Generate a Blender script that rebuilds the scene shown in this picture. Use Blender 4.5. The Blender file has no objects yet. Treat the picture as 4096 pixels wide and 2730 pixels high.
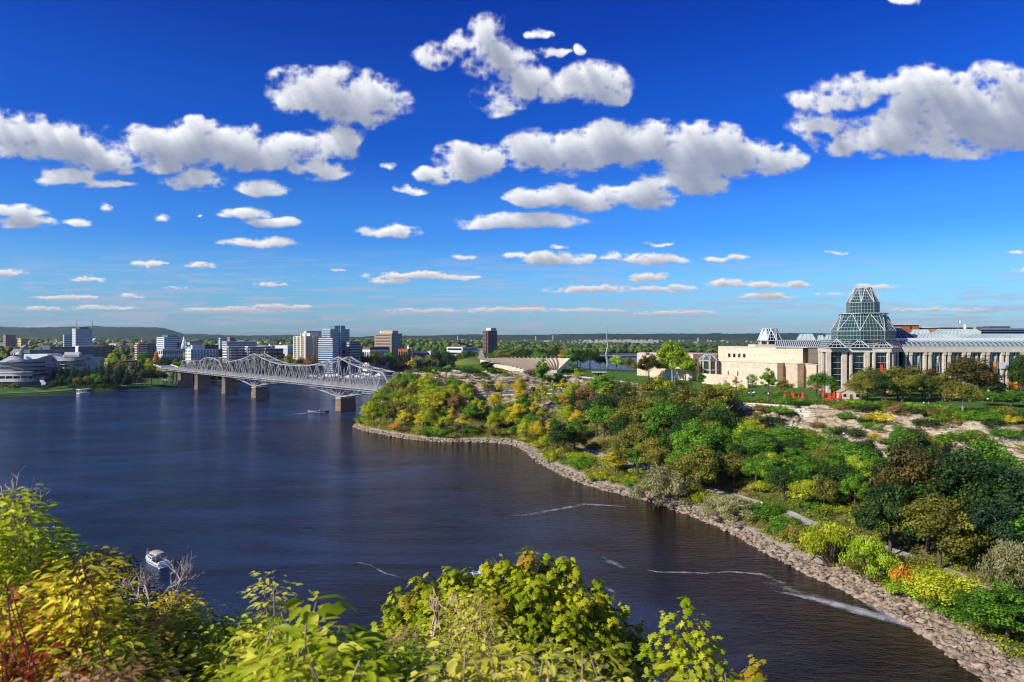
import bpy, math, random
import numpy as np
from mathutils import Vector, Matrix, noise
from mathutils.bvhtree import BVHTree

# ---------------------------------------------------------------- camera, sky, sun, exposure
F = 2731.0; CX = 2048.0; HY = 1352.0; H = 55.0     # photograph columns / rows -> directions; eye height over the river
sc = bpy.context.scene
col = sc.collection
cam_d = bpy.data.cameras.new('camera'); cam = bpy.data.objects.new('camera', cam_d); col.objects.link(cam)
cam.location = (0, 0, H); cam.rotation_euler = (math.radians(90), 0, 0)
cam_d.sensor_width = 36.0; cam_d.lens = 24.0; cam_d.shift_y = -13.0/4096
cam_d.clip_start = 0.2; cam_d.clip_end = 60000
cam_d.dof.use_dof = True; cam_d.dof.focus_distance = 150; cam_d.dof.aperture_fstop = 4.5
sc.camera = cam
HAZE = 2.4e-5
sc.cycles.pixel_filter_type = 'BLACKMAN_HARRIS'; sc.cycles.filter_width = 1.15
sc.view_settings.view_transform = 'Standard'; sc.view_settings.look = 'None'
sc.view_settings.exposure = 0.3; sc.view_settings.gamma = 1.0

SUN_AZ = math.atan2(-0.86, -0.51); SUN_EL = math.radians(30)
sun_dir = Vector((math.sin(SUN_AZ)*math.cos(SUN_EL), math.cos(SUN_AZ)*math.cos(SUN_EL), math.sin(SUN_EL)))
sd = bpy.data.lights.new('sun', 'SUN'); sd.energy = 5.0; sd.angle = math.radians(0.5); sd.color = (1.0, 0.93, 0.80)
so = bpy.data.objects.new('sun', sd); col.objects.link(so)
so.rotation_euler = sun_dir.to_track_quat('Z', 'Y').to_euler()

class LatNoise:
    """smooth lattice noise with octaves, evaluated on numpy arrays"""
    def __init__(s, seed):
        s.g = np.random.RandomState(seed).rand(512, 512).astype(np.float32)
    def base(s, x, y):
        xi = np.floor(x).astype(np.int64); yi = np.floor(y).astype(np.int64)
        fx = (x-xi).astype(np.float32); fy = (y-yi).astype(np.float32)
        fx = fx*fx*(3-2*fx); fy = fy*fy*(3-2*fy)
        a = s.g[yi % 512, xi % 512]; b = s.g[yi % 512, (xi+1) % 512]
        c = s.g[(yi+1) % 512, xi % 512]; d = s.g[(yi+1) % 512, (xi+1) % 512]
        return (a*(1-fx)+b*fx)*(1-fy)+(c*(1-fx)+d*fx)*fy
    def fbm(s, x, y, n=6, gain=0.55, billow=False):
        t = 0; a = 1.0; tot = 0
        for k in range(n):
            v = s.base(x*2**k+17.3*k, y*2**k+9.1*k)
            if billow: v = 1-np.abs(2*v-1)
            t = t+a*v; tot += a; a *= gain
        return t/tot

# cumulus banks: centre azimuth / elevation written as photograph columns and rows, half sizes, weight (under 1 = thin)
CLOUDS = [(60,530,200,85,1),(250,580,210,90,1),(400,640,150,70,1),(100,600,150,50,.9),(270,715,110,35,.9),(430,745,110,22,.8),
 (620,570,130,70,1),(720,600,180,110,1),(760,720,130,50,1),(640,640,90,60,1),(900,560,190,80,1),(1010,630,230,75,1.05),(1180,580,120,60,1),
 (1330,600,120,90,1),(1370,560,90,70,1),(1300,690,120,40,.9),(1045,755,105,38,1),(765,480,40,30,.55),
 (1200,370,130,90,1.05),(1330,390,150,110,1.1),(1480,390,160,95,1.1),(1440,470,120,60,1),(1330,300,90,40,.8),(790,860,10,5,.5),
 (1750,225,75,55,.85),(1960,140,60,85,.95),(1880,190,100,45,.9),(2000,250,140,95,1),(2110,310,95,65,.95),(1990,400,105,65,.78),(2070,370,65,45,.8),
 (2250,360,110,80,1.05),(2360,340,150,95,1.1),(2450,380,95,65,1),(2160,123,42,20,.8),(2210,200,70,22,.75),(2320,193,28,32,.75),
 (1870,650,130,80,1),(1940,640,70,75,1),(1730,710,70,30,.85),(2120,610,150,80,1),(2300,620,240,90,1.1),(2500,600,260,100,1.1),(2430,510,80,34,.8),
 (2700,590,220,110,1.1),(2900,620,200,100,1.1),(3080,640,150,70,1.05),(3180,650,85,50,.95),(2120,790,95,38,.95),(2350,790,250,60,1),(2560,790,170,55,1),(2750,730,180,70,1),
 (2100,885,250,38,1.05),(2000,902,160,24,.9),(3330,400,170,45,.9),(3520,345,240,55,1),(3700,300,150,50,.95),(3280,490,130,65,.8),(3270,560,60,55,.85),
 (3450,590,160,60,1),(3600,530,250,90,1.05),(3800,450,250,130,1.1),(4000,420,260,150,1.1),(4050,530,300,80,1.1),(3750,600,250,50,1),(3620,10,70,20,.85),
 (980,855,110,28,1),(1090,890,100,24,1),(990,975,110,17,.9),(1080,975,100,25,1),(60,855,140,26,.9),(120,895,120,22,.9),(315,890,50,20,1),(640,870,45,20,.7),
 (590,1057,70,15,1),(810,1060,70,14,.9),(30,1095,80,16,1),(415,833,32,22,.65),(350,1120,70,12,1),(1560,928,130,28,1),(1547,670,44,20,.75),(1640,768,60,24,.8),
 (2205,1040,120,36,1.1),(2050,1022,42,15,.9),(2350,1035,40,20,.9),(2450,1025,60,18,.7),(2620,1042,145,28,1.05),(2870,1040,60,14,1),(2950,1030,60,12,.9),(2640,978,70,10,.65),
 (2240,988,45,12,.65),(1850,1028,60,15,.65),(2600,1110,95,19,1),(2370,1160,200,17,1),(2620,1155,170,16,.85),(3050,1143,80,19,.9),(3080,1185,115,18,1),(2900,1133,80,18,.9),
 (3180,1140,60,15,1),(1650,1105,190,14,1),(1560,1125,90,12,.9),(1830,1113,120,11,.9),(2050,1243,210,14,.85),(1700,1245,180,11,.8),(2330,1243,170,12,.8),(2700,1252,160,12,.8),
 (3350,1013,50,8,.7),(980,1240,240,14,.9),(270,1192,150,9,.9),(400,1232,150,11,.85),(1130,1227,130,12,.9),(3500,1145,100,12,.7),(3750,1240,230,9,.7),(3460,1180,70,10,.7),
 (4080,1010,50,9,.8),(4080,1080,40,9,.7),(700,1150,60,7,.7),(1080,1135,60,8,.7),(1350,1080,40,8,.6),(160,1232,90,9,.85),(530,1185,60,8,.8),(3320,1178,60,9,.7)]

def cloud_image():
    Wd, Hd = 4096, 2048
    rgba = np.zeros((Hd, Wd, 4), np.float32)
    # rows: v=0 bottom (straight down) .. v=1 top; only 0..48 degrees of elevation are filled
    r0 = int(Hd*(90.0)/180); r1 = int(Hd*(90+50)/180)
    el = (np.arange(r0, r1)+.5)/Hd*np.pi-np.pi/2
    az = (np.arange(Wd)+.5)/Wd*2*np.pi-np.pi          # equirectangular: centre column looks along +X
    # blender: u = -atan2(y,x)/2pi + .5
    th = -az                                           # atan2(y, x)
    phi = np.pi/2-th                                   # azimuth from +Y towards +X
    phi = (phi+np.pi) % (2*np.pi)-np.pi
    A, E = np.meshgrid(phi, el)
    N1 = LatNoise(3); N2 = LatNoise(8); N3 = LatNoise(21)
    front = np.abs(A) < math.radians(62)
    ys, xs = np.nonzero(front)
    a = A[ys, xs]; e = E[ys, xs]
    px = CX+F*np.tan(a); py = HY-F*np.tan(e)/np.cos(a)
    def dens(px, py, oc=8):
        # things low in the sky are farther: flatter, smaller puffs
        yy = -8.6*np.log(np.maximum(HY-py, 14.))*1.25; low_ = np.clip((py-820)/260, 0, 1); hz = np.clip((HY-py)/900, .06, 1)
        def two(N, k, o, g, bl=False, ox=0):
            return N.fbm(px/105*k+ox, yy*k+ox, o, g, bl)*(1-low_)+N.fbm(px/48*k+ox, yy*k+ox, o, g, bl)*low_
        wx = two(N2, .8, 4, .5)-.5; wy = two(N2, .8, 4, .5, ox=50)-.5
        qx = px+wx*115*(.25+.75*hz); qy = py+wy*90*hz
        f = np.zeros_like(px)
        for (cx, cy, rx, ry, w) in CLOUDS:
            m = (np.abs(qx-cx) < rx*1.5) & (np.abs(qy-cy) < ry*1.6)
            dx = (qx[m]-cx)/rx; dy = (qy[m]-cy)/ry
            dy = np.where(dy > 0, dy*1.25, dy)         # flatter base
            g = np.clip(1.18-np.sqrt(dx*dx+dy*dy), 0, 1)*w
            f[m] = np.maximum(f[m], g)+.28*np.minimum(f[m], g)
        n = two(N1, 1.25, oc, .55)
        b = two(N3, 1.9, min(oc, 5), .55, True)
        return np.minimum(f, .98)*1.25+(n-.5)*2.2*np.clip(f*4, 0, 1)+(b-.5)*.9*np.clip(f*5, 0, 1)-.10
    # thin streaks by the horizon
    d = dens(px, py)
    ds = np.zeros_like(d)
    k = 1.0
    for i in range(1, 9):
        hz = np.clip((HY-py)/900, .08, 1)
        ds += np.clip(dens(px-9*i*hz, py-16*i*hz, 5), 0, 1.2)*.30
    hor = np.clip((py-980)/250, 0, 1)*np.clip((1345-py)/35, 0, 1)
    st = N1.fbm(px/150, py/9.0, 5, .55)
    streak = np.clip((st-.50)*7, 0, 1)*hor*.66
    cov = np.clip(d*1.2+.08, 0, 1); cov = cov*cov*(3-2*cov)
    light = np.exp(-ds*.62)
    grain = N3.fbm(px/60, py/45, 6, .6)
    light = np.clip(light*(.80+.45*(grain-.35)), 0, 1)
    edge = np.clip(d*1.3, 0, 1)
    light = light*(.62+.38*edge)
    lo = np.array([.24, .28, .38]); hi = np.array([.97, .98, 1.0])
    low = np.clip((py-900)/330, 0, 1)[:, None]
    lo = lo*(1-low)+np.array([.36, .37, .44])*low
    hi = hi*(1-low)+np.array([.88, .80, .72])*low
    c = lo+(hi-lo)*np.clip((light-.12)*1.25, 0, 1)[:, None]
    sk = np.array([.42, .42, .52])
    al = np.maximum(cov*.97, streak)
    w = (cov*.97/np.maximum(al, 1e-4))[:, None]
    c = c*w+sk*(1-w)
    rgba[r0+ys, xs, :3] = c; rgba[r0+ys, xs, 3] = al
    # the rest of the sky carries scattered fair-weather clouds too
    ys, xs = np.nonzero(~front)
    a = A[ys, xs]; e = E[ys, xs]+.02
    t = 1/np.tan(np.maximum(e, .05))
    n = N1.fbm(np.sin(a)*t*1.6+40, np.cos(a)*t*1.6+40, 6)
    cov = np.clip((n-.56)*6, 0, 1)*np.clip(e*8, 0, 1)
    rgba[r0+ys, xs, :3] = .75; rgba[r0+ys, xs, 3] = cov*.9
    ims = []
    for nm in ('cloud_colour', 'cloud_cover'):
        b = rgba.copy()
        if nm == 'cloud_cover': b[..., :3] = rgba[..., 3:4]
        b[..., 3] = 1
        im = bpy.data.images.new(nm, Wd, Hd, alpha=False, float_buffer=True)
        im.colorspace_settings.name = 'Non-Color'
        im.pixels.foreach_set(b.ravel()); im.update(); ims.append(im)
    return ims

world = bpy.data.worlds.new('World'); sc.world = world; world.use_nodes = True
nt = world.node_tree; nt.nodes.clear(); L = nt.links.new
out = nt.nodes.new('ShaderNodeOutputWorld'); bg = nt.nodes.new('ShaderNodeBackground')
sky = nt.nodes.new('ShaderNodeTexSky'); sky.sky_type = 'NISHITA'; sky.sun_disc = False
sky.sun_elevation = SUN_EL; sky.sun_rotation = SUN_AZ % (2*math.pi)
sky.air_density = 1.0; sky.dust_density = 0.6; sky.ozone_density = 2.5
tc = nt.nodes.new('ShaderNodeTexCoord')
sep = nt.nodes.new('ShaderNodeSeparateXYZ'); L(tc.outputs['Generated'], sep.inputs[0])
ramp = nt.nodes.new('ShaderNodeValToRGB'); L(sep.outputs['Z'], ramp.inputs[0])
SKY_TINT = [(0.0, (.55, .90, 1.30)), (.07, (.40, .86, 1.42)), (.16, (.17, .62, 1.42)), (.28, (.035, .34, 1.22)), (.45, (.008, .20, 1.05)), (1.0, (.004, .11, .6))]
ramp.color_ramp.interpolation = 'EASE'
els = ramp.color_ramp.elements
els[0].position = 0; els[0].color = SKY_TINT[0][1]+(1,); els[1].position = 1; els[1].color = SKY_TINT[-1][1]+(1,)
for p, c in SKY_TINT[1:-1]:
    e_ = els.new(p); e_.color = c+(1,)
mul = nt.nodes.new('ShaderNodeMix'); mul.data_type = 'RGBA'; mul.blend_type = 'MULTIPLY'; mul.inputs[0].default_value = 1
L(sky.outputs[0], mul.inputs[6]); L(ramp.outputs[0], mul.inputs[7])
SKY_STRENGTH = 0.095
cl_col, cl_cov = cloud_image()
env2 = nt.nodes.new('ShaderNodeTexEnvironment'); env2.image = cl_cov; L(tc.outputs['Generated'], env2.inputs[0])
env = nt.nodes.new('ShaderNodeTexEnvironment'); env.image = cl_col; L(tc.outputs['Generated'], env.inputs[0])
cs = nt.nodes.new('ShaderNodeMix'); cs.data_type = 'RGBA'; cs.blend_type = 'MULTIPLY'; cs.inputs[0].default_value = 1
L(env.outputs['Color'], cs.inputs[6]); cs.inputs[7].default_value = (.95/SKY_STRENGTH,)*3+(1,)
mx = nt.nodes.new('ShaderNodeMix'); mx.data_type = 'RGBA'
L(env2.outputs['Color'], mx.inputs[0]); L(mul.outputs[2], mx.inputs[6]); L(cs.outputs[2], mx.inputs[7])
L(mx.outputs[2], bg.inputs[0]); bg.inputs[1].default_value = SKY_STRENGTH
L(bg.outputs[0], out.inputs[0])

# ---------------------------------------------------------------- helpers
def W(px, D, z=0.0): return Vector(((px-CX)/F*D, D, z))               # a column, a distance, a height
def WP(px, py, D): return Vector(((px-CX)/F*D, D, H-(py-HY)/F*D))      # a column and row at a distance
def WZ(px, py, z): return W(px, (H-z)*F/(py-HY), z)                    # a column and row on a level
def PXY(v): return (CX+v[0]/v[1]*F, HY+(H-v[2])/v[1]*F)

MATS = {}
def nodemat(name):
    m = bpy.data.materials.new(name); m.use_nodes = True
    n = m.node_tree; p = n.nodes['Principled BSDF']; MATS[name] = m
    return m, n, p
def mat(name, c, rough=.7, var=.12, scale=1.0, bump=0.0, metal=0.0, spec=.5, stretch=(1, 1, 1), c2=None):
    if name in MATS: return MATS[name]
    m, n, p = nodemat(name)
    p.inputs['Roughness'].default_value = rough; p.inputs['Metallic'].default_value = metal
    p.inputs['Specular IOR Level'].default_value = spec
    t = n.nodes.new('ShaderNodeTexCoord'); mp = n.nodes.new('ShaderNodeMapping'); mp.inputs['Scale'].default_value = [scale*s for s in stretch]
    n.links.new(t.outputs['Object'], mp.inputs[0])
    nz = n.nodes.new('ShaderNodeTexNoise'); nz.inputs['Detail'].default_value = 6; nz.inputs['Scale'].default_value = 1
    n.links.new(mp.outputs[0], nz.inputs[0])
    r = n.nodes.new('ShaderNodeValToRGB'); r.color_ramp.elements[0].position = .3; r.color_ramp.elements[1].position = .7
    if c2 is None:
        a = tuple(max(0, x*(1-var)) for x in c); b = tuple(x*(1+var) for x in c)
    else: a, b = c, c2
    r.color_ramp.elements[0].color = a+(1,); r.color_ramp.elements[1].color = b+(1,)
    n.links.new(nz.outputs[0], r.inputs[0]); n.links.new(r.outputs[0], p.inputs['Base Color'])
    if bump:
        b_ = n.nodes.new('ShaderNodeBump'); b_.inputs['Strength'].default_value = bump; b_.inputs['Distance'].default_value = .3
        n.links.new(nz.outputs[0], b_.inputs['Height']); n.links.new(b_.outputs[0], p.inputs['Normal'])
    return m
def brickmat(name, c1, c2, mortar, sx, sz, rough=.85, ms=.02, bump=.4):
    m, n, p = nodemat(name); p.inputs['Roughness'].default_value = rough
    t = n.nodes.new('ShaderNodeTexCoord'); s = n.nodes.new('ShaderNodeSeparateXYZ'); n.links.new(t.outputs['Object'], s.inputs[0])
    a = n.nodes.new('ShaderNodeMath'); a.operation = 'ADD'; n.links.new(s.outputs[0], a.inputs[0]); n.links.new(s.outputs[1], a.inputs[1])
    c = n.nodes.new('ShaderNodeCombineXYZ'); n.links.new(a.outputs[0], c.inputs[0]); n.links.new(s.outputs[2], c.inputs[1])
    b = n.nodes.new('ShaderNodeTexBrick'); n.links.new(c.outputs[0], b.inputs[0])
    b.inputs['Color1'].default_value = c1+(1,); b.inputs['Color2'].default_value = c2+(1,); b.inputs['Mortar'].default_value = mortar+(1,)
    b.inputs['Scale'].default_value = 1; b.inputs['Brick Width'].default_value = sx; b.inputs['Row Height'].default_value = sz; b.inputs['Mortar Size'].default_value = ms
    nz = n.nodes.new('ShaderNodeTexNoise'); nz.inputs['Scale'].default_value = .5; nz.inputs['Detail'].default_value = 8; n.links.new(t.outputs['Object'], nz.inputs[0])
    mm = n.nodes.new('ShaderNodeMix'); mm.data_type = 'RGBA'; mm.blend_type = 'MULTIPLY'; mm.inputs[0].default_value = .55
    n.links.new(b.outputs[0], mm.inputs[6]); n.links.new(nz.outputs[0], mm.inputs[7])
    g = n.nodes.new('ShaderNodeMix'); g.data_type = 'RGBA'; g.blend_type = 'MULTIPLY'; g.inputs[0].default_value = 1; g.inputs[7].default_value = (1.3, 1.3, 1.3, 1)
    n.links.new(mm.outputs[2], g.inputs[6]); n.links.new(g.outputs[2], p.inputs['Base Color'])
    bp = n.nodes.new('ShaderNodeBump'); bp.inputs['Strength'].default_value = bump; bp.inputs['Distance'].default_value = .15
    n.links.new(b.outputs['Fac'], bp.inputs['Height']); bp.invert = True; n.links.new(bp.outputs[0], p.inputs['Normal'])
    return m
def glassmat(name, c, rough=.12, var=.5, scale=.35):
    m = mat(name, c, rough, var, scale, spec=1.0); return m

def link(name, me, m=None, parent=None):
    o = bpy.data.objects.new(name, me); col.objects.link(o)
    if m is not None and me is not None and not me.materials: me.materials.append(m)
    if parent is not None: o.parent = parent
    return o
def tag(o, label=None, cat=None, group=None, kind=None):
    if label: o['label'] = label
    if cat: o['category'] = cat
    if group: o['group'] = group
    if kind: o['kind'] = kind
    return o
def thing(name, label, cat, loc=(0, 0, 0), rz=0.0, group=None):
    o = bpy.data.objects.new(name, None); col.objects.link(o); o.location = loc; o.rotation_euler = (0, 0, rz)
    o.empty_display_size = .5
    return tag(o, label, cat, group)
def kids(o): return [c for c in bpy.data.objects if c.parent == o]
def copy_tree(o, ch, loc=None, rz=None, scale=None, label=None, parent=None):
    """ch: list of (child, [grandchildren]) recorded when the first one was built"""
    c = o.copy(); col.objects.link(c)
    if parent is not None: c.parent = parent
    if loc is not None: c.location = loc
    if rz is not None: c.rotation_euler = (0, 0, rz)
    if scale is not None: c.scale = scale if hasattr(scale, '__len__') else (scale,)*3
    if label: c['label'] = label
    for k, gs in ch:
        kc = k.copy(); col.objects.link(kc); kc.parent = c
        for g in gs:
            gc = g.copy(); col.objects.link(gc); gc.parent = kc
    return c

class MB:
    def __init__(s): s.v = []; s.f = []
    def poly(s, pts, faces):
        n = len(s.v); s.v += [tuple(p) for p in pts]; s.f += [tuple(i+n for i in f) for f in faces]; return s
    def box(s, x0, x1, y0, y1, z0, z1):
        return s.poly([(x0,y0,z0),(x1,y0,z0),(x1,y1,z0),(x0,y1,z0),(x0,y0,z1),(x1,y0,z1),(x1,y1,z1),(x0,y1,z1)],
            [(0,3,2,1),(4,5,6,7),(0,1,5,4),(1,2,6,5),(2,3,7,6),(3,0,4,7)])
    def prism(s, pts, z0, z1):
        n = len(pts)
        return s.poly([(p[0],p[1],z0) for p in pts]+[(p[0],p[1],z1) for p in pts],
            [tuple(reversed(range(n))), tuple(range(n, 2*n))]+[(i, (i+1) % n, n+(i+1) % n, n+i) for i in range(n)])
    def bar(s, a, b, w, h=None, up=Vector((0, 0, 1))):
        a = Vector(a); b = Vector(b); h = h or w; d = (b-a)
        if d.length < 1e-6: return s
        d.normalize(); u = up if abs(d.dot(up)) < .98 else Vector((1, 0, 0))
        x = d.cross(u).normalized(); y = x.cross(d).normalized()
        P = []
        for c in (a, b):
            for sx, sy in ((-1,-1),(1,-1),(1,1),(-1,1)): P.append(c+x*(sx*w/2)+y*(sy*h/2))
        return s.poly(P, [(0,1,2,3),(7,6,5,4),(0,4,5,1),(1,5,6,2),(2,6,7,3),(3,7,4,0)])
    def tube(s, pts, rad, n=6, cap=True):
        pts = [Vector(p) for p in pts]; 
        if not hasattr(rad, '__len__'): rad = [rad]*len(pts)
        P = []; fs = []
        for i, p in enumerate(pts):
            d = (pts[min(i+1, len(pts)-1)]-pts[max(i-1, 0)]).normalized()
            u = Vector((0, 0, 1)) if abs(d.z) < .9 else Vector((1, 0, 0))
            x = d.cross(u).normalized(); y = d.cross(x)
            for k in range(n):
                a = 2*math.pi*k/n; P.append(p+x*(math.cos(a)*rad[i])+y*(math.sin(a)*rad[i]))
        for i in range(len(pts)-1):
            for k in range(n):
                a = i*n+k; b = i*n+(k+1) % n; fs.append((a, b, b+n, a+n))
        if cap: fs += [tuple(reversed(range(n))), tuple(range((len(pts)-1)*n, len(pts)*n))]
        return s.poly(P, fs)
    def ball(s, c, r, n=8, m=6, sq=(1, 1, 1)):
        P = []; fs = []
        for j in range(m+1):
            t = math.pi*j/m
            for k in range(n):
                a = 2*math.pi*k/n
                P.append((c[0]+r*sq[0]*math.sin(t)*math.cos(a), c[1]+r*sq[1]*math.sin(t)*math.sin(a), c[2]+r*sq[2]*math.cos(t)))
        for j in range(m):
            for k in range(n):
                fs.append((j*n+k, (j+1)*n+k, (j+1)*n+(k+1) % n, j*n+(k+1) % n))
        return s.poly(P, fs)
    def mesh(s, name, smooth=False):
        me = bpy.data.meshes.new(name); me.from_pydata(s.v, [], s.f); me.update()
        if smooth: me.polygons.foreach_set('use_smooth', [True]*len(me.polygons))
        return me
    def build(s, name, m, parent=None, smooth=False, loc=None):
        o = link(name, s.mesh(name, smooth), m, parent)
        if loc is not None: o.location = loc
        return o

def npmesh(name, V, Fq, attr=None):
    """fast mesh: V (n,3), Fq (m,k) same corner count; attr: per-vertex value 'tint'"""
    me = bpy.data.meshes.new(name); V = np.ascontiguousarray(V, np.float32); Fq = np.ascontiguousarray(Fq, np.int32); k = Fq.shape[1]
    me.vertices.add(len(V)); me.vertices.foreach_set('co', V.ravel())
    me.loops.add(Fq.size); me.loops.foreach_set('vertex_index', Fq.ravel())
    me.polygons.add(len(Fq)); me.polygons.foreach_set('loop_start', np.arange(0, Fq.size, k, dtype=np.int32))
    me.polygons.foreach_set('loop_total', np.full(len(Fq), k, np.int32))
    me.update(calc_edges=True)
    if attr is not None:
        at = me.attributes.new('tint', 'FLOAT', 'POINT'); at.data.foreach_set('value', np.ascontiguousarray(attr, np.float32))
    return me
# ---------------------------------------------------------------- the near bank and the point: a lofted height sheet
SH = [  # each section runs inland from the river: (x, y, z) rows
 [(70,40,-3),(76,40,0),(86,40,2.5),(98,40,4),(120,42,9),(138,44,10),(139,44,14),(150,46,14),(180,55,26),(190,60,27),(260,100,30),(500,160,30),(560,170,20)],
 [(70,110,-3),(76.6,112,0),(86,113,2.5),(99,116,4),(120,125,9),(139,148,10),(140,149,14),(152,156,14),(178,175,25),(188,185,27.5),(240,230,29),(480,330,30),(540,360,20)],
 [(70,127,-3),(76.5,130,0),(86,133,2.5),(97,137,4),(118,155,9),(140,184,9),(141,185,14.2),(152,192,14.5),(172,212,25.5),(182,222,27.5),(225,275,29),(480,420,30),(540,450,20)],
 [(67,144,-3),(73,148,0),(81,153,2.5),(93,160,4),(112,185,9),(131,222,8),(132,223,15),(141,230,15),(151,244,26),(159,252,27.5),(200,300,29),(480,540,30),(520,580,20)],
 [(61,163,-3),(66.7,168,0),(74,174,2.5),(85,184,4),(102,210,9.5),(117,247,8),(118,248,15.7),(125,253,16),(131,263,26.5),(137,272,27.5),(172,320,29),(420,620,30),(450,660,10)],
 [(54,193,-3),(60,199,0),(67,204,2.5),(76,212,4),(88,235,11),(98,269,13),(99,270,17.5),(103,275,18),(107,281,26.5),(112,290,27.5),(150,345,29),(300,620,30),(330,680,0)],
 [(42,222,-3),(47,228,0),(53,233,2.5),(63,240,4),(72,258,11),(82,290,17),(82.5,291,20),(88.5,299,20.5),(91,303,26.5),(97,312,27.5),(125,370,29.5),(220,590,30),(250,660,-3)],
 [(23,248,-3),(28,255,0),(35,259,2.5),(50,270,5),(60,290,12),(68,328,20),(68.5,329,21.5),(77,345,21.5),(80,350,27),(86,360,28),(105,405,30),(140,560,29),(160,610,-3)],
 [(9,288,-3),(13.8,294,0),(20,299,2.5),(32,308,5),(42,330,14),(47,364,20.5),(47.3,365,22),(56,387,22.3),(58,392,29),(63,402,30),(80,450,31),(95,555,29),(100,600,-3)],
 [(-6,344,-3),(-1.4,352,0),(2,358,2.5),(8,366,6),(14,376,14),(18,388,21),(18.3,389,22.5),(23.6,409,23),(25,413,31.5),(28,428,32),(38,480,33.5),(55,560,30),(60,600,-3)],
 [(-42,354,-3),(-40.7,362,0),(-39,367,2.5),(-37,373,5),(-33,385,13),(-29,398,19),(-28.8,399,20),(-25.5,412,22),(-24,416,33),(-20,430,35),(-12,476,41.5),(20,560,31),(25,600,-3)],
 [(-70,374,-3),(-67,381,0),(-64,386,2.5),(-61,391,5),(-57,401,13),(-53,411,19),(-52.8,412,20),(-50,421,22),(-48,425,33.5),(-44,436,34),(-32,478,41),(-10,550,31),(-8,600,-3)],
 [(-101,414,-3),(-96,418,0),(-92,420,2.5),(-88,422,4),(-81,425,11),(-76,428,15),(-75.8,428.5,16),(-61,436.5,20),(-57,440,32.5),(-53,446,32),(-42,490,37),(-30,545,30),(-28,590,-3)],
 [(-103,446,-3),(-96,447,0),(-91,448,2.5),(-86,449,6),(-80,453,13),(-77,457,17),(-76,458,18),(-62,461,20),(-57,464,32),(-54,470,32),(-46,500,35),(-40,545,28),(-38,580,-3)],
 [(-95,486,-3),(-88,484,0),(-85,483,3),(-81,484,8),(-77,486,14),(-73,488,18),(-72,489,19),(-68,490,20),(-60,492,29),(-57,498,30),(-50,515,32),(-44,545,26),(-42,575,-3)],
 [(-80,530,-3),(-72,524,0),(-69,522,3),(-66,521,6),(-63,520,11),(-60,520,15),(-59,520,17),(-56,520,18),(-53,521,25),(-51,523,26),(-48,530,26),(-45,550,20),(-43,572,-3)],
]
NSUB = [2, 3, 4, 5, 5, 3, 3, 24, 3, 8, 8, 3]
def catmull(p0, p1, p2, p3, t):
    return .5*((2*p1)+(-p0+p2)*t+(2*p0-5*p1+4*p2-p3)*t*t+(-p0+3*p1-3*p2+p3)*t**3)
S = np.array(SH, float); ns = len(S); SU = 14
rows = []
for i in range(ns-1):
    p = [S[max(i-1, 0)], S[i], S[i+1], S[min(i+2, ns-1)]]
    for k in range(SU): rows.append(catmull(*p, k/SU))
rows.append(S[-1]); rows = np.array(rows)                     # (nu, 13, 3)
cols_ = []; band = []
for j in range(12):
    for k in range(NSUB[j]):
        t = k/NSUB[j]
        if j == 7:
            q5 = t*4; t2 = (int(q5)+min(1, max(0, (q5-int(q5)-.55)/.45))**.8)/4; c_ = rows[:, j]*(1-t)+rows[:, j+1]*t; wq = np.clip((7.0*SU-np.arange(len(rows)))/(1.5*SU), 0, 1); t2 = t*(1-wq)+t2*wq; c_[:, 2] = rows[:, j, 2]*(1-t2)+rows[:, j+1, 2]*t2; cols_.append(c_); band.append(j+t); continue
        cols_.append(rows[:, j]*(1-t)+rows[:, j+1]*t); band.append(j+t)
cols_.append(rows[:, 12]); band.append(12.0)
G = np.stack(cols_, 1); nu, nv = G.shape[:2]
def cliff_push(P, b):
    if 6.9 < b < 8.4:
        s = noise.noise(Vector((P[0]*.11, P[1]*.11, P[2]*.7)))*2.6+noise.noise(Vector((P[0]*.3, P[1]*.3, P[2]*2.0+9)))*.9
        c = noise.cell(Vector((P[0]*.22, P[1]*.22, round(P[2]/1.3)*1.7)))
        return s+c*1.3
    if 2 < b < 6: return noise.noise(Vector((P[0]*.15, P[1]*.15, 3)))*.7
    if 1.05 < b < 2: return noise.noise(Vector((P[0]*.6, P[1]*.6, 3)))*.5
    return 0
Gv = G.copy()
for i in range(nu):
    o = G[i, 0]; inn = G[i, -3]; d = Vector((o[0]-inn[0], o[1]-inn[1], 0)).normalized()
    for j in range(nv):
        q = cliff_push(G[i, j], band[j])
        if band[j] >= 6.9 and band[j] < 8.4: Gv[i, j, 0] += d.x*q; Gv[i, j, 1] += d.y*q; Gv[i, j, 2] += q*.15
        else: Gv[i, j, 2] += q
idx = np.arange(nu*nv).reshape(nu, nv)
Fq = np.stack([idx[:-1, :-1], idx[1:, :-1], idx[1:, 1:], idx[:-1, 1:]], -1).reshape(-1, 4)
Fq = Fq[:, ::-1]
TV = Gv.reshape(-1, 3)

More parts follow.
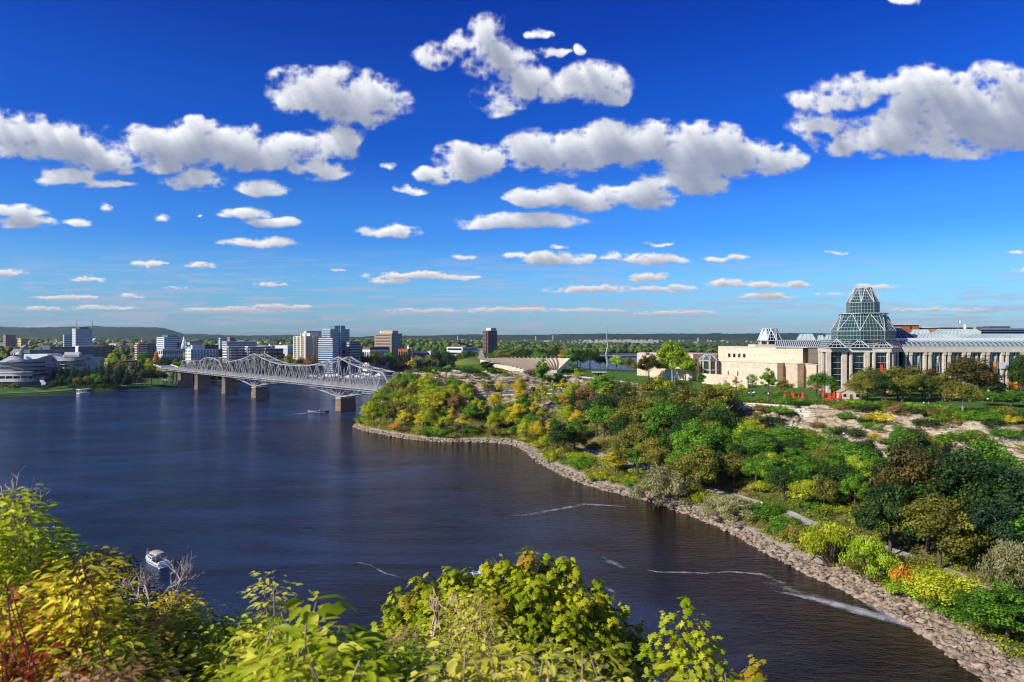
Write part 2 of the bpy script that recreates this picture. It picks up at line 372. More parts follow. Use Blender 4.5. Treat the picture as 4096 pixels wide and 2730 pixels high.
def terrain_material():
    m, n, p = nodemat('bank_ground'); Ln = n.links.new
    p.inputs['Roughness'].default_value = .95; p.inputs['Specular IOR Level'].default_value = .15
    geo = n.nodes.new('ShaderNodeNewGeometry'); s = n.nodes.new('ShaderNodeSeparateXYZ'); Ln(geo.outputs['True Normal'], s.inputs[0])
    ps = n.nodes.new('ShaderNodeSeparateXYZ'); Ln(geo.outputs['Position'], ps.inputs[0])
    def noise_(scale, detail=6, vec=None, st=None):
        mp = n.nodes.new('ShaderNodeMapping'); Ln(geo.outputs['Position'], mp.inputs[0]); mp.inputs['Scale'].default_value = st or (1, 1, 1)
        z = n.nodes.new('ShaderNodeTexNoise'); z.inputs['Scale'].default_value = scale; z.inputs['Detail'].default_value = detail; z.inputs['Roughness'].default_value = .65
        Ln(mp.outputs[0], z.inputs[0]); return z
    def ramp_(src, stops):
        r = n.nodes.new('ShaderNodeValToRGB'); Ln(src, r.inputs[0]); e = r.color_ramp.elements
        e[0].position = stops[0][0]; e[0].color = stops[0][1]+(1,); e[1].position = stops[-1][0]; e[1].color = stops[-1][1]+(1,)
        for q, c in stops[1:-1]: e.new(q).color = c+(1,)
        return r
    def mix_(f, a, b):
        x = n.nodes.new('ShaderNodeMix'); x.data_type = 'RGBA'; Ln(f, x.inputs[0]); Ln(a, x.inputs[6]); Ln(b, x.inputs[7]); return x.outputs[2]
    n1 = noise_(.12); n2 = noise_(.9, 8)
    soil = ramp_(n1.outputs[0], [(.30, (.045, .085, .012)), (.45, (.10, .13, .025)), (.58, (.25, .19, .08)), (.75, (.16, .07, .03))])
    grass = ramp_(n2.outputs[0], [(.3, (.04, .10, .012)), (.6, (.08, .19, .02)), (.8, (.14, .20, .04))])
    rk = noise_(.35, 10, st=(1, 1, 3.4)); vo = n.nodes.new('ShaderNodeTexVoronoi'); vo.feature = 'DISTANCE_TO_EDGE'
    vm = n.nodes.new('ShaderNodeMapping'); vm.inputs['Scale'].default_value = (.22, .22, .75); Ln(geo.outputs['Position'], vm.inputs[0])
    wn = noise_(.4, 4); va = n.nodes.new('ShaderNodeVectorMath'); va.operation = 'ADD'; Ln(vm.outputs[0], va.inputs[0]); Ln(wn.outputs['Color'], va.inputs[1]); Ln(va.outputs[0], vo.inputs[0])
    rock = ramp_(rk.outputs[0], [(.30, (.19, .15, .12)), (.45, (.42, .34, .26)), (.58, (.60, .50, .38)), (.75, (.34, .30, .28))])
    crack = ramp_(vo.outputs[0], [(0, (.3, .3, .3)), (.05, (1, 1, 1))])
    rx = n.nodes.new('ShaderNodeMix'); rx.data_type = 'RGBA'; rx.blend_type = 'MULTIPLY'; rx.inputs[0].default_value = 1; Ln(rock.outputs[0], rx.inputs[6]); Ln(crack.outputs[0], rx.inputs[7])
    steep = n.nodes.new('ShaderNodeMapRange'); Ln(s.outputs[2], steep.inputs[0]); steep.inputs[1].default_value = .95; steep.inputs[2].default_value = .84
    sa = n.nodes.new('ShaderNodeMath'); sa.operation = 'ADD'; Ln(n2.outputs[0], sa.inputs[0]); sa.inputs[1].default_value = -.5
    plate = n.nodes.new('ShaderNodeMapRange'); Ln(ps.outputs[2], plate.inputs[0]); plate.inputs[1].default_value = 26.4; plate.inputs[2].default_value = 27.6
    gx = mix_(plate.outputs[0], soil.outputs[0], grass.outputs[0])
    st_ = n.nodes.new('ShaderNodeMath'); st_.operation = 'MULTIPLY_ADD'; Ln(sa.outputs[0], st_.inputs[0]); st_.inputs[1].default_value = .9; Ln(steep.outputs[0], st_.inputs[2]); st_.use_clamp = True
    up = n.nodes.new('ShaderNodeMapRange'); Ln(ps.outputs[2], up.inputs[0]); up.inputs[1].default_value = 13.5; up.inputs[2].default_value = 15
    fl = n.nodes.new('ShaderNodeMath'); fl.operation = 'MULTIPLY'; Ln(st_.outputs[0], fl.inputs[0]); Ln(up.outputs[0], fl.inputs[1])
    c = mix_(fl.outputs[0], gx, rx.outputs[2])
    grav = ramp_(noise_(2.2, 8).outputs[0], [(.3, (.16, .13, .10)), (.5, (.40, .34, .27)), (.7, (.52, .47, .40))])
    shore = n.nodes.new('ShaderNodeMapRange'); zn = n.nodes.new('ShaderNodeMath'); zn.operation = 'MULTIPLY_ADD'; Ln(n1.outputs[0], zn.inputs[0]); zn.inputs[1].default_value = 3; Ln(ps.outputs[2], zn.inputs[2])
    Ln(zn.outputs[0], shore.inputs[0]); shore.inputs[1].default_value = 3.6; shore.inputs[2].default_value = 3.0
    c = mix_(shore.outputs[0], c, grav.outputs[0])
    Ln(c, p.inputs['Base Color'])
    b = n.nodes.new('ShaderNodeBump'); b.inputs['Strength'].default_value = .6; b.inputs['Distance'].default_value = .6
    h = n.nodes.new('ShaderNodeMath'); h.operation = 'ADD'; Ln(rk.outputs[0], h.inputs[0]); Ln(crack.outputs[0], h.inputs[1]); Ln(h.outputs[0], b.inputs['Height']); Ln(b.outputs[0], p.inputs['Normal'])
    return m
bank = link('river_bank', npmesh('river_bank', TV, Fq), terrain_material()); tag(bank, kind='structure')
BVH = BVHTree.FromPolygons([Vector(v) for v in TV], [tuple(f) for f in Fq.tolist()])
def gz(x, y, d=None):
    h = BVH.ray_cast(Vector((x, y, 200)), Vector((0, 0, -1)))
    return h[0].z if h[0] is not None else d
def rowpt(su, band_):
    """point on the bank: section number (float), row (float)"""
    i = int(su); t = su-i; i = min(i, ns-2); p = [S[max(i-1, 0)], S[i], S[i+1], S[min(i+2, ns-1)]]
    r = catmull(*p, t); j = min(int(band_), 11); k = band_-j
    return Vector(r[j]*(1-k)+r[j+1]*k)

# ---------------------------------------------------------------- land across the river, hills
SHN = [(-1400,470),(-600,545),(-200,600),(0,631),(180,650),(350,689),(520,728),(700,762),(757,800),(800,830),(880,850),(1000,905),(1200,1000),(1400,1075),(1600,1110),(1740,1135),(1850,1300),(2000,1800),(2120,2250),(2300,2320),(2600,2350),(3200,2400),(4500,2500),(6500,2600)]
def shore_n(px): return float(np.interp(px, [a for a, b in SHN], [b for a, b in SHN]))
def north_z(px, D):
    s = shore_n(px); e = D-s
    if e < 0: return -2.0
    z = min(2.2, e*.25)+min(max(e-12, 0)*.012, 6)
    if px < 2300:
        k = 1-max(0, min(1, (px-1700)/600))
        z += k*min(max(D-1100, 0)*.0072, 22)
    return z
def north_land():
    V = []; pxs = list(range(-1400, 6501, 50)); ds = [-25, 0, 4, 9, 16, 30, 60, 110, 180, 300, 500, 800, 1300, 2000, 3000, 4500, 7000, 11000, 20000, 40000]
    for px in pxs:
        s = shore_n(px)
        for d in ds: V.append(W(px, s+d, north_z(px, s+d) if d < 15000 else 20))
    V = np.array(V); n = len(ds); idx = np.arange(len(V)).reshape(len(pxs), n)
    Fq = np.stack([idx[:-1, :-1], idx[1:, :-1], idx[1:, 1:], idx[:-1, 1:]], -1).reshape(-1, 4)
    m, nn, p = nodemat('far_ground'); p.inputs['Roughness'].default_value = 1; p.inputs['Specular IOR Level'].default_value = .1
    geo = nn.nodes.new('ShaderNodeNewGeometry'); z = nn.nodes.new('ShaderNodeTexNoise'); z.inputs['Scale'].default_value = .012; z.inputs['Detail'].default_value = 10; z.inputs['Roughness'].default_value = .7
    nn.links.new(geo.outputs['Position'], z.inputs[0]); r = nn.nodes.new('ShaderNodeValToRGB'); nn.links.new(z.outputs[0], r.inputs[0])
    e = r.color_ramp.elements; e[0].position = .35; e[0].color = (.020, .045, .010, 1); e[1].position = .7; e[1].color = (.16, .14, .09, 1); e.new(.5).color = (.05, .085, .015, 1)
    nn.links.new(r.outputs[0], p.inputs['Base Color'])
    o = link('far_land', npmesh('far_land', V, Fq[:, ::-1]), m); tag(o, kind='structure')
north_land()

def ridge(name, D, pts, c, depth=1500, base=0, rough=4, seed=0):
    """a wooded ridge: crest heights at columns, sloping front and back"""
    V = []; xs = np.arange(pts[0][0], pts[-1][0]+1, 14); cr = np.interp(xs, [p[0] for p in pts], [p[1] for p in pts])
    prof = [(-1, 0), (-.8, .18), (-.6, .42), (-.42, .62), (-.25, .82), (-.1, .95), (0, 1), (.15, .93), (.4, .6), (.8, .1), (1.0, 0)]
    for x, y in zip(xs, cr):
        for t, h in prof:
            DD = D+t*depth; zc = H-(y-HY)/F*D
            zz = base+(zc-base)*h + noise.noise(Vector((x*.012+seed, t*3, seed)))*(zc-base)*.22*(1-abs(t))*(1 if t < -.02 else 0)+noise.noise(Vector((x*.06, t*4, seed)))*rough*h
            V.append(W(x, DD, zz))
    n = len(prof); idx = np.arange(len(V)).reshape(len(xs), n)
    Fq = np.stack([idx[:-1, :-1], idx[1:, :-1], idx[1:, 1:], idx[:-1, 1:]], -1).reshape(-1, 4)
    me = npmesh(name, np.array(V), Fq[:, ::-1]); me.polygons.foreach_set('use_smooth', [True]*len(me.polygons))
    o = link(name, me, c); tag(o, kind='structure')
hm = mat('wooded_hill', (.012, .028, .010), 1, 0, .006, bump=.0, spec=.1, c2=(.045, .075, .02))
hm2 = mat('wooded_rise', (.02, .04, .008), 1, 0, .012, bump=.0, spec=.1, c2=(.11, .13, .035))
ridge('hills', 9500, [(-1500,1315),(-300,1318),(0,1307),(60,1310),(130,1311),(300,1307),(450,1309),(620,1310),(680,1319),(740,1338),(790,1336),(850,1340),(960,1343),(1100,1342),(1160,1340),(1300,1345),(1420,1350),(1480,1345),(1600,1344),(1800,1343),(2000,1345)], hm, 2300, 0, 10, 1)
ridge('hills_east', 8000, [(1200,1352),(1480,1348),(1640,1346),(1840,1339),(1900,1338),(1990,1341),(2150,1340),(2300,1338),(2400,1335),(2560,1337),(2700,1335),(2900,1336),(3100,1334),(3350,1334),(3800,1336),(4300,1334),(6000,1336)], hm, 1800, 0, 8, 5)
ridge('rise', 5200, [(-1500,1349),(0,1347),(150,1345),(300,1350),(500,1354),(640,1357),(900,1357),(1100,1360),(1300,1361),(1500,1356),(1700,1360),(1850,1362),(2100,1358),(2300,1361),(2600,1360),(3000,1358),(4300,1360),(6000,1360)], hm2, 900, 10, 5, 9)

# ---------------------------------------------------------------- river
def water_material():
    m, n, p = nodemat('river_water'); Ln = n.links.new
    p.inputs['Roughness'].default_value = .10; p.inputs['IOR'].default_value = 1.31
    geo = n.nodes.new('ShaderNodeNewGeometry')
    def nz(scale, st=(1, 1, 1), det=4, rot=.35, ro=.55, dist=0):
        mp = n.nodes.new('ShaderNodeMapping'); mp.inputs['Scale'].default_value = st; mp.inputs['Rotation'].default_value = (0, 0, rot); Ln(geo.outputs['Position'], mp.inputs[0])
        t = n.nodes.new('ShaderNodeTexNoise'); t.inputs['Scale'].default_value = scale; t.inputs['Detail'].default_value = det; t.inputs['Roughness'].default_value = ro; t.inputs['Distortion'].default_value = dist; Ln(mp.outputs[0], t.inputs[0]); return t.outputs[0]
    patch = nz(.010, (1, 2.0, 1), 7, .5, .62, 1.2)
    fine = nz(2.0, (.8, 1.3, 1), 3, .15, .6); mid = nz(.45, (.6, 1.5, 1), 4, .45, .6); big = nz(.07, (.7, 1.4, 1), 3, -.2)
    def mad(a, k, b=None):
        x = n.nodes.new('ShaderNodeMath'); x.operation = 'MULTIPLY_ADD'; Ln(a, x.inputs[0]); x.inputs[1].default_value = k
        if b is None: x.inputs[2].default_value = 0
        else: Ln(b, x.inputs[2])
        return x.outputs[0]
    h = mad(fine, .60, mad(mid, 1.25, mad(big, 1.2)))
    pr = n.nodes.new('ShaderNodeMapRange'); Ln(patch, pr.inputs[0]); pr.inputs[1].default_value = .36; pr.inputs[2].default_value = .64; pr.inputs[3].default_value = .45; pr.inputs[4].default_value = 1.0
    at = n.nodes.new('ShaderNodeAttribute'); at.attribute_name = 'tint'
    b = n.nodes.new('ShaderNodeBump'); b.inputs['Distance'].default_value = 1.1; sm = n.nodes.new('ShaderNodeMath'); sm.operation = 'MULTIPLY_ADD'; Ln(at.outputs['Fac'], sm.inputs[0]); sm.inputs[1].default_value = -.62; sm.inputs[2].default_value = 1; sp_ = n.nodes.new('ShaderNodeMath'); sp_.operation = 'MULTIPLY'; Ln(sm.outputs[0], sp_.inputs[0]); Ln(pr.outputs[0], sp_.inputs[1]); Ln(sp_.outputs[0], b.inputs['Strength']); Ln(h, b.inputs['Height']); Ln(b.outputs[0], p.inputs['Normal'])
    r = n.nodes.new('ShaderNodeValToRGB'); Ln(patch, r.inputs[0]); e = r.color_ramp.elements
    e[0].position = .42; e[0].color = (.004, .008, .026, 1); e[1].position = .62; e[1].color = (.022, .055, .15, 1)
    mx_ = n.nodes.new('ShaderNodeMix'); mx_.data_type = 'RGBA'; Ln(at.outputs['Fac'], mx_.inputs[0]); Ln(r.outputs[0], mx_.inputs[6]); mx_.inputs[7].default_value = (.010, .0055, .0012, 1)
    Ln(mx_.outputs[2], p.inputs['Base Color'])
    return m
wm = water_material()
# silt near the bank: 1 close to it, 0 out in the stream
shore_pts = rows[:, 1, :2]
gx = np.concatenate([np.array([-9000., -4000, -1500]), np.arange(-800, 220, 8.), np.array([400., 1500, 6000])]); gy = np.concatenate([np.array([-400., -100]), np.arange(0, 640, 8.), np.array([700., 900, 1400, 3000])])
GX, GY = np.meshgrid(gx, gy, indexing='ij'); Pw = np.stack([GX.ravel(), GY.ravel()], 1)
dd = np.full(len(Pw), 1e9)
for q in shore_pts: dd = np.minimum(dd, np.hypot(Pw[:, 0]-q[0], Pw[:, 1]-q[1]))
wt = np.clip(1-dd/62, 0, 1)*np.clip((470-Pw[:, 1])/60, 0, 1); wt = np.clip(wt*1.6, 0, 1)
far_dark = np.clip(1-np.hypot((Pw[:, 0]+10)/80, (Pw[:, 1]-120)/130), 0, 1)*.45
wt = np.maximum(wt, far_dark)
idx = np.arange(len(Pw)).reshape(len(gx), len(gy)); Fq = np.stack([idx[:-1, :-1], idx[1:, :-1], idx[1:, 1:], idx[:-1, 1:]], -1).reshape(-1, 4)
tag(link('river', npmesh('river', np.concatenate([Pw, np.zeros((len(Pw), 1))], 1), Fq, wt), wm), kind='structure')
# ---------------------------------------------------------------- foliage
COLS = {'golden yellow': ((0.150,0.110,0.005),(0.546,0.429,0.016),(0.850,0.754,0.058)), 'yellow green': ((0.080,0.110,0.004),(0.312,0.377,0.013),(0.667,0.667,0.043)),
 'fresh green': ((0.020,0.070,0.005),(0.085,0.221,0.013),(0.232,0.435,0.029)), 'dark green': ((0.008,0.026,0.005),(0.029,0.075,0.011),(0.091,0.156,0.023)),
 'olive green': ((0.050,0.060,0.008),(0.182,0.189,0.023),(0.406,0.362,0.058)), 'bright lime': ((0.090,0.150,0.006),(0.286,0.442,0.019),(0.609,0.725,0.058)),
 'russet brown': ((0.080,0.045,0.015),(0.260,0.156,0.046),(0.478,0.319,0.116)), 'orange': ((0.200,0.060,0.006),(0.650,0.221,0.016),(0.797,0.522,0.058)),
 'grey green': ((0.080,0.090,0.035),(0.273,0.273,0.117),(0.522,0.493,0.232)), 'deep blue green': ((0.008,0.025,0.012),(0.021,0.057,0.023),(0.052,0.117,0.039)),
 'dark bronze': ((0.020,0.030,0.006),(0.069,0.075,0.014),(0.221,0.143,0.033)), 'crimson': ((0.150,0.010,0.008),(0.546,0.039,0.026),(0.725,0.203,0.072))}
def foliage_mat(cname, transl=.28, rough=.55):
    key = 'foliage_'+cname.replace(' ', '_')
    if key in MATS: return MATS[key]
    m, n, p = nodemat(key); Ln = n.links.new
    at = n.nodes.new('ShaderNodeAttribute'); at.attribute_name = 'tint'; oi = n.nodes.new('ShaderNodeObjectInfo')
    ad = n.nodes.new('ShaderNodeMath'); ad.operation = 'MULTIPLY_ADD'; Ln(oi.outputs['Random'], ad.inputs[0]); ad.inputs[1].default_value = .3
    a2 = n.nodes.new('ShaderNodeMath'); a2.operation = 'ADD'; Ln(at.outputs['Fac'], a2.inputs[0]); a2.inputs[1].default_value = -.15; Ln(a2.outputs[0], ad.inputs[2])
    r = n.nodes.new('ShaderNodeValToRGB'); Ln(ad.outputs[0], r.inputs[0]); a, b, c = COLS[cname]; e = r.color_ramp.elements
    e[0].position = 0; e[0].color = a+(1,); e[1].position = 1; e[1].color = c+(1,); e.new(.5).color = b+(1,)
    Ln(r.outputs[0], p.inputs['Base Color']); p.inputs['Roughness'].default_value = rough; p.inputs['Specular IOR Level'].default_value = .25
    t = n.nodes.new('ShaderNodeBsdfTranslucent'); Ln(r.outputs[0], t.inputs[0]); ms = n.nodes.new('ShaderNodeMixShader'); ms.inputs[0].default_value = transl
    Ln(p.outputs[0], ms.inputs[1]); Ln(t.outputs[0], ms.inputs[2]); Ln(ms.outputs[0], n.nodes['Material Output'].inputs[0])
    return m
BARK = mat('bark', (.10,.075,.055), .95, .4, 3, stretch=(1,1,.3)); BARKG = mat('pale_bark', (.26,.24,.22), .9, .35, 3); BARKP = mat('purple_bark', (.17,.12,.16), .9, .3, 3)

QUAD = (np.array([(-.5,0,0),(0,-.34,.05),(.5,0,0),(0,.34,.05)]), np.array([(0,1,2,3)]))
OVATE = (np.array([(0,0,0),(.28,.20,.05),(.62,.19,.0),(1,0,-.22),(.62,-.19,.0),(.28,-.20,.05),(.30,0,-.03),(.64,0,-.09)]),
         np.array([(0,6,1,1),(6,7,2,1),(7,3,2,2),(0,5,6,6),(6,5,4,7),(7,4,3,3)]))
def maple_leaf():
    out_ = [(0,0),(.02,.20),(.30,.14),(.22,.30),(.20,.50),(.42,.38),(.52,.30),(.60,.52),(.74,.20),(1.0,0)]
    P = [(x,y,-.10*abs(y)-.08*x*x) for x, y in out_]+[(x,-y,-.10*abs(y)-.08*x*x) for x, y in out_[-2:0:-1]]
    P = np.array(P); n = len(P); c = np.array([[.42,0,.03]])
    P = np.concatenate([P, c]); f = np.array([(i, (i+1) % n, n) for i in range(n)])
    return P, f
MAPLE = maple_leaf()
def leaves(name, P, X, N, size, tint, tpl):
    """P positions, X leaf axis, N leaf normal, size, tint -> mesh of leaves"""
    T, Fc = tpl
    X = X/np.maximum(np.linalg.norm(X, axis=1, keepdims=True), 1e-6)
    Y = np.cross(N, X); Y /= np.maximum(np.linalg.norm(Y, axis=1, keepdims=True), 1e-6); Z = np.cross(X, Y)
    s = size[:, None, None]
    V = P[:, None, :]+s*(T[None, :, 0:1]*X[:, None, :]+T[None, :, 1:2]*Y[:, None, :]+T[None, :, 2:3]*Z[:, None, :])
    k = len(T); n = len(P)
    tt = np.repeat(tint, k)
    if Fc.shape[1] == 4 and (Fc[:, 2] == Fc[:, 3]).any():   # split degenerate quads to triangles
        tri = []
        for q in Fc:
            tri.append(tuple(q[:3]))
            if q[2] != q[3] : tri.append((q[0], q[2], q[3]))
        Fc = np.array([t for t in tri if len(set(t)) == 3])
    Fa = (Fc[None]+(np.arange(n)*k)[:, None, None]).reshape(-1, Fc.shape[1])
    return npmesh(name, V.reshape(-1, 3), Fa, tt)
def sph(rs, n):
    v = rs.normal(size=(n, 3)); return v/np.linalg.norm(v, axis=1, keepdims=True)
def clump_leaves(rs, C, R, n, size, flat=.8, updown=.25, sparse=0):
    """leaves over clumps C (k,3) radii R: returns P, X, N, size, tint"""
    C = np.array(C, float); R = np.array(R, float)
    w = R**2; w = w/w.sum(); ci = rs.choice(len(C), n, p=w)
    d = sph(rs, n); d[:, 2] = d[:, 2]*.9+.12
    rad = R[ci]*(1-.55*rs.rand(n)**2.2); rad *= 1+.18*rs.normal(size=n)
    P = C[ci]+d*rad[:, None]*np.array([1, 1, flat])
    N = d+rs.normal(size=(n, 3))*.45; N[:, 2] += updown; N /= np.linalg.norm(N, axis=1, keepdims=True)
    X = np.cross(N, sph(rs, n)); 
    ct = rs.rand(len(C))
    tint = np.clip(ct[ci]*.55+.2+rs.rand(n)*.4-.1, 0, 1)
    return P, X, N, size*(.65+.7*rs.rand(n)), tint
def limbs(mb, rs, base, top, r0, targets, n=6):
    base = Vector(base); top = Vector(top); mid = base.lerp(top, .5)+Vector((rs.uniform(-.25, .25), rs.uniform(-.25, .25), 0))
    mb.tube([base-Vector((0, 0, .6)), base+Vector((0, 0, .4)), mid, top], [r0*1.5, r0, r0*.7, r0*.28], n)
    for t in targets:
        t = Vector(t); s = base.lerp(top, rs.uniform(.35, .8)); m_ = s.lerp(t, .5)+Vector((0, 0, -.25))
        mb.tube([s, m_, t], [r0*.38, r0*.24, r0*.08], 4)
def tree_proto(kind, seed, nl=4200):
    rs = np.random.RandomState(seed); C = []; R = []; mb = MB()
    if kind in ('round', 'broad', 'tall', 'wispy', 'large', 'bushy'):
        hw, hz, cz = {'round': (3.8, 4.2, 5.6), 'broad': (5.0, 3.9, 5.7), 'tall': (2.6, 4.7, 5.3), 'wispy': (3.7, 4.3, 5.6), 'large': (4.4, 4.7, 5.1), 'bushy': (4.0, 4.9, 4.9)}[kind]
        nc = {'round': 34, 'broad': 44, 'tall': 34, 'wispy': 26, 'large': 75, 'bushy': 52}[kind]
        for i in range(nc):
            d = sph(rs, 1)[0]; 
            if d[2] < -.45: d[2] *= -.6
            k = rs.uniform(.48, .86) if i > nc*.15 else rs.uniform(0, .4)
            C.append((d[0]*hw*k, d[1]*hw*k, cz+d[2]*hz*k)); R.append(rs.uniform(.20, .36)*hw*(.75 if kind in ('wispy', 'large') else 1))
        sz = {'wispy': .26, 'large': .30, 'bushy': .32}.get(kind, .36)
        P = clump_leaves(rs, C, R, nl if kind != 'wispy' else int(nl*.5), sz)
        limbs(mb, rs, (0, 0, 0), (0, 0, 7.2), .24, [C[i] for i in rs.choice(nc, 9 if kind != 'wispy' else 16)])
    elif kind == 'conifer':
        for i in range(40):
            t = (i+.5)/40; z = 1.2+8.8*t; rr = (1-t)*2.3+.15; a = rs.rand()*6.28
            for q in range(3 if t < .6 else 2):
                a += 2.1+rs.rand()*.6; C.append((math.cos(a)*rr*.62, math.sin(a)*rr*.62, z-rr*.18)); R.append(rr*.5+.12)
        P = clump_leaves(rs, C, R, nl, .34, .5); limbs(mb, rs, (0, 0, 0), (0, 0, 9.6), .2, [])
    elif kind == 'shrub':
        for i in range(22):
            a = rs.rand()*6.28; k = rs.rand()**.5*3.2; z = rs.uniform(.9, 3.0)*(1-k*.18)+.6; C.append((math.cos(a)*k, math.sin(a)*k, z)); R.append(rs.uniform(.8, 1.35))
        P = clump_leaves(rs, C, R, nl, .30, .8)
        for i in range(7):
            c = C[i]; mb.tube([(c[0]*.15, c[1]*.15, -.4), (c[0]*.5, c[1]*.5, c[2]*.5), c], [.08, .06, .02], 4)
    elif kind == 'willow':
        for i in range(46):
            a = rs.rand()*6.28; k = rs.rand()**.6*3.9; z = 3.8*(1-(k/4.6)**2)+rs.uniform(-.8, .9)+.9; C.append((math.cos(a)*k, math.sin(a)*k, max(.7, z))); R.append(rs.uniform(.55, 1.0))
        P = list(clump_leaves(rs, C, R, nl, .24, .9)); P[1] = P[1]*.35+np.array([0, 0, -1.0])
        for i in range(14):
            c = C[i]; mb.tube([(c[0]*.1, c[1]*.1, -.4), (c[0]*.45, c[1]*.45, c[2]*.45), c], [.13, .08, .02], 4)
    elif kind == 'bare':
        def br(p, d, l, r, k):
            q = p+d*l; mb.tube([p, p.lerp(q, .5)+Vector(rs.normal(size=3)*l*.05), q], [r, r*.8, r*.55], 4, False)
            if k == 0: return
            for i in range(3 if k > 1 else 4):
                nd = (d+Vector(rs.normal(size=3)*.42)+Vector((0, 0, .12))).normalized(); br(p.lerp(q, rs.uniform(.45, 1)), nd, l*rs.uniform(.55, .8), r*.5, k-1)
        for i in range(3): br(Vector((rs.uniform(-.4, .4), rs.uniform(-.4, .4), -.4)), Vector((rs.uniform(-.25, .25), rs.uniform(-.25, .25), 1)).normalized(), 4.3, .15, 3)
        P = None
    crown = leaves('crown', *P, QUAD) if P is not None else None
    return crown, mb.mesh('trunk')
PROTO = {}
for k, v, n in (('round', 3, 4200), ('broad', 2, 5200), ('tall', 2, 4200), ('wispy', 2, 4800), ('large', 3, 13000), ('bushy', 4, 7000), ('conifer', 2, 3800), ('shrub', 2, 2600), ('willow', 2, 6000), ('bare', 2, 0)):
    PROTO[k] = [tree_proto(k, 100*len(k)+i*7+ord(k[0]), n) for i in range(v)]
KIND_WORD = {'round': 'leafy tree', 'broad': 'spreading tree', 'tall': 'upright tree', 'wispy': 'thin-leaved tree', 'large': 'big tree', 'bushy': 'dense tree', 'conifer': 'conifer', 'shrub': 'shrub', 'willow': 'willow bush', 'bare': 'bare tree'}
REG = []
trng = random.Random(5)
def plant(kind, colour, x, y, height, width=None, z=None, zone='', group=None, label=None, bark=None):
    z = z if z is not None else gz(x, y)
    if z is None: return None
    base = {'shrub': 3.6, 'willow': 5.6}.get(kind, 10.0); nat = {'round': 7.6, 'broad': 10.5, 'tall': 5.4, 'wispy': 7.6, 'large': 9.2, 'bushy': 8.2, 'conifer': 4.6, 'shrub': 7.6, 'willow': 8.8, 'bare': 6}[kind]
    s = height/base; sw = (width/nat) if width else s*(trng.uniform(1.15, 1.5) if kind in ('shrub', 'willow') else trng.uniform(.95, 1.25))
    crown, trunk = trng.choice(PROTO[kind]); w = KIND_WORD[kind]
    name = {'conifer': 'conifer', 'shrub': 'shrub', 'willow': 'willow_bush', 'bare': 'bare_tree'}.get(kind, 'tree')
    o = thing(name, label or '', {'shrub': 'shrub', 'willow': 'bush'}.get(kind, 'tree'), (x, y, z-.15), trng.uniform(0, 6.28)); o.scale = (sw, sw, s)
    if crown is not None:
        if not crown.materials: crown.materials.append(foliage_mat('fresh green'))
        c = link('crown', crown, None, o); c.material_slots[0].link = 'OBJECT'; c.material_slots[0].material = foliage_mat(colour)
    if not trunk.materials: trunk.materials.append(BARK)
    t = link('trunk', trunk, None, o)
    if bark: t.material_slots[0].link = 'OBJECT'; t.material_slots[0].material = bark
    if group: o['group'] = group
    if not label: REG.append([o, zone, colour if crown is not None else ('pale grey' if bark is not BARKP else 'purple grey'), w])
    return o
def by_px(kind, colour, px, pytop, D, width, zone='', **k):
    x = (px-CX)/F*D; z = k.pop('z', None)
    if z is None: z = gz(x, D)
    if z is None: z = 3
    h = H-(pytop-HY)/F*D-z
    return plant(kind, colour, x, D, max(h, 2), width/F*D, z=z, zone=zone, **k)
ONES = ['', 'first', 'second', 'third', 'fourth', 'fifth', 'sixth', 'seventh', 'eighth', 'ninth', 'tenth', 'eleventh', 'twelfth', 'thirteenth', 'fourteenth', 'fifteenth', 'sixteenth', 'seventeenth', 'eighteenth', 'nineteenth']
TENS = {2: ('twentieth', 'twenty'), 3: ('thirtieth', 'thirty'), 4: ('fortieth', 'forty'), 5: ('fiftieth', 'fifty'), 6: ('sixtieth', 'sixty'), 7: ('seventieth', 'seventy')}
def ordinal(n):
    if n < 20: return ONES[n]
    a, b = divmod(n, 10); return TENS[a][0] if b == 0 else TENS[a][1]+'-'+ONES[b]
def ordinal_from_left(i, n):
    if n == 1: return ''
    if i == 0: return 'leftmost'
    if i == n-1: return 'rightmost'
    return ordinal(i+1)+' from left'
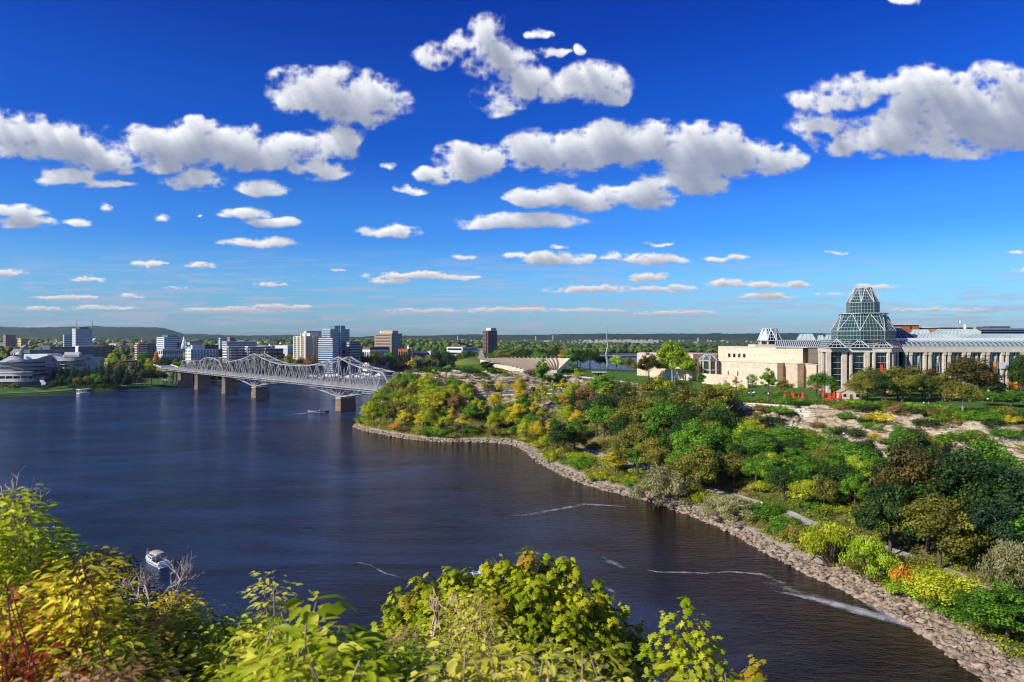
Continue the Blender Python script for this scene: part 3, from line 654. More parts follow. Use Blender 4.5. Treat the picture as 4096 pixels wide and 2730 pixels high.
def thin_out(limit=296):
    """the trees that show largest stay things of their own; the smallest rest becomes one mass"""
    T = [o for o in bpy.data.objects if o.get('category') == 'tree']
    def size(o):
        dx, dy = PXY(o.location)
        off = 1e-3 if dx < -150 or dx > 4250 else 1
        return off*o.scale.z*(o.scale.x+o.scale.y)/o.location.y**2
    reg = {r[0].name for r in REG}; T.sort(key=size, reverse=True); rest = [o for o in T[limit:] if o.name in reg]
    if not rest: return
    VV = []; FF = []; TT = []; MI = []; mats = []; off = 0; names = {o.name for o in rest}; ch = {}
    for o in bpy.data.objects:
        if o.parent is not None and o.parent.name in names: ch.setdefault(o.parent.name, []).append(o)
    for o in rest:
        M_ = Matrix.LocRotScale(o.location, o.rotation_euler, o.scale)
        R_ = np.array(M_)
        for c in ch[o.name]:
            me = c.data; v = np.empty(len(me.vertices)*3, np.float32); me.vertices.foreach_get('co', v); v = v.reshape(-1, 3); m_ = c.material_slots[0].material
            if m_.name not in mats: mats.append(m_.name)
            if c.name.startswith('crown'):
                q = v.reshape(-1, 4, 3)[::2]; c0 = q.mean(1, keepdims=True); q = (c0+(q-c0)*1.35).reshape(-1, 3)
                t = np.empty(len(me.vertices), np.float32); me.attributes['tint'].data.foreach_get('value', t); t = t.reshape(-1, 4)[::2].ravel(); f = np.arange(len(q)).reshape(-1, 4)
            else:
                q = v; ls = [tuple(p.vertices) for p in me.polygons if len(p.vertices) == 4]; f = np.array(ls); t = np.zeros(len(q), np.float32)
            VV.append(q@R_[:3, :3].T+R_[:3, 3]); FF.append(f+off); off += len(q); TT.append(t); MI.append(np.full(len(f), mats.index(m_.name), np.int32))
    me = npmesh('distant_small_trees', np.concatenate(VV), np.concatenate(FF), np.concatenate(TT))
    for n_ in mats: me.materials.append(bpy.data.materials[n_])
    me.polygons.foreach_set('material_index', np.concatenate(MI))
    tag(link('distant_small_trees', me), 'smaller trees filling in between the individual ones on the banks', 'trees', kind='stuff')
    REG[:] = [r for r in REG if r[0].name not in names]
    for o in rest:
        for c in ch[o.name]: bpy.data.objects.remove(c)
        bpy.data.objects.remove(o)
def name_registry():
    thin_out()
    groups = {}
    for r in REG: groups.setdefault((r[1], r[2], r[3]), []).append(r)
    for (zone, c, w), L_ in groups.items():
        L_.sort(key=lambda r: r[0].location.x/r[0].location.y)
        for i, r in enumerate(L_):
            o = ordinal_from_left(i, len(L_))
            r[0]['label'] = f"{c} {w} {zone}"+(f", {o}" if o else '')
    for r in REG:
        if 'group' not in r[0]: r[0]['group'] = ('shrubs and bushes ' if 'shrub' in r[3] or 'bush' in r[3] else 'trees ')+r[1]

# paths and roads laid on the bank
def ribbon(name, m, su0, su1, b0, b1, lift, step=.1, across=3):
    P = []; n = int((su1-su0)/step)+1
    for i in range(n):
        su = su0+(su1-su0)*i/(n-1)
        for k in range(across+1):
            q = rowpt(su, b0+(b1-b0)*k/across); z = gz(q.x, q.y, q.z); P.append((q.x, q.y, z+lift))
    a = across+1; idx = np.arange(len(P)).reshape(n, a)
    Fq = np.stack([idx[:-1, :-1], idx[1:, :-1], idx[1:, 1:], idx[:-1, 1:]], -1).reshape(-1, 4)
    return tag(link(name, npmesh(name, np.array(P), Fq[:, ::-1]), m), kind='structure')
pathm = mat('path_gravel', (.30,.28,.25), .95, .2, .5, c2=(.42,.40,.37)); road_m = mat('road_asphalt', (.10,.10,.11), .9, .2, .4, c2=(.16,.16,.17))
ribbon('path', pathm, 0.2, 8.2, 2.72, 3.02, .22, .05)
ribbon('road', road_m, .2, 11.4, 6.12, 6.95, .12, .08)

PATH = [rowpt(.2+i*.1, 2.87) for i in range(82)]
def near_path(x, y, d):
    return any((x-p.x)**2+(y-p.y)**2 < d*d for p in PATH)
placed = []
def sow(zone, su0, su1, b0, b1, n, mind, kinds, cols, h0, h1, seed, avoid=3.2, skip=None, pile=.45):
    r = random.Random(seed); c = 0; t = 0
    while c < n and t < n*60:
        t += 1; su = r.uniform(su0, su1); b = r.uniform(b0, b1); q = rowpt(su, b)
        if any((q.x-a)**2+(q.y-bb)**2 < mind*mind for a, bb in placed): continue
        if near_path(q.x, q.y, avoid): continue
        if skip and skip(PXY(q)): continue
        k = r.choices([a for a, _ in kinds], [b_ for _, b_ in kinds])[0]
        cc = r.choices([a for a, _ in cols], [b_ for _, b_ in cols])[0]
        if k == 'shrub' or k == 'willow': hh = r.uniform(2.4, 4.4)
        else: hh = r.uniform(h0, h1)
        if plant(k, cc, q.x, q.y, hh, zone=zone, bark=(r.choice([BARKG, BARKP]) if k == 'bare' else None)): placed.append((q.x, q.y)); c += 1
K1 = [('round', 4), ('tall', 2), ('wispy', 2), ('broad', 1)]
# specimen trees first, so that the sown ones keep clear of them
def spec(*a, **k):
    o = by_px(*a, **k)
    if o: placed.append((o.location.x, o.location.y))
    return o
spec('large', 'dark bronze', 3650, 1742, 168, 340, label='big dark bronze tree standing against the lower stone wall')
spec('large', 'dark green', 3880, 1775, 160, 400, label='tallest dark green tree at the right, right of the bronze tree')
spec('large', 'dark green', 3560, 1900, 160, 290, label='dark green tree in front of the big bronze tree')
spec('large', 'olive green', 3760, 1960, 150, 340, label='broad olive tree below the tall dark tree at right')
spec('large', 'deep blue green', 4010, 1960, 146, 330, label='deep blue green tree near the right edge above the grey bush')
spec('willow', 'grey green', 2640, 1880, 223, 240, label='round grey green willow bush at the water, left one')
spec('willow', 'grey green', 2920, 1985, 200, 260, label='spreading grey green willow bush at the rocky shore between path and water')
spec('willow', 'yellow green', 3330, 2090, 160, 260, label='yellow green rounded bush by the shore at the path end')
spec('willow', 'bright lime', 3480, 2150, 150, 240, label='lime bush leaning over the shore rocks, lower one')
spec('willow', 'grey green', 4060, 2180, 134, 260, label='pale grey green bush at the right edge above the rocks')
spec('large', 'fresh green', 4030, 2330, 119, 400, label='bright green tree at the lower right edge over the rocks')
spec('shrub', 'orange', 3620, 2245, 143, 110, label='reddish orange leaved shrub beside the path near the shore')
spec('broad', 'yellow green', 3770, 2260, 132, 280, label='yellow green shrubby tree between rocks and path end')
spec('tall', 'golden yellow', 2460, 1800, 262, 130, label='golden weeping tree leaning over the dark water')
spec('large', 'olive green', 2850, 1525, 283, 210, label='tallest olive tree of the central slope, below the terrace wall')
spec('large', 'dark green', 2760, 1600, 283, 220, label='dark tree beside the tallest olive tree of the slope')
spec('wispy', 'grey green', 2740, 1530, 300, 150, label='thin grey green tree rising above the central slope')
spec('large', 'olive green', 2600, 1570, 300, 200, label='olive tree left of the grey thin tree, central slope')
spec('conifer', 'dark green', 2293, 1545, 352, 60, label='dark narrow conifer in front of the road balustrade')
spec('tall', 'fresh green', 2168, 1425, 404, 70, label='slim fresh green tree growing at the cliff foot')
spec('tall', 'dark green', 1950, 1440, 418, 65, label='dark green tree on the cliff ledge beside the grassy knoll')
spec('tall', 'dark green', 1810, 1440, 424, 26, label='thin dark tree climbing the left end of the cliff')
spec('tall', 'orange', 1580, 1560, 423, 60, label='orange tree at the bridge end of the point')
spec('round', 'fresh green', 1490, 1590, 427, 80, label='green tree lowest on the tip of the point')
sow('on the wooded point', 10.1, 14.3, 2.6, 6.6, 84, 4.3, [('bushy', 7), ('tall', 2), ('wispy', 2), ('bare', 1.0)], [('yellow green', 8), ('golden yellow', 4), ('olive green', 3), ('fresh green', 3), ('bright lime', 1.5), ('russet brown', .5)], 10.5, 15.5, 11, 0)
sow('above the small beach', 8.2, 10.1, 1.9, 5.8, 46, 4.4, [('bushy', 6), ('tall', 2), ('wispy', 3), ('bare', 1.4)], [('yellow green', 5), ('golden yellow', 3), ('orange', .5), ('fresh green', 2.5), ('bright lime', 1), ('olive green', 1.5), ('russet brown', 1)], 9, 14, 12, 0)
sow('on the central slope', 5.6, 8.3, 2.0, 5.6, 46, 5.0, [('bushy', 6), ('broad', 1), ('tall', 1), ('large', 2), ('wispy', 1)], [('olive green', 5), ('dark green', 3), ('yellow green', 2), ('russet brown', .5), ('fresh green', 3)], 13, 19, 13, 3.6)
sow('below the stone walls', 3.3, 5.7, 3.15, 5.0, 44, 4.9, [('bushy', 6), ('broad', 1), ('large', 2), ('wispy', .5)], [('fresh green', 5), ('dark green', 3), ('bright lime', 1), ('yellow green', 1), ('olive green', 1)], 9.5, 13.5, 14, 4.0)
sow('at the right margin', 1.0, 3.3, 3.15, 5.0, 20, 6.6, [('large', 3), ('bushy', 3)], [('dark green', 3), ('fresh green', 3), ('bright lime', 1), ('deep blue green', 1.5)], 14, 20, 15, 3.6)
placed_t = list(placed); placed = []
sow('among the trees of the point', 10.1, 14.5, 1.75, 3.6, 32, 3.0, [('shrub', 1)], [('yellow green', 4), ('fresh green', 3), ('russet brown', 1), ('orange', .6)], 2, 3, 21, 0)
sow('along the middle shore', 5.0, 10.0, 1.55, 2.6, 34, 3.6, [('shrub', 1)], [('yellow green', 3), ('fresh green', 3), ('olive green', 2)], 2, 3, 22, 2.2)
sow('along the lower shore', 1.5, 5.0, 1.7, 2.7, 20, 4.0, [('shrub', 1)], [('fresh green', 3), ('bright lime', 3), ('olive green', 2)], 2, 3, 23, 2.0)
sow('behind the path', 1.5, 9.0, 3.15, 5.2, 40, 4.2, [('shrub', 1)], [('fresh green', 3), ('olive green', 2), ('yellow green', 2)], 2, 3, 24, 3.4)
sow('on the cliff below the terrace', 1.2, 6.4, 6.9, 8.7, 84, 2.8, [('shrub', 6)], [('fresh green', 5), ('golden yellow', 1.5), ('olive green', 4), ('russet brown', 1.5), ('orange', .5), ('dark green', 3)], 4, 6, 25, 0)
sow('rising from the cliff foot', 1.4, 5.4, 5.3, 7.4, 16, 6, [('tall', 2), ('wispy', 2), ('bushy', 1)], [('fresh green', 3), ('olive green', 3)], 7, 11, 29, 0)
sow('on the rocks above the road', 6.4, 10.0, 7.2, 8.9, 26, 3.6, [('shrub', 4), ('tall', 1.5)], [('fresh green', 3), ('yellow green', 3), ('russet brown', 2), ('dark green', 2)], 4, 6, 26, 0)
sow('on the headland cliff', 10.0, 12.8, 8.0, 8.9, 12, 4.5, [('shrub', 4)], [('dark green', 3), ('russet brown', 2), ('fresh green', 2)], 3, 5, 27, 0)
for px, py, D, c in ((2075,1605,385,'yellow green'),(2178,1535,382,'yellow green'),(2212,1518,388,'bright lime'),(2255,1528,386,'fresh green'),(2308,1520,384,'yellow green'),(2352,1520,382,'bright lime'),(2396,1522,380,'fresh green'),(1875,1528,412,'bright lime'),(1950,1520,409,'yellow green'),(2130,1540,390,'fresh green'),(1800,1530,414,'fresh green'),(2478,1525,378,'dark green')):
    by_px('tall', c, px, py, D, 34, zone='in the planted row beside the road')
# lawn and terrace trees on the plateau
Z = 'on the lawn by the steel spire'
for k, c, px, py, D, w in (('round','olive green',2010,1400,520,62),('bushy','dark green',1690,1388,560,110),('round','dark green',2175,1393,520,110),('round','dark green',2215,1385,535,90),('round','fresh green',2262,1404,505,90),('broad','dark green',2360,1392,515,95),('round','bright lime',2468,1418,510,75),('round','dark green',2425,1420,520,60),('wispy','fresh green',2310,1465,500,70),('round','dark green',2075,1410,530,60),('bushy','fresh green',1985,1392,548,80),('bushy','olive green',2050,1396,545,80),('bushy','dark green',2110,1390,548,90),('bushy','fresh green',2160,1400,510,80),('bushy','dark green',2310,1396,540,80),('bushy','dark green',2400,1405,535,70),('bushy','olive green',2515,1425,530,60),('bushy','dark green',2220,1430,500,60),('bushy','fresh green',2290,1450,495,60),('bushy','olive green',2545,1440,500,50)):
    if px != 1690: by_px(k, c, px, py, D, w, zone=Z)
by_px('round', 'orange', 2252, 1397, 515, 45, label='tree with orange top behind the dark lawn trees')
by_px('large', 'bright lime', 2690, 1352, 398, 160, label='huge bright lime tree on the gallery lawn', bark=BARKG)
by_px('large', 'bright lime', 2735, 1400, 392, 110, label='right companion of the huge lime tree, same bright green')
by_px('large', 'dark bronze', 2594, 1402, 404, 108, label='very dark rounded tree left of the huge lime tree')
by_px('round', 'dark green', 2655, 1440, 420, 70, label='dark tree between the dark rounded and the huge lime tree')
by_px('tall', 'fresh green', 2806, 1484, 362, 44, label='small green tree in front of the glass pavilion')
Z = 'in front of the gallery'
for k, c, px, py, D, w in (('wispy','fresh green',3008,1478,322,56),('tall','fresh green',3075,1465,312,72),('round','olive green',3140,1512,310,70),('broad','olive green',3130,1555,303,80),('wispy','fresh green',2905,1515,330,40),('round','yellow green',2870,1530,322,50),('round','yellow green',2915,1528,318,46),('round','yellow green',2970,1534,316,44),
  ('wispy','russet brown',2945,1500,335,46),('broad','fresh green',3285,1480,308,130),('wispy','russet brown',3265,1525,303,80),('round','bright lime',3343,1533,308,48),('wispy','russet brown',3405,1510,300,80),('wispy','russet brown',3470,1530,292,90),
  ('bushy', 'olive green', 3480, 1456, 305, 140),('bushy', 'olive green', 3560, 1454, 306, 160),('bushy', 'olive green', 3640, 1451, 300, 150),('bushy', 'dark bronze', 3720, 1464, 300, 130),('wispy','olive green',3590,1510,292,120),('wispy','olive green',3690,1500,290,110)):
    by_px(k, c, px, py, D, w, zone=Z)
for k, c, px, py, D, w in (('bushy', 'olive green', 3440, 1486, 288, 120),('bushy', 'dark green', 3530, 1491, 286, 140),('bushy', 'olive green', 3610, 1486, 284, 150),('bushy', 'dark green', 3700, 1491, 286, 130),('bushy', 'olive green', 3770, 1486, 284, 130),('large','dark green',3970,1500,278,110),('broad','fresh green',3950,1560,268,100)):
    by_px(k, c, px, py, D, w, zone='under the terrace shade')
by_px('large', 'dark bronze', 3880, 1408, 282, 230, label='largest dark bronze tree in front of the colonnade')
by_px('broad', 'olive green', 3850, 1508, 246, 170, label='flat topped olive pine with tall bare trunk on the cliff edge', bark=BARKG)
by_px('tall', 'orange', 4062, 1500, 285, 60, label='orange tinged tree beside the right edge, terrace level')
by_px('large', 'dark green', 4085, 1400, 275, 120, label='dark green tree cut by the right edge, terrace level')
by_px('large', 'fresh green', 4050, 1555, 262, 130, label='fresh green tree below the banners at the right')
placed = []
sow('along the terrace edge', 1.5, 6.2, 8.8, 9.15, 24, 3.5, [('shrub', 1)], [('fresh green', 4), ('bright lime', 1), ('olive green', 2)], 2, 3, 31, 0, skip=lambda q: 2960 < q[0] < 3120 or 3330 < q[0] < 3440)

# woods across the river: crowds that read as one mass
def woods(name, n, pick, seed, mname, label):
    rs = np.random.RandomState(seed); phi = (1+5**.5)/2
    bm_ = bpy.data.meshes.new('tmp'); import bmesh
    b = bmesh.new(); bmesh.ops.create_icosphere(b, subdivisions=2, radius=1); b.verts.ensure_lookup_table()
    V0 = np.array([v.co[:] for v in b.verts]); F0 = np.array([[v.index for v in f.verts] for f in b.faces]); b.free(); bpy.data.meshes.remove(bm_)
    VV = []; FF = []; TT = []; k = 0; variants = []
    for i in range(12):
        d = 1+.38*np.array([noise.noise(Vector(v*1.7)+Vector((i*5., 0, 0))) for v in V0])+.30*np.array([noise.noise(Vector(v*4.5)+Vector((i*5., 3, 0))) for v in V0])
        variants.append(V0*d[:, None])
    while k < n:
        p = pick(rs)
        if p is None: continue
        x, y, z, r, h, t = p; v = variants[rs.randint(12)]; a = rs.rand()*6.28
        R_ = np.array([[math.cos(a), -math.sin(a), 0], [math.sin(a), math.cos(a), 0], [0, 0, 1]])
        VV.append((v@R_.T)*np.array([r, r, h*.55])+np.array([x, y, z+h*.5])); FF.append(F0+k*len(V0)); TT.append(np.full(len(V0), t)+(V0[:, 2]*.06)); k += 1
    o = link(name, npmesh(name, np.concatenate(VV), np.concatenate(FF), np.concatenate(TT)), MATS[mname])
    return tag(o, label, 'trees', kind='stuff')
m, n, p = nodemat('far_foliage'); at = n.nodes.new('ShaderNodeAttribute'); at.attribute_name = 'tint'
geo = n.nodes.new('ShaderNodeNewGeometry'); nz_ = n.nodes.new('ShaderNodeTexNoise'); nz_.inputs['Scale'].default_value = .45; nz_.inputs['Detail'].default_value = 5; nz_.inputs['Roughness'].default_value = .7; n.links.new(geo.outputs['Position'], nz_.inputs[0])
ma = n.nodes.new('ShaderNodeMath'); ma.operation = 'MULTIPLY_ADD'; n.links.new(nz_.outputs[0], ma.inputs[0]); ma.inputs[1].default_value = .6; n.links.new(at.outputs['Fac'], ma.inputs[2])
sb = n.nodes.new('ShaderNodeMath'); n.links.new(ma.outputs[0], sb.inputs[0]); sb.inputs[1].default_value = -.3; sb.operation = 'ADD'
r = n.nodes.new('ShaderNodeValToRGB'); n.links.new(sb.outputs[0], r.inputs[0]); e = r.color_ramp.elements
e[0].position = 0; e[0].color = (.010,.025,.006,1); e[1].position = 1; e[1].color = (.30,.15,.03,1)
for q, c in ((.3,(.03,.065,.010)),(.5,(.075,.13,.014)),(.7,(.17,.19,.022)),(.86,(.26,.20,.03))): e.new(q).color = c+(1,)
n.links.new(r.outputs[0], p.inputs['Base Color']); p.inputs['Roughness'].default_value = .9; p.inputs['Specular IOR Level'].default_value = .1
bp = n.nodes.new('ShaderNodeBump'); bp.inputs['Distance'].default_value = 1.5; bp.inputs['Strength'].default_value = 1; n.links.new(nz_.outputs[0], bp.inputs['Height']); n.links.new(bp.outputs[0], p.inputs['Normal'])
CLEAR = []      # (px0, px1, D0, D1) kept free of far woods
CLEAR += [(-400, 470, 600, 860), (470, 770, 640, 850)]
def pick_north(rs):
    px = rs.uniform(-700, 4700); s = shore_n(px); D = s+16+(rs.rand()**1.7)*5200
    if px > 1740 and rs.rand() < .3: D = s+12+rs.rand()*60
    if px > 2600 and px < 4096 and rs.rand() < .8: return None
    if any(a < px < b and c < D < d for a, b, c, d in CLEAR): return None
    if 1600 < px < 1745 and D < s+45: return None
    city = px < 1700 and D > 900
    if city and rs.rand() < .35: return None
    x = (px-CX)/F*D; sc_ = 1+max(0, D-1500)/2600
    r_ = rs.uniform(3.2, 9.5)*sc_; h = rs.uniform(8, 18)*(1+.12*(sc_-1))
    if px > 1900: h *= .85
    t = .40+.17*rs.normal()
    if 1050 < px < 1740 and D < 1400: t += .12
    return x, D, north_z(px, D)-.5, r_, h, float(np.clip(t, .12, .98))
woods('far_woods', 9500, pick_north, 4, 'far_foliage', 'green and yellowing woods spread across the far side of the river')
# individual trees of the far bank park and around the bridge end
rr = random.Random(77)
Z = 'behind the bridge'
for px, py, D, w, c in ((1040,1400,960,70,'olive green'),(1100,1425,940,60,'fresh green'),(1150,1415,980,66,'olive green'),(1205,1422,1000,60,'russet brown'),(1240,1425,990,70,'russet brown'),(1290,1428,1010,60,'fresh green'),(1345,1405,1020,34,'bright lime'),(1310,1420,1040,30,'orange'),(1370,1420,1030,60,'russet brown'),(1400,1400,1060,60,'fresh green'),(1440,1405,1070,60,'dark green'),(1470,1412,1050,50,'dark green'),
   (1505,1402,1080,60,'golden yellow'),(1520,1430,1060,44,'russet brown'),(1560,1405,1090,70,'fresh green'),(1595,1440,1080,50,'orange'),(1640,1440,1100,44,'golden yellow'),(1620,1405,1105,40,'dark green'),(1670,1420,1120,50,'grey green'),(1715,1418,1110,56,'olive green'),(1745,1392,1120,56,'dark green'),(1790,1400,1150,60,'dark green'),(1830,1410,1160,60,'olive green'),(1850,1400,1200,50,'fresh green'),(1535,1425,1075,34,'russet brown'),(1180,1440,960,50,'fresh green'),(1090,1455,930,60,'dark green'),(900,1450,900,60,'dark green'),(960,1455,905,60,'dark green'),(1880,1395,1250,60,'dark green'),(1930,1400,1240,60,'fresh green')):
    by_px('round' if rr.random() < .6 else 'broad', c, px, py, D, w, zone=Z, z=3.5)
Z = 'in the park by the curved museum'
for i in range(20):
    px = 215+i*15.5; by_px('conifer', 'deep blue green', px, 1458+8*math.sin(i*2.1)+max(0, (240-px))*.3, 735+rr.uniform(-10, 22), 34, zone=Z, z=4)
for px, py, D, w, c, k in ((240,1492,708,40,'dark green','round'),(275,1508,703,44,'dark green','round'),(310,1505,706,48,'olive green','broad'),(350,1500,712,50,'olive green','broad'),(385,1488,718,55,'fresh green','broad'),(400,1500,712,45,'fresh green','round'),(450,1490,730,44,'dark green','round'),(12,1533,668,40,'russet brown','round'),(60,1530,668,36,'olive green','round'),(215,1520,700,60,'dark green','broad'),
   (510,1500,738,30,'deep blue green','conifer'),(548,1476,746,50,'dark green','round'),(578,1470,744,56,'dark green','round'),(605,1478,750,50,'dark green','round'),(632,1475,752,46,'dark green','broad'),(655,1482,756,44,'dark green','round'),(680,1488,778,34,'bright lime','round'),(575,1400,900,56,'fresh green','round'),(440,1410,880,66,'bright lime','round'),(600,1432,860,46,'yellow green','round'),(660,1420,880,74,'dark green','broad'),(725,1458,860,36,'yellow green','round'),(700,1445,880,50,'fresh green','round'),(520,1450,840,40,'grey green','conifer'),(480,1440,860,50,'olive green','round'),(625,1402,960,30,'orange','round'),(770,1440,900,50,'olive green','round'),(820,1440,930,60,'fresh green','round'),(560,1445,850,40,'dark green','round')):
    by_px(k, c, px, py, D, w, zone=Z, z=4)
for px, w in ((665,16),(688,16),(420,50),(300,70),(380,60),(60,50),(180,80)):
    by_px('shrub', 'fresh green' if px > 600 else 'dark green', px, 1518 if px > 600 else 1536, 750 if px > 600 else 690, w, zone=Z, z=3.5)
# park lawn and its paths
def sheet_n(name, m, edge0, edge1, lift, pxs):
    V = []
    for px in pxs:
        a = float(np.interp(px, [e[0] for e in edge0], [e[1] for e in edge0])); b = float(np.interp(px, [e[0] for e in edge1], [e[1] for e in edge1]))
        for k in range(7):
            D = shore_n(px)+a+(b-a)*k/6; V.append(W(px, D, north_z(px, D)+lift))
    idx = np.arange(len(V)).reshape(len(pxs), 7)
    Fq = np.stack([idx[:-1, :-1], idx[1:, :-1], idx[1:, 1:], idx[:-1, 1:]], -1).reshape(-1, 4)
    return tag(link(name, npmesh(name, np.array(V), Fq[:, ::-1]), m), kind='structure')
lawn_m = mat('lawn', (.035,.11,.012), 1, .2, .15, spec=.1, c2=(.07,.19,.02))
sheet_n('park_lawn', lawn_m, [(-300,4),(760,4)], [(-300,80),(500,90),(760,40)], .25, range(-300, 761, 20))
sheet_n('peninsula_lawn', mat('dry_lawn', (.10,.15,.02), 1, .2, .05, c2=(.18,.22,.03)), [(1570,3),(1745,3)], [(1570,20),(1640,45),(1745,45)], .25, range(1570, 1746, 10))
sheet_n('riverside_path', pathm, [(-300,12),(150,13),(400,14),(520,26),(560,40)], [(-300,14.5),(150,15.5),(400,16.5),(520,30),(560,44)], .4, range(-300, 561, 20))
sheet_n('park_path', pathm, [(30,30),(300,26),(480,40),(530,44)], [(30,33),(300,29),(480,43),(530,48)], .4, range(30, 531, 20))
# ---------------------------------------------------------------- the steel bridge
BP0 = Vector((-130, 513, 0)); BD = Vector((-.69, .724, 0)).normalized(); BN = Vector((-.724, -.69, 0)).normalized()
def bp_(t, s, z): return BP0+BD*t+BN*s+Vector((0, 0, z))
steel = mat('bridge_steel', (.17,.17,.18), .6, .25, .15, metal=.0, c2=(.34,.34,.34)); steel_d = mat('deck_steel', (.13,.13,.15), .7, .3, .3, c2=(.22,.22,.24))
pier_m = brickmat('pier_stone', (.42,.28,.17), (.26,.18,.12), (.12,.09,.07), 1.9, .8, ms=.05); conc = mat('pale_concrete', (.46,.44,.40), .9, .15, .3, c2=(.58,.56,.52))
white = mat('white_paint', (.72,.73,.74), .5, .06, .5); rust = mat('rusty_iron', (.30,.13,.05), .8, .4, 1)
bridge = thing('truss_bridge', 'long grey steel cantilever truss bridge crossing the river on stone piers', 'bridge', (0, 0, 0))
T0 = -70; T1 = 402
dk = MB()
def slab(mb, t0, t1, s0, s1, z0, z1):
    P = [bp_(t, s, z) for z in (z0, z1) for (t, s) in ((t0, s0), (t1, s0), (t1, s1), (t0, s1))]
    mb.poly(P, [(0,3,2,1),(4,5,6,7),(0,1,5,4),(1,2,6,5),(2,3,7,6),(3,0,4,7)])
ZD = 20.0
slab(dk, T0, T1, -9.2, -.4, ZD-.9, ZD-.1); dk.build('deck', steel_d, bridge)
rs_ = MB(); slab(rs_, T0, T1, -8.6, -1.0, ZD-.096, ZD-.02); rs_.build('roadway', mat('bridge_roadway', (.34,.34,.34), .8, .15, .3), bridge)
for s0, s1, nm in ((.5, 5.2, 'sidewalk'), (-14, -9.7, 'side_lane')):
    w_ = MB(); slab(w_, T0-12, T1, s0, s1, ZD-.75, ZD-.35)
    for i in range(int((T1-T0+12)/3)): slab(w_, T0-12+i*3, T0-12+i*3+.5, s0, s1, ZD-1.3, ZD-.76)
    w_.build(nm, mat('boardwalk', (.24,.23,.22), .9, .2, .6) if nm == 'sidewalk' else steel_d, bridge)
fa = MB(); slab(fa, T0-12, T1, 5.21, 5.5, ZD-1.25, ZD-.2); slab(fa, T0-12, T1, 5.21, 5.5, ZD-2.6, ZD-2.1)
for i in range(150): slab(fa, T0-12+i*3.1, T0-12+i*3.1+.5, 5.21, 5.5, ZD-2.1, ZD-1.25)
fa.build('edge_girder', steel, bridge)
gd = MB(); slab(gd, T0-12, T1, .05, .45, ZD-2.4, ZD+.6); slab(gd, T0-12, T1, -9.6, -9.25, ZD-2.4, ZD+.6); slab(gd, T0, T1, -9.2, .0, ZD-2.0, ZD-1.6); gd.build('side_girder', steel_d, bridge)
for s_ in (5.35, .8, -13.9):
    r_ = MB()
    for i in range(int((T1-T0+12)/4)+1): t = T0-12+i*4; r_.bar(bp_(t, s_, ZD-.35), bp_(t, s_, ZD+.95), .12)
    for z in (.95, .55, .15): r_.bar(bp_(T0-12, s_, ZD+z), bp_(T1, s_, ZD+z), .10)
    r_.build('railing', steel, bridge)
TOPS = [[(-72,20),(-60,31),(-45,32.4),(-30,33.8),(-15,36.4),(0,40.6),(17,37),(34,34.3),(51,32.4),(64,32.1),(77,32),(89,32.1),(102,32.4),(119,34.3),(136,37),(152,40.6),(166,37.4),(180,35),(194,33.3),(210,31.8),(222,20)],
        [(224,20),(234,30.5),(248,33.8),(262,34.6),(276,33.8),(289,30.5),(298,20)], [(300,20),(308,29.5),(320,29.9),(332,29.9),(344,29.5),(352,20)]]
for s_ in (0.25, -9.45):
    lo = MB()
    for tp in TOPS:
        tr = MB(); ch = MB()
        for i in range(len(tp)-1):
            a, b = tp[i], tp[i+1]
            ch.bar(bp_(a[0], s_, a[1]), bp_(b[0], s_, b[1]), .85, .85)
        tr.bar(bp_(tp[0][0], s_, ZD-.3), bp_(tp[-1][0], s_, ZD-.3), .5)
        for i in range(1, len(tp)-1):
            t, z = tp[i]; tr.bar(bp_(t, s_, ZD-.3), bp_(t, s_, z), .95 if t in (0, 152) else .42)
        for i in range(1, len(tp)-2):
            a, b = tp[i], tp[i+1]; mid = (a[0]+b[0])/2
            tr.bar(bp_(a[0], s_, a[1]), bp_(mid, s_, ZD-.3), .5); tr.bar(bp_(b[0], s_, b[1]), bp_(mid, s_, ZD-.3), .5)
            tr.bar(bp_(mid, s_, ZD-.3), bp_(mid, s_, ZD+(a[1]+b[1]-2*ZD)*.32), .3)
        trs = tr.build('truss', steel, bridge); ch.build('top_chord', steel, trs)
        if tp is TOPS[0]: trs0 = trs
    prev = None
    LOW = [(-62,17.2),(-46,16.0),(-30,14.6),(-15,12.6),(0,10.6),(17,13.0),(34,15.0),(51,16.6),(70,17.4),(89,17.4),(102,16.6),(119,15.0),(136,13.0),(152,10.6),(168,13),(186,15.4),(204,17.2)]
    for i, (t, z) in enumerate(LOW):
        if prev: lo.bar(bp_(prev[0], s_, prev[1]), bp_(t, s_, z), .95)
        if z < 17: lo.bar(bp_(t, s_, z), bp_(t, s_, ZD-2), .5)
        if prev and min(z, prev[1]) < 16.6:
            hi_, lw = ((prev, (t, z)) if prev[1] > z else ((t, z), prev)); lo.bar(bp_(lw[0], s_, lw[1]), bp_(hi_[0], s_, ZD-2), .6); 
            if lw[0] in (0, 152): lo.bar(bp_(lw[0], s_, lw[1]), bp_(lw[0]+(5 if hi_[0] > lw[0] else -5), s_, ZD-2), .7)
        prev = (t, z)
    lo.build('lower_truss', steel, trs0)
br_ = MB()
for tp in TOPS:
    for i in range(1, len(tp)-1):
        br_ = MB(); t, z = tp[i]; br_.bar(bp_(t, .2, z), bp_(t, -9.4, z), .5)
        if i < len(tp)-2:
            t2, z2 = tp[i+1]; br_.bar(bp_(t, .2, z), bp_(t2, -9.4, z2), .35); br_.bar(bp_(t, -9.4, z), bp_(t2, .2, z2), .35)
        br_.build('cross_bracing', steel, bridge)
    for t, z in ((tp[0], tp[1]), (tp[-1], tp[-2])): br_ = MB(); br_.bar(bp_(z[0], .2, z[1]-1.6), bp_(z[0], -9.4, z[1]-1.6), .5); br_.build('portal_beam', steel, bridge)
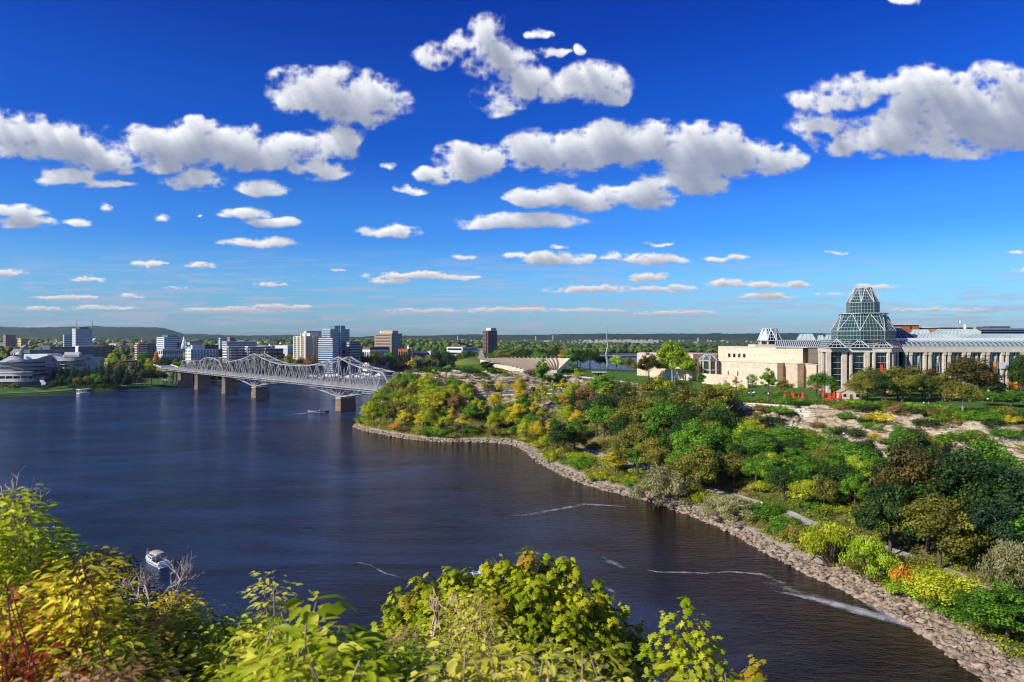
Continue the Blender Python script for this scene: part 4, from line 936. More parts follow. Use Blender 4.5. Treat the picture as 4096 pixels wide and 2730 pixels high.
for t, z in LOW: br_ = MB(); br_.bar(bp_(t, .2, z), bp_(t, -9.4, z), .4); br_.build('cross_beam', steel, bridge)
def pier(t, ztop, wdt, s_far=-13.5, s_near=2.6, lab=None):
    P = []; 
    def ring(z, k, grow=0):
        w = wdt/2*k+grow; return [bp_(t+a*w, s+b, z) for a, s, b in ((-1, s_near-2.2, grow), (-.12, s_near, grow), (.12, s_near, grow), (1, s_near-2.2, grow), (1, s_far+1.5, -grow), (.3, s_far, -grow), (-.3, s_far, -grow), (-1, s_far+1.5, -grow))]
    m_ = MB(); R = [ring(-3, 1.1, .25), ring(5.5, 1.05, .2), ring(6.3, 1.0, 0), ring(ztop-.8, .96, -.1)]; n = 8
    m_.poly([v for r in R for v in r], [(j*n+i, j*n+(i+1) % n, (j+1)*n+(i+1) % n, (j+1)*n+i) for j in range(3) for i in range(n)]+[tuple(range(24, 32))])
    o = m_.build('pier', pier_m, bridge)
    c_ = MB(); R = [ring(ztop-.8, 1.0, .15), ring(ztop, 1.0, .15)]; c_.poly([v for r in R for v in r], [(i, (i+1) % n, n+(i+1) % n, n+i) for i in range(n)]+[tuple(range(8, 16)), tuple(reversed(range(8)))]); c_.build('pier_cap', conc, o)
    # the pale quoin stripe on the upstream nose
    return o
pier(0, 10.2, 6.0); pier(152, 10.2, 6.0); pier(223, ZD-2.5, 5.0); pier(299, ZD-2.5, 4.6); pier(353, ZD-2.5, 5.5)
for i, t in enumerate((362, 370, 378, 386, 394)):
    tb = MB()
    for s_ in (-12, -8, -2, 3): tb.bar(bp_(t, s_*.9-.5, 3), bp_(t, s_*.7, ZD-2.4), .6); tb.bar(bp_(t+3, s_, 3), bp_(t, s_*.7, ZD-2.4), .35)
    tb.bar(bp_(t, -10, ZD-2.6), bp_(t, 4, ZD-2.6), .8); tb.bar(bp_(t, -10, 4), bp_(t, 4, ZD-3), .3); tb.bar(bp_(t, 4, 4), bp_(t, -10, ZD-3), .3)
    tb.build('trestle', steel_d, bridge)
# lamps along the bridge walk
glob = mat('lamp_globe', (.85,.85,.82), .3, .02, 1); black = mat('black_iron', (.015,.015,.018), .45, .2, 1)
# approach viaduct on the far side, turning left
ap = MB(); A = bp_(402, -4, 0); B_ = W(640, 905); 
dv = (B_-A).normalized(); nv_ = Vector((-dv.y, dv.x, 0))
def aslab(mb, w0, w1, z0, z1, A=A, B=B_):
    P = [q+nv_*w+Vector((0, 0, z)) for z in (z0, z1) for q, w in ((A, w0), (B, w0), (B, w1), (A, w1))]
    mb.poly(P, [(0,1,2,3),(7,6,5,4),(4,5,1,0),(5,6,2,1),(6,7,3,2),(7,4,0,3)])
apr = thing('approach_ramp', 'low road ramp leading off the far end of the bridge to the left', 'ramp')
aslab(ap, -9, 9, ZD-1.6, ZD-.05); ap.build('deck', steel_d, apr)
a2 = MB(); aslab(a2, -9, -8.6, ZD-.04, ZD+1); aslab(a2, 8.6, 9, ZD-.04, ZD+1); a2.build('parapet', conc, apr)
a3 = MB()
for i in range(9):
    c = A.lerp(B_, (i+.5)/9); a3.box(c.x-1, c.x+1, c.y-5, c.y+5, 2, ZD-1.61)
a3.build('support', conc, apr)
# the near approach on the point and the bus-sized abutment
ab = MB(); P = [(-86, 470), (-72, 486), (-56, 478), (-70, 458)]
q = [bp_(-82, 5.5, 0), bp_(-60, 5.5, 0), bp_(-60, -14, 0), bp_(-110, -14, 0)]
ab.prism([(v.x, v.y) for v in q], 8, ZD-1.4); tag(ab.build('bridge_abutment', conc), 'pale concrete abutment carrying the bridge onto the wooded point', 'abutment')
# distant flat bridge over the eastern channel
fb = thing('girder_bridge', 'low flat pale girder bridge over the river far behind the lawn trees', 'bridge')
g = MB(); g.poly([W(1990, 1330, 14), W(2900, 1620, 16), W(2900, 1634, 16), W(1990, 1344, 14), W(1990, 1330, 16.4), W(2900, 1620, 18.4), W(2900, 1634, 18.4), W(1990, 1344, 16.4)], [(0,3,2,1),(4,5,6,7),(0,1,5,4),(2,3,7,6)]); g.build('deck', white, fb)
g = MB(); g.poly([W(1990, 1332, 11), W(2900, 1622, 13), W(2900, 1632, 13), W(1990, 1342, 11), W(1990, 1332, 13.98), W(2900, 1622, 15.98), W(2900, 1632, 15.98), W(1990, 1342, 13.98)], [(0,3,2,1),(4,5,6,7),(0,1,5,4),(2,3,7,6)]); g.build('girder', steel_d, fb)
for i in range(9):
    g = MB(); c = W(2020+i*100, 1340+i*32, 0); g.box(c.x-1.5, c.x+1.5, c.y-5, c.y+5, -2, 11+.2*i); g.build('pier', conc, fb)
# trees on the ledges aside, the stone walls of the slope
wallm = brickmat('retaining_stone', (.62,.54,.42), (.44,.38,.30), (.12,.10,.08), 2.2, .75, ms=.07, bump=.8)
whitew = brickmat('white_block_stone', (.72,.68,.58), (.58,.53,.44), (.13,.11,.09), 2.8, .9, ms=.08, bump=.8)
def stone_wall(label, m, su0, su1, b0, zt, drop, out=.6, name='stone_wall', n=30):
    """a wall standing along the bank rows, its top zt over the row"""
    mb = MB(); P = []
    for i in range(n+1):
        su = su0+(su1-su0)*i/n; q = rowpt(su, b0); q2 = rowpt(su, b0-1.5); d = Vector((q2.x-q.x, q2.y-q.y, 0)).normalized()
        j = noise.noise(Vector((su*3, b0, 0)))*.25
        for w, z in ((out, q.z+zt-drop), (out*.8, q.z+zt+j), (-.5, q.z+zt+j), (-.5, q.z+zt-drop)): P.append((q.x+d.x*w, q.y+d.y*w, z))
    fs = []
    for i in range(n):
        a = i*4
        for k in range(4): fs.append((a+k, a+(k+1) % 4, a+4+(k+1) % 4, a+4+k))
    fs += [(0, 3, 2, 1), (n*4, n*4+1, n*4+2, n*4+3)]
    mb.poly(P, fs); o = mb.build(name, m); return tag(o, label, 'wall')
stone_wall('pale stone retaining wall below the road, behind the bronze tree', wallm, 3.05, 4.25, 6.0, .9, 9.0)
stone_wall('stone retaining wall stub at the right edge below the road', wallm, 1.1, 2.55, 6.0, .9, 8.5)
stone_wall('low stone wall curving below the road among trees', wallm, 4.55, 5.75, 6.0, .7, 4.5)
stone_wall('white block wall under the terrace with the black railing', whitew, 4.35, 5.75, 8.0, 1.2, 5.5, out=1.6)
stone_wall('pale balustrade wall beside the road above the beach', conc, 8.2, 9.9, 6.0, 1.0, 3.4, name='road_wall')
stone_wall('low parapet wall on top of the headland cliff', conc, 9.8, 12.6, 8.25, 1.4, 2.2, name='parapet_wall')
stone_wall('low parapet wall beside the lawn kiosk above the rocks', conc, 7.6, 9.6, 8.4, 1.0, 2.0, name='parapet_wall')
# ---------------------------------------------------------------- the gallery
stone = brickmat('gallery_stone', (.72,.58,.43), (.62,.49,.35), (.46,.37,.27), 3.2, .75, rough=.8, ms=.03, bump=.1)
gconc = mat('gallery_concrete', (.50,.43,.34), .85, .12, .4, c2=(.64,.56,.46))
frame_m = mat('white_frame', (.36,.42,.43), .4, .08, 1); gframe = mat('grey_frame', (.30,.34,.36), .45, .15, 1)
dglass = glassmat('dark_teal_glass', (.006,.018,.020), .08, .6, .4); bglass = glassmat('blue_black_glass', (.004,.010,.022), .07, .5, .4)
copper = mat('pale_copper', (.42,.55,.50), .55, .12, .2, stretch=(1,1,.2), c2=(.56,.68,.62)); zinc = mat('zinc_roof', (.42,.45,.48), .5, .1, .3)
def clear_glass(name, c, alpha):
    m, n, p = nodemat(name); p.inputs['Base Color'].default_value = c+(1,); p.inputs['Roughness'].default_value = .05; p.inputs['Alpha'].default_value = alpha
    t = n.nodes.new('ShaderNodeTexNoise'); t.inputs['Scale'].default_value = .5; g = n.nodes.new('ShaderNodeTexCoord'); n.links.new(g.outputs['Object'], t.inputs[0])
    mr = n.nodes.new('ShaderNodeMapRange'); n.links.new(t.outputs[0], mr.inputs[0]); mr.inputs[1].default_value = .35; mr.inputs[2].default_value = .65; mr.inputs[3].default_value = alpha-.15; mr.inputs[4].default_value = alpha+.15
    n.links.new(mr.outputs[0], p.inputs['Alpha']); return m
tglass = clear_glass('teal_glazing', (.012,.055,.055), .80)
def octring(cx, cy, r, z, n=8, rot=0): return [Vector((cx+r*math.cos(rot+2*math.pi*(k+.5)/n), cy+r*math.sin(rot+2*math.pi*(k+.5)/n), z)) for k in range(n)]
def glass_frustum(parent, cx, cy, r0, z0, r1, z1, rows, colsn, n=8, rot=0, tri=True, cap=True, gm=None, w=.13, trim=None):
    A = octring(cx, cy, r0, z0, n, rot); B = octring(cx, cy, r1, z1, n, rot)
    g = MB().poly(A+B, [(i, (i+1) % n, n+(i+1) % n, n+i) for i in range(n)]+([tuple(range(n, 2*n))] if cap else []))
    go = g.build('glazing', gm or tglass, parent)
    f = MB(); t_ = MB()
    for i in range(n):
        a0, a1, b0, b1 = A[i], A[(i+1) % n], B[i], B[(i+1) % n]; nn = (a1-a0).cross(b0-a0).normalized()*.12
        if nn.dot(Vector(((a0.x+a1.x)/2-cx, (a0.y+a1.y)/2-cy, 0))) < 0: nn = -nn
        f.bar(a0+nn, b0+nn, w*1.5)
        for k in range(rows+1):
            s = k/rows; f.bar(a0.lerp(b0, s)+nn, a1.lerp(b1, s)+nn, w*(1.6 if k in (0, rows) else 1))
        for k in range(1, colsn):
            s = k/colsn; f.bar(a0.lerp(a1, s)+nn, b0.lerp(b1, s)+nn, w*.7)
        if tri:
            ap_ = b0.lerp(b1, .5)+nn*2; t_.bar(a0+nn*2, ap_, w*1.9); t_.bar(a1+nn*2, ap_, w*1.9)
    f.build('glazing_bars', frame_m, go)
    if tri: t_.build('gable_frame', trim or mat('light_grey_frame', (.50,.53,.55), .5, .08, 1), go)
    return go
hall = thing('glass_hall', 'tall stepped glass hall with crystal tower rising over the gallery', 'building')
HX, HYY = 173.6, 338.0; RR = math.radians(-9)
k8 = 1/math.cos(math.pi/8)
glass_frustum(hall, HX, HYY, 6.9*k8, 72.2, 3.5*k8, 79.5, 5, 5, rot=RR)
glass_frustum(hall, HX, HYY, 6.7*k8, 66.9, 6.7*k8, 72.1, 3, 4, rot=RR, tri=False, cap=False)
glass_frustum(hall, HX, HYY, 13.2*k8, 58.3, 9.6*k8, 66.8, 5, 7, rot=RR)
glass_frustum(hall, HX, HYY, 13.1*k8, 54.0, 13.1*k8, 58.2, 2, 7, rot=RR, tri=False, cap=False)
lg = MB(); P0 = octring(HX, HYY, 10.4*k8, 66.85, 8, RR)
for i in range(8): lg.bar(P0[i], P0[(i+1) % 8], .5, .35)
P0 = octring(HX, HYY, 3.7*k8, 79.55, 8, RR)
for i in range(8): lg.bar(P0[i], P0[(i+1) % 8], .35)
lg.build('ledge', zinc, hall)
# pale inner ribs seen through the glass
ir = MB()
for r_, z_, zt in ((6.0, 66.9, 72), (12.0, 54, 62)):
    for q in range(8):
        a = RR+2*math.pi*q/8; p = Vector((HX+r_*math.cos(a), HYY+r_*math.sin(a), z_))
        for da in (-.28, .28):
            a2_ = a+da; ir.bar((HX+r_*.95*math.cos(a2_), HYY+r_*.95*math.sin(a2_), z_), (HX+r_*.45*math.cos(a), HYY+r_*.45*math.sin(a), zt), .5)
ir.build('inner_ribs', conc, hall)
# skirt roof: gables in a row and glazed slopes
FR = [W(3276, 340), W(3303, 327), W(3562, 321), W(3606, 331)]
top = [W(3290, 352), W(3330, 334.5), W(3548, 329), W(3578, 338)]
sk = MB(); sf = MB()
for i in range(3):
    a, b = FR[i].copy(), FR[i+1].copy(); c, d = top[i+1].copy(), top[i].copy(); a.z = b.z = 50.2; c.z = d.z = 53.9
    sk.poly([a, b, c, d], [(0, 1, 2, 3)])
    up_ = Vector((0, -.1, .12)); L_ = (b-a).length; nn = max(2, int(L_/2.2))
    for k in range(nn+1): sf.bar(a.lerp(b, k/nn)+up_, d.lerp(c, k/nn)+up_, .22)
    for k in range(5): sf.bar(a.lerp(d, k/4)+up_, b.lerp(c, k/4)+up_, .26)
sko = sk.build('skirt_glazing', tglass, hall); sf.build('skirt_bars', frame_m, sko)
for px in (3346, 3438, 3531):
    a = W(px-40, 323.2, 50.3); b = W(px+40, 321.2, 50.3); ap_ = W(px, 327.5, 54.4); bk = W(px, 334, 54.2)
    g = MB().poly([a, b, ap_, bk], [(0, 1, 2), (1, 3, 2), (0, 2, 3)]); go = g.build('gable_glazing', dglass, hall)
    f = MB(); o_ = Vector((0, -.15, .05)); f.bar(a+o_, ap_+o_, .3); f.bar(b+o_, ap_+o_, .3); f.bar(a+o_, b+o_, .3)
    for s in (.35, .68): f.bar(a.lerp(ap_, s)+o_, b.lerp(ap_, s)+o_, .2)
    for s in (.25, .5, .75): f.bar(a.lerp(b, s)+o_, ap_+o_, .14)
    f.build('gable_frame', MATS['light_grey_frame'], go)
fl = MB().poly([Vector((v.x, v.y, 53.95)) for v in top]+[Vector((HX+16, 352, 53.95)), Vector((HX-16, 356, 53.95))], [(0, 1, 2, 3, 4, 5)]); fl.build('flat_roof', zinc, hall)
def along(A, B, px):
    s = (px-CX)/F; d = B-A; t = (s*A.y-A.x)/(d.x-s*d.y); return A+d*t
hb = MB(); hb.prism([(v.x, v.y) for v in [FR[0]+Vector((.8,1.2,0)), FR[1]+Vector((.8,1.2,0)), FR[2]+Vector((-.5,1.4,0)), FR[3]+Vector((-.8,1.2,0)), Vector((HX+20, 360, 0)), Vector((HX-18, 362, 0))]], 27, 50.1); hb.build('hall_glass_wall', dglass, hall)
lt = MB()
for i in range(3):
    a, b = FR[i].copy(), FR[i+1].copy(); a.z = b.z = 49.0; lt.bar(a, b, 1.2, 1.7)
lt.build('lintel', gconc, hall)
for px, w in ((3280,1.0),(3290,1.0),(3309,.9),(3318,.9),(3371,1.0),(3381,1.0),(3403,.9),(3462,1.0),(3472,1.0),(3495,.9),(3553,1.0),(3567,.9),(3576,.9),(3588,.9)):
    seg = 0 if px < 3303 else (1 if px < 3562 else 2); p = along(FR[seg], FR[seg+1], px)
    c_ = MB(); c_.box(p.x-w/2, p.x+w/2, p.y-.7, p.y+.7, 26.5, 48.2); c_.build('column', gconc, hall)
ml = MB(); a, b = FR[1].copy(), FR[2].copy()
for z in (46.2, 43.2, 40.3, 37.4, 34.5, 31.6): a.z = b.z = z; ml.bar(a+Vector((0,.9,0)), b+Vector((0,.9,0)), .18, .2)
for px in range(3322, 3560, 17): p = along(FR[1], FR[2], px); ml.bar((p.x, p.y+1.0, 28), (p.x, p.y+1.0, 48), .07)
ml.build('mullions', gframe, hall)
bn = MB(); p = along(FR[1], FR[2], 3531); bn.box(p.x-.8, p.x+.5, p.y+.6, p.y+.75, 38.5, 42.3); bn.build('red_banner', mat('red_cloth', (.62,.06,.02), .8, .1, 1), hall)
# stone wing
wing = thing('gallery_stone_wing', 'long beige stone gallery wing with four small square windows', 'building')
def walls(parent, name, pts, back, z0, z1, m=stone):
    mb = MB(); poly = [(v.x, v.y) for v in pts]+[(v.x, v.y) for v in back]; mb.prism(poly, z0, z1); return mb.build(name, m, parent)
LW = [W(2857,398), W(3109,362), W(3137,368), W(3190,352), W(3219,357.5), W(3276,343)]
UW = [W(2873,405), W(3211,362), W(3230,366.5), W(3277,353)]
walls(wing, 'lower_block', LW, [W(3277,400), W(2857,440)], 26, 41.4)
ub = walls(wing, 'upper_block', UW, [W(3279,420), W(2873,455)], 41.38, 49.6)
cp = MB()
for i in range(3): a, b = UW[i].copy(), UW[i+1].copy(); a.z = b.z = 49.75; cp.bar(a, b, .5, .35)
for i in range(5): a, b = LW[i].copy(), LW[i+1].copy(); a.z = b.z = 41.5; cp.bar(a, b, .5, .3)
cp.build('coping', gconc, wing)
def wall_win(parent, A, B, px0, px1, z0, z1, name='window', gm=None):
    a = along(A, B, px0); b = along(A, B, px1); d = (b-a).normalized(); nn = Vector((d.y, -d.x, 0)); 
    if nn.y > 0: nn = -nn
    a, b = a+nn*.05, b+nn*.05
    f = MB(); a2_, b2_ = a-d*.2, b+d*.2
    for z in (z0, z1): f.bar(Vector((a2_.x, a2_.y, z)), Vector((b2_.x, b2_.y, z)), .25, .25)
    for q in (a, b): f.bar((q.x, q.y, z0), (q.x, q.y, z1), .25, .25)
    fo = f.build(name, gconc, parent)
    g = MB(); g.poly([(a.x, a.y, z0), (b.x, b.y, z0), (b.x, b.y, z1), (a.x, a.y, z1)]+[(q.x-nn.x*.3, q.y-nn.y*.3, z) for q, z in ((a, z0), (b, z0), (b, z1), (a, z1))], [(0,1,2,3),(7,6,5,4),(0,4,5,1),(3,2,6,7),(1,5,6,2),(0,3,7,4)])
    g.build('pane', gm or dglass, fo); return fo
for px in (2912, 2932, 2952, 2972): wall_win(wing, UW[0], UW[1], px, px+11, 43.6, 46.0)
for px in (2874, 2911, 2949): wall_win(wing, LW[0], LW[1], px, px+5, 32.6, 36.3)
rail = MB(); a, b = UW[0].copy(), UW[1].copy(); o_ = Vector((-1.6, -1.6, 0))
for z in (42.4, 41.9): a.z = b.z = z; rail.bar(a+o_, b+o_, .12)
rail.build('railing', frame_m, wing)
# skylight roof with ribs behind the upper block
sr = MB(); a0, a1 = W(3100, 374, 50.0), W(3300, 352, 50.0); b0, b1 = W(3104, 384, 53.4), W(3318, 360, 53.4)
sr.poly([a0, a1, b1, b0, W(3104, 392, 50), W(3318, 368, 50)], [(0,1,2,3), (3,2,5,4), (0,3,4), (1,5,2)]); so_ = sr.build('skylight', bglass, wing)
rb = MB()
for i in range(27):
    s = i/26; p = a0.lerp(a1, s); q = b0.lerp(b1, s); m_ = p.lerp(q, .5)+Vector((0, -.5, 1.0)); rb.bar(p+Vector((0,-.2,.2)), m_, .45); rb.bar(m_, q+Vector((0,0,.2)), .45)
rb.bar(b0, b1, .8, .5); rb.bar(a0, a1, .8, .5); rb.build('skylight_ribs', zinc, so_)
def gable_roof(parent, name, px0, px1, D, ze, zr, depth, m=copper):
    mb = MB(); a, b = W(px0, D, ze), W(px1, D, ze); c, d = W(px1, D+depth, ze), W(px0, D+depth, ze); ri = min((b.x-a.x)*.18, depth*.5)
    r0_, r1_ = W(px0, D+depth/2, zr)+Vector((ri, 0, 0)), W(px1, D+depth/2, zr)-Vector((ri, 0, 0))
    mb.poly([a, b, c, d, r0_, r1_], [(0,1,5,4), (1,2,5), (2,3,4,5), (3,0,4), (3,2,1,0)]); mb.poly([v+Vector((0,0,-.02)) for v in (a, b, c, d)]+[v+Vector((0,0,-3.2)) for v in (a, b, c, d)], [(0,1,5,4),(1,2,6,5),(2,3,7,6),(3,0,4,7)])
    o = mb.build(name, m, parent); rb_ = MB(); n_ = max(2, int((b.x-a.x)/2.2))
    for k in range(n_+1): s = k/n_; rb_.bar(a.lerp(b, s)+Vector((0,-.05,.08)), r0_.lerp(r1_, s)+Vector((0,0,.08)), .18)
    rb_.build('roof_seams', frame_m, o); return o
gable_roof(wing, 'roof_lantern', 3186, 3262, 385, 54.2, 57.2, 12); gable_roof(wing, 'roof_lantern', 3268, 3296, 380, 54.2, 56.4, 8); gable_roof(wing, 'roof_lantern', 3294, 3362, 376, 54.2, 56.8, 14)
bx = MB(); bx.box(W(3012,392).x, W(3098,392).x, 388, 400, 49.6, 51.2); bx.build('roof_block', gconc, wing)
# low wing further left and the walls below it
lw = thing('gallery_low_wing', 'low beige stone wing half hidden behind the huge lime tree', 'building')
walls(lw, 'wall', [W(2548,440), W(2705,430), W(2772,412)], [W(2872,440), W(2560,470)], 26, 45.2)
walls(lw, 'wall', [W(2600,423), W(2770,400)], [W(2790,411.5), W(2605,429)], 26, 36.2)
for px in (2774, 2785, 2795): wall_win(lw, W(2705,430), W(2772,412), px-14, px-8, 38.4, 42.2)
for px in (2735, 2745, 2755): wall_win(lw, W(2705,430), W(2772,412), px, px+5, 36.9, 40.9)
tw = MB(); a, b = W(2808, 384), W(2990, 352); mbp = [a, b, b+Vector((1, 1.2, 0)), a+Vector((1, 1.2, 0))]; tw.prism([(v.x, v.y) for v in mbp], 26, 35.0); tag(tw.build('terrace_wall', stone), 'low beige wall in front of the stone gallery wing', 'wall')
pv = thing('glass_pavilion', 'small pavilion with faceted glass roof between the gallery wings', 'pavilion')
PX_, PY_ = W(2836, 396).x, 396.0
glass_frustum(pv, PX_, PY_, 5.0*1.08, 42.2, 2.4*1.08, 45.2, 3, 3, rot=.2)
d_ = MB(); r_ = octring(PX_, PY_, 4.4, 31, 8, .2); d_.prism([(v.x, v.y) for v in r_], 27, 42.15); d_.build('glass_wall', dglass, pv)
for v in octring(PX_, PY_, 5.0, 0, 8, .2):
    c_ = MB(); c_.box(v.x-.4, v.x+.4, v.y-.4, v.y+.4, 27, 42); c_.build('post', gconc, pv)
bb = MB(); 
for z in (41.8, 36.5): 
    R_ = octring(PX_, PY_, 5.0, z, 8, .2)
    for i in range(8): bb.bar(R_[i], R_[(i+1) % 8], .5)
bb.build('beam', gconc, pv)
lk = thing('lookout_tower', 'small blue glass lookout tower on the stone wing roof', 'tower')
LX = W(3084, 392).x
glass_frustum(lk, LX, 394, 5.9*k8, 53.4, 3.5*k8, 60.2, 4, 3, rot=-.15, gm=bglass, w=.26)
tq = MB(); R_ = octring(LX, 394, 5.95*k8, 53.5, 8, -.15); R2 = octring(LX, 394, 3.55*k8, 60.2, 8, -.15)
j = min(range(8), key=lambda i: (R_[i]+R_[(i+1) % 8]).y+.9*(R_[i]+R_[(i+1) % 8]).x)
a, b = R_[j], R_[(j+1) % 8]; ap_ = R2[j].lerp(R2[(j+1) % 8], .5); o_ = Vector((-.35, -.35, .1)); tq.poly([a+o_, b+o_, ap_+o_], [(0, 1, 2)]); tq.build('bright_panel', mat('silver_glass', (.55,.66,.78), .25, .3, 1.5), lk)
dr = MB(); dr.prism([(v.x, v.y) for v in octring(LX, 394, 5.2, 0, 8, -.15)], 51.1, 53.3); dr.build('drum', bglass, lk)
for v in octring(LX, 394, 5.7, 0, 8, -.15): c_ = MB(); c_.box(v.x-.35, v.x+.35, v.y-.35, v.y+.35, 49.8, 53.35); c_.build('post', gconc, lk)
# colonnade wing to the right
cw = thing('colonnade_wing', 'long gallery wing with paired concrete columns and ribbed glass roof', 'building')
X0, X1 = W(3604, 333).x, 330.0; CY = 331.0
b_ = MB(); b_.box(X0, X1, CY+1.3, CY+60, 26, 50.0); b_.build('glass_wall', glassmat('warm_dark_glass', (.02,.03,.032), .1, .7, .25), cw)
b_ = MB(); b_.box(X0-.5, X1, CY-.8, CY+1.2, 48.0, 50.4); b_.build('entablature', gconc, cw)
x = W(3622, CY).x
i = 0
while x < 300:
    for dx in (0, 2.4):
        c_ = MB(); c_.box(x+dx-.55, x+dx+.55, CY-.6, CY+.9, 26, 47.98); c_.box(x+dx-.72, x+dx+.72, CY-.85, CY+1.1, 46.6, 47.9); c_.build('column', gconc, cw)
    m2 = MB()
    for z in (31, 34.5, 38, 41.5, 45): m2.box(x+3.6, x+8.2, CY+1.1, CY+1.28, z, z+.18)
    for q in range(4): m2.box(x+4.2+q*1.2, x+4.35+q*1.2, CY+1.1, CY+1.27, 27, 47.9)
    for q in range(2): m2.tube([(x+5+q*2.3, CY+1.2, 42), (x+4.6+q*2.3, CY+.95, 45), (x+5.4+q*2.3, CY+1.1, 48)], [.1, .5, .2], 5)
    m2.build('window_frame', frame_m, cw); x += 9.35; i += 1
sl = MB(); sl.poly([(X0,CY-.5,50.6),(X1,CY-.5,50.6),(X1,CY+7,53.6),(X0,CY+7,53.6)], [(0,1,2,3)]); slo = sl.build('sloped_glazing', clear_glass('roof_glazing', (.10,.17,.20), .8), cw)
rb = MB(); x = X0
while x < X1:
    rb.bar((x, CY-.6, 50.7), (x+.6, CY+3, 52.9), .3); rb.bar((x+.6, CY+3, 52.9), (x, CY+7, 53.8), .3); rb.poly([(x+.9,CY,50.9),(x+1.7,CY+1,51.3),(x+2.0,CY+6,53.45),(x+1.2,CY+5,53.3)], [(0,1,2,3)]); x += 2.35
rb.bar((X0, CY-.5, 50.7), (X1, CY-.5, 50.7), .35); rb.build('roof_ribs', frame_m, slo)
wb = MB(); wb.box(X0-8, X1, CY+7.1, CY+8.4, 53.2, 54.9); wb.build('white_parapet', white, cw)
gable_roof(cw, 'copper_roof', 3600, 3850, 352, 54.5, 56.9, 14); gable_roof(cw, 'copper_roof', 3858, 4300, 352, 54.5, 57.0, 14)
gable_roof(cw, 'copper_roof', 3636, 3725, 372, 56.7, 59.6, 12); gable_roof(cw, 'copper_roof', 3712, 3945, 370, 56.7, 59.8, 14)
pg = MB(); pg.poly([W(3563,352,54.2), W(3668,350,54.2), W(3672,366,54.2), W(3566,368,54.2), W(3572,360,60.4), W(3600,360,60.4)], [(0,1,5,4),(1,2,5),(2,3,4,5),(3,0,4)]); pgo = pg.build('dark_glass_roof', bglass, cw)
f = MB(); 
for s in [k/7 for k in range(8)]: f.bar(W(3563,352,54.4).lerp(W(3668,350,54.4), s), W(3572,359.8,60.5).lerp(W(3600,359.8,60.5), s), .2)
for s in [k/4 for k in range(5)]: f.bar(W(3563,351.8,54.4).lerp(W(3572,359.6,60.5), s), W(3668,349.8,54.4).lerp(W(3600,359.6,60.5), s), .2)
f.build('glazing_bars', frame_m, pgo)
vt = MB(); n_ = 10; P = []
for px in (3925, 4420):
    for k in range(n_+1):
        a = math.pi*k/n_; P.append(W(px, 378-9*math.cos(a), 56.0+4.2*math.sin(a)))
vt.poly(P, [(k, k+1, n_+2+k, n_+1+k) for k in range(n_)]+[tuple(range(n_+1)), tuple(reversed(range(n_+1, 2*n_+2)))]); vo_ = vt.build('glass_vault', bglass, cw)
f = MB()
for k in range(1, n_): a = math.pi*k/n_; f.bar(W(3925, 378-9.1*math.cos(a), 56.0+4.3*math.sin(a)), W(4420, 378-9.1*math.cos(a), 56.0+4.3*math.sin(a)), .16)
f.build('glazing_bars', gframe, vo_)
lb = MB(); lb.box(W(4005,372).x, W(4085,372).x, 380, 392, 58, 61.4); lb.build('roof_plant_room', mat('brown_metal', (.09,.06,.05), .7, .2, .5), cw)
for px0, px1, y0, y1, c, nm in ((3974,3985,1447,1482,(.85,.22,.01),'orange_banner'),(3996,4036,1450,1476,(.55,.56,.58),'grey_banner'),(4049,4063,1447,1463,(.05,.42,.75),'blue_banner'),(4049,4061,1494,1516,(.05,.42,.75),'blue_banner')):
    a = WP(px0, y0, CY-1.2); b = WP(px1, y1, CY-1.2); m3 = MB(); m3.box(a.x, b.x, CY-1.2, CY-1.12, b.z, a.z); m3.build(nm, mat(nm+'_cloth', c, .8, .08, 1), cw)
# buildings seen over its roof
ob = thing('brick_building', 'orange red brick building block showing above the gallery roof', 'building')
z1 = WP(0, 1301, 520).z
m3 = MB(); m3.box(W(3565,520).x, W(3677,520).x, 520, 550, 30, z1); m3.build('wall', brickmat('orange_brick', (.50,.14,.05), (.44,.11,.04), (.35,.12,.06), 1.2, .4), ob)
m3 = MB(); m3.box(W(3560,519).x, W(3680,519).x, 519, 551, z1+.01, z1+.5); m3.build('parapet', conc, ob)
m3 = MB(); m3.box(W(3640,519.9).x, W(3646,519.9).x, 519.8, 519.95, z1-3, z1-.5); m3.build('window', dglass, ob)
m3 = MB()
for px, h in ((3618, 2.5), (3634, 2.5), (3627, 1.4)): m3.tube([(W(px,530).x, 530, z1+.4), (W(px,530).x, 530, z1+.4+h)], .15, 5)
m3.build('vent_pipe', frame_m, ob)
ob = thing('brown_building', 'brown flat roofed building with white chimney behind the colonnade roof', 'building')
z1 = WP(0, 1311, 500).z; m3 = MB(); m3.box(W(3762,500).x, W(3892,500).x, 500, 530, 30, z1); m3.build('wall', mat('brown_wall', (.24,.14,.08), .9, .2, .5), ob)
m3 = MB(); m3.box(W(3758,499).x, W(3896,499).x, 499, 531, z1+.01, z1+.4); m3.build('parapet', conc, ob)
m3 = MB(); m3.tube([W(3861,496,50), W(3861,496,WP(0,1299,496).z)], 1.0, 10); m3.build('chimney', white, ob)
fp = thing('flagpole', 'flagpole with red and white flag above the gallery roof', 'flagpole')
m3 = MB(); m3.tube([W(3832,490,50), W(3832,490,WP(0,1282,490).z)], [.2, .1], 6); m3.build('pole', frame_m, fp)
red = mat('red_paint', (.70,.02,.015), .6, .1, 1)
za = WP(0,1283,490).z; zb = WP(0,1291,490).z; xa = W(3832,490).x
for nm, u0, u1, m_ in (('flag_red', 0, .28, red), ('flag_white', .28, .72, white), ('flag_red', .72, 1, red)):
    m3 = MB(); w_ = 2.6
    P = []
    for u in (u0, (u0+u1)/2, u1):
        for z in (zb, za): P.append((xa+.15+u*w_, 490+.3*math.sin(u*7), z-.25*u))
    m3.poly(P, [(0,2,3,1), (2,4,5,3)]); m3.build(nm, m_, fp)
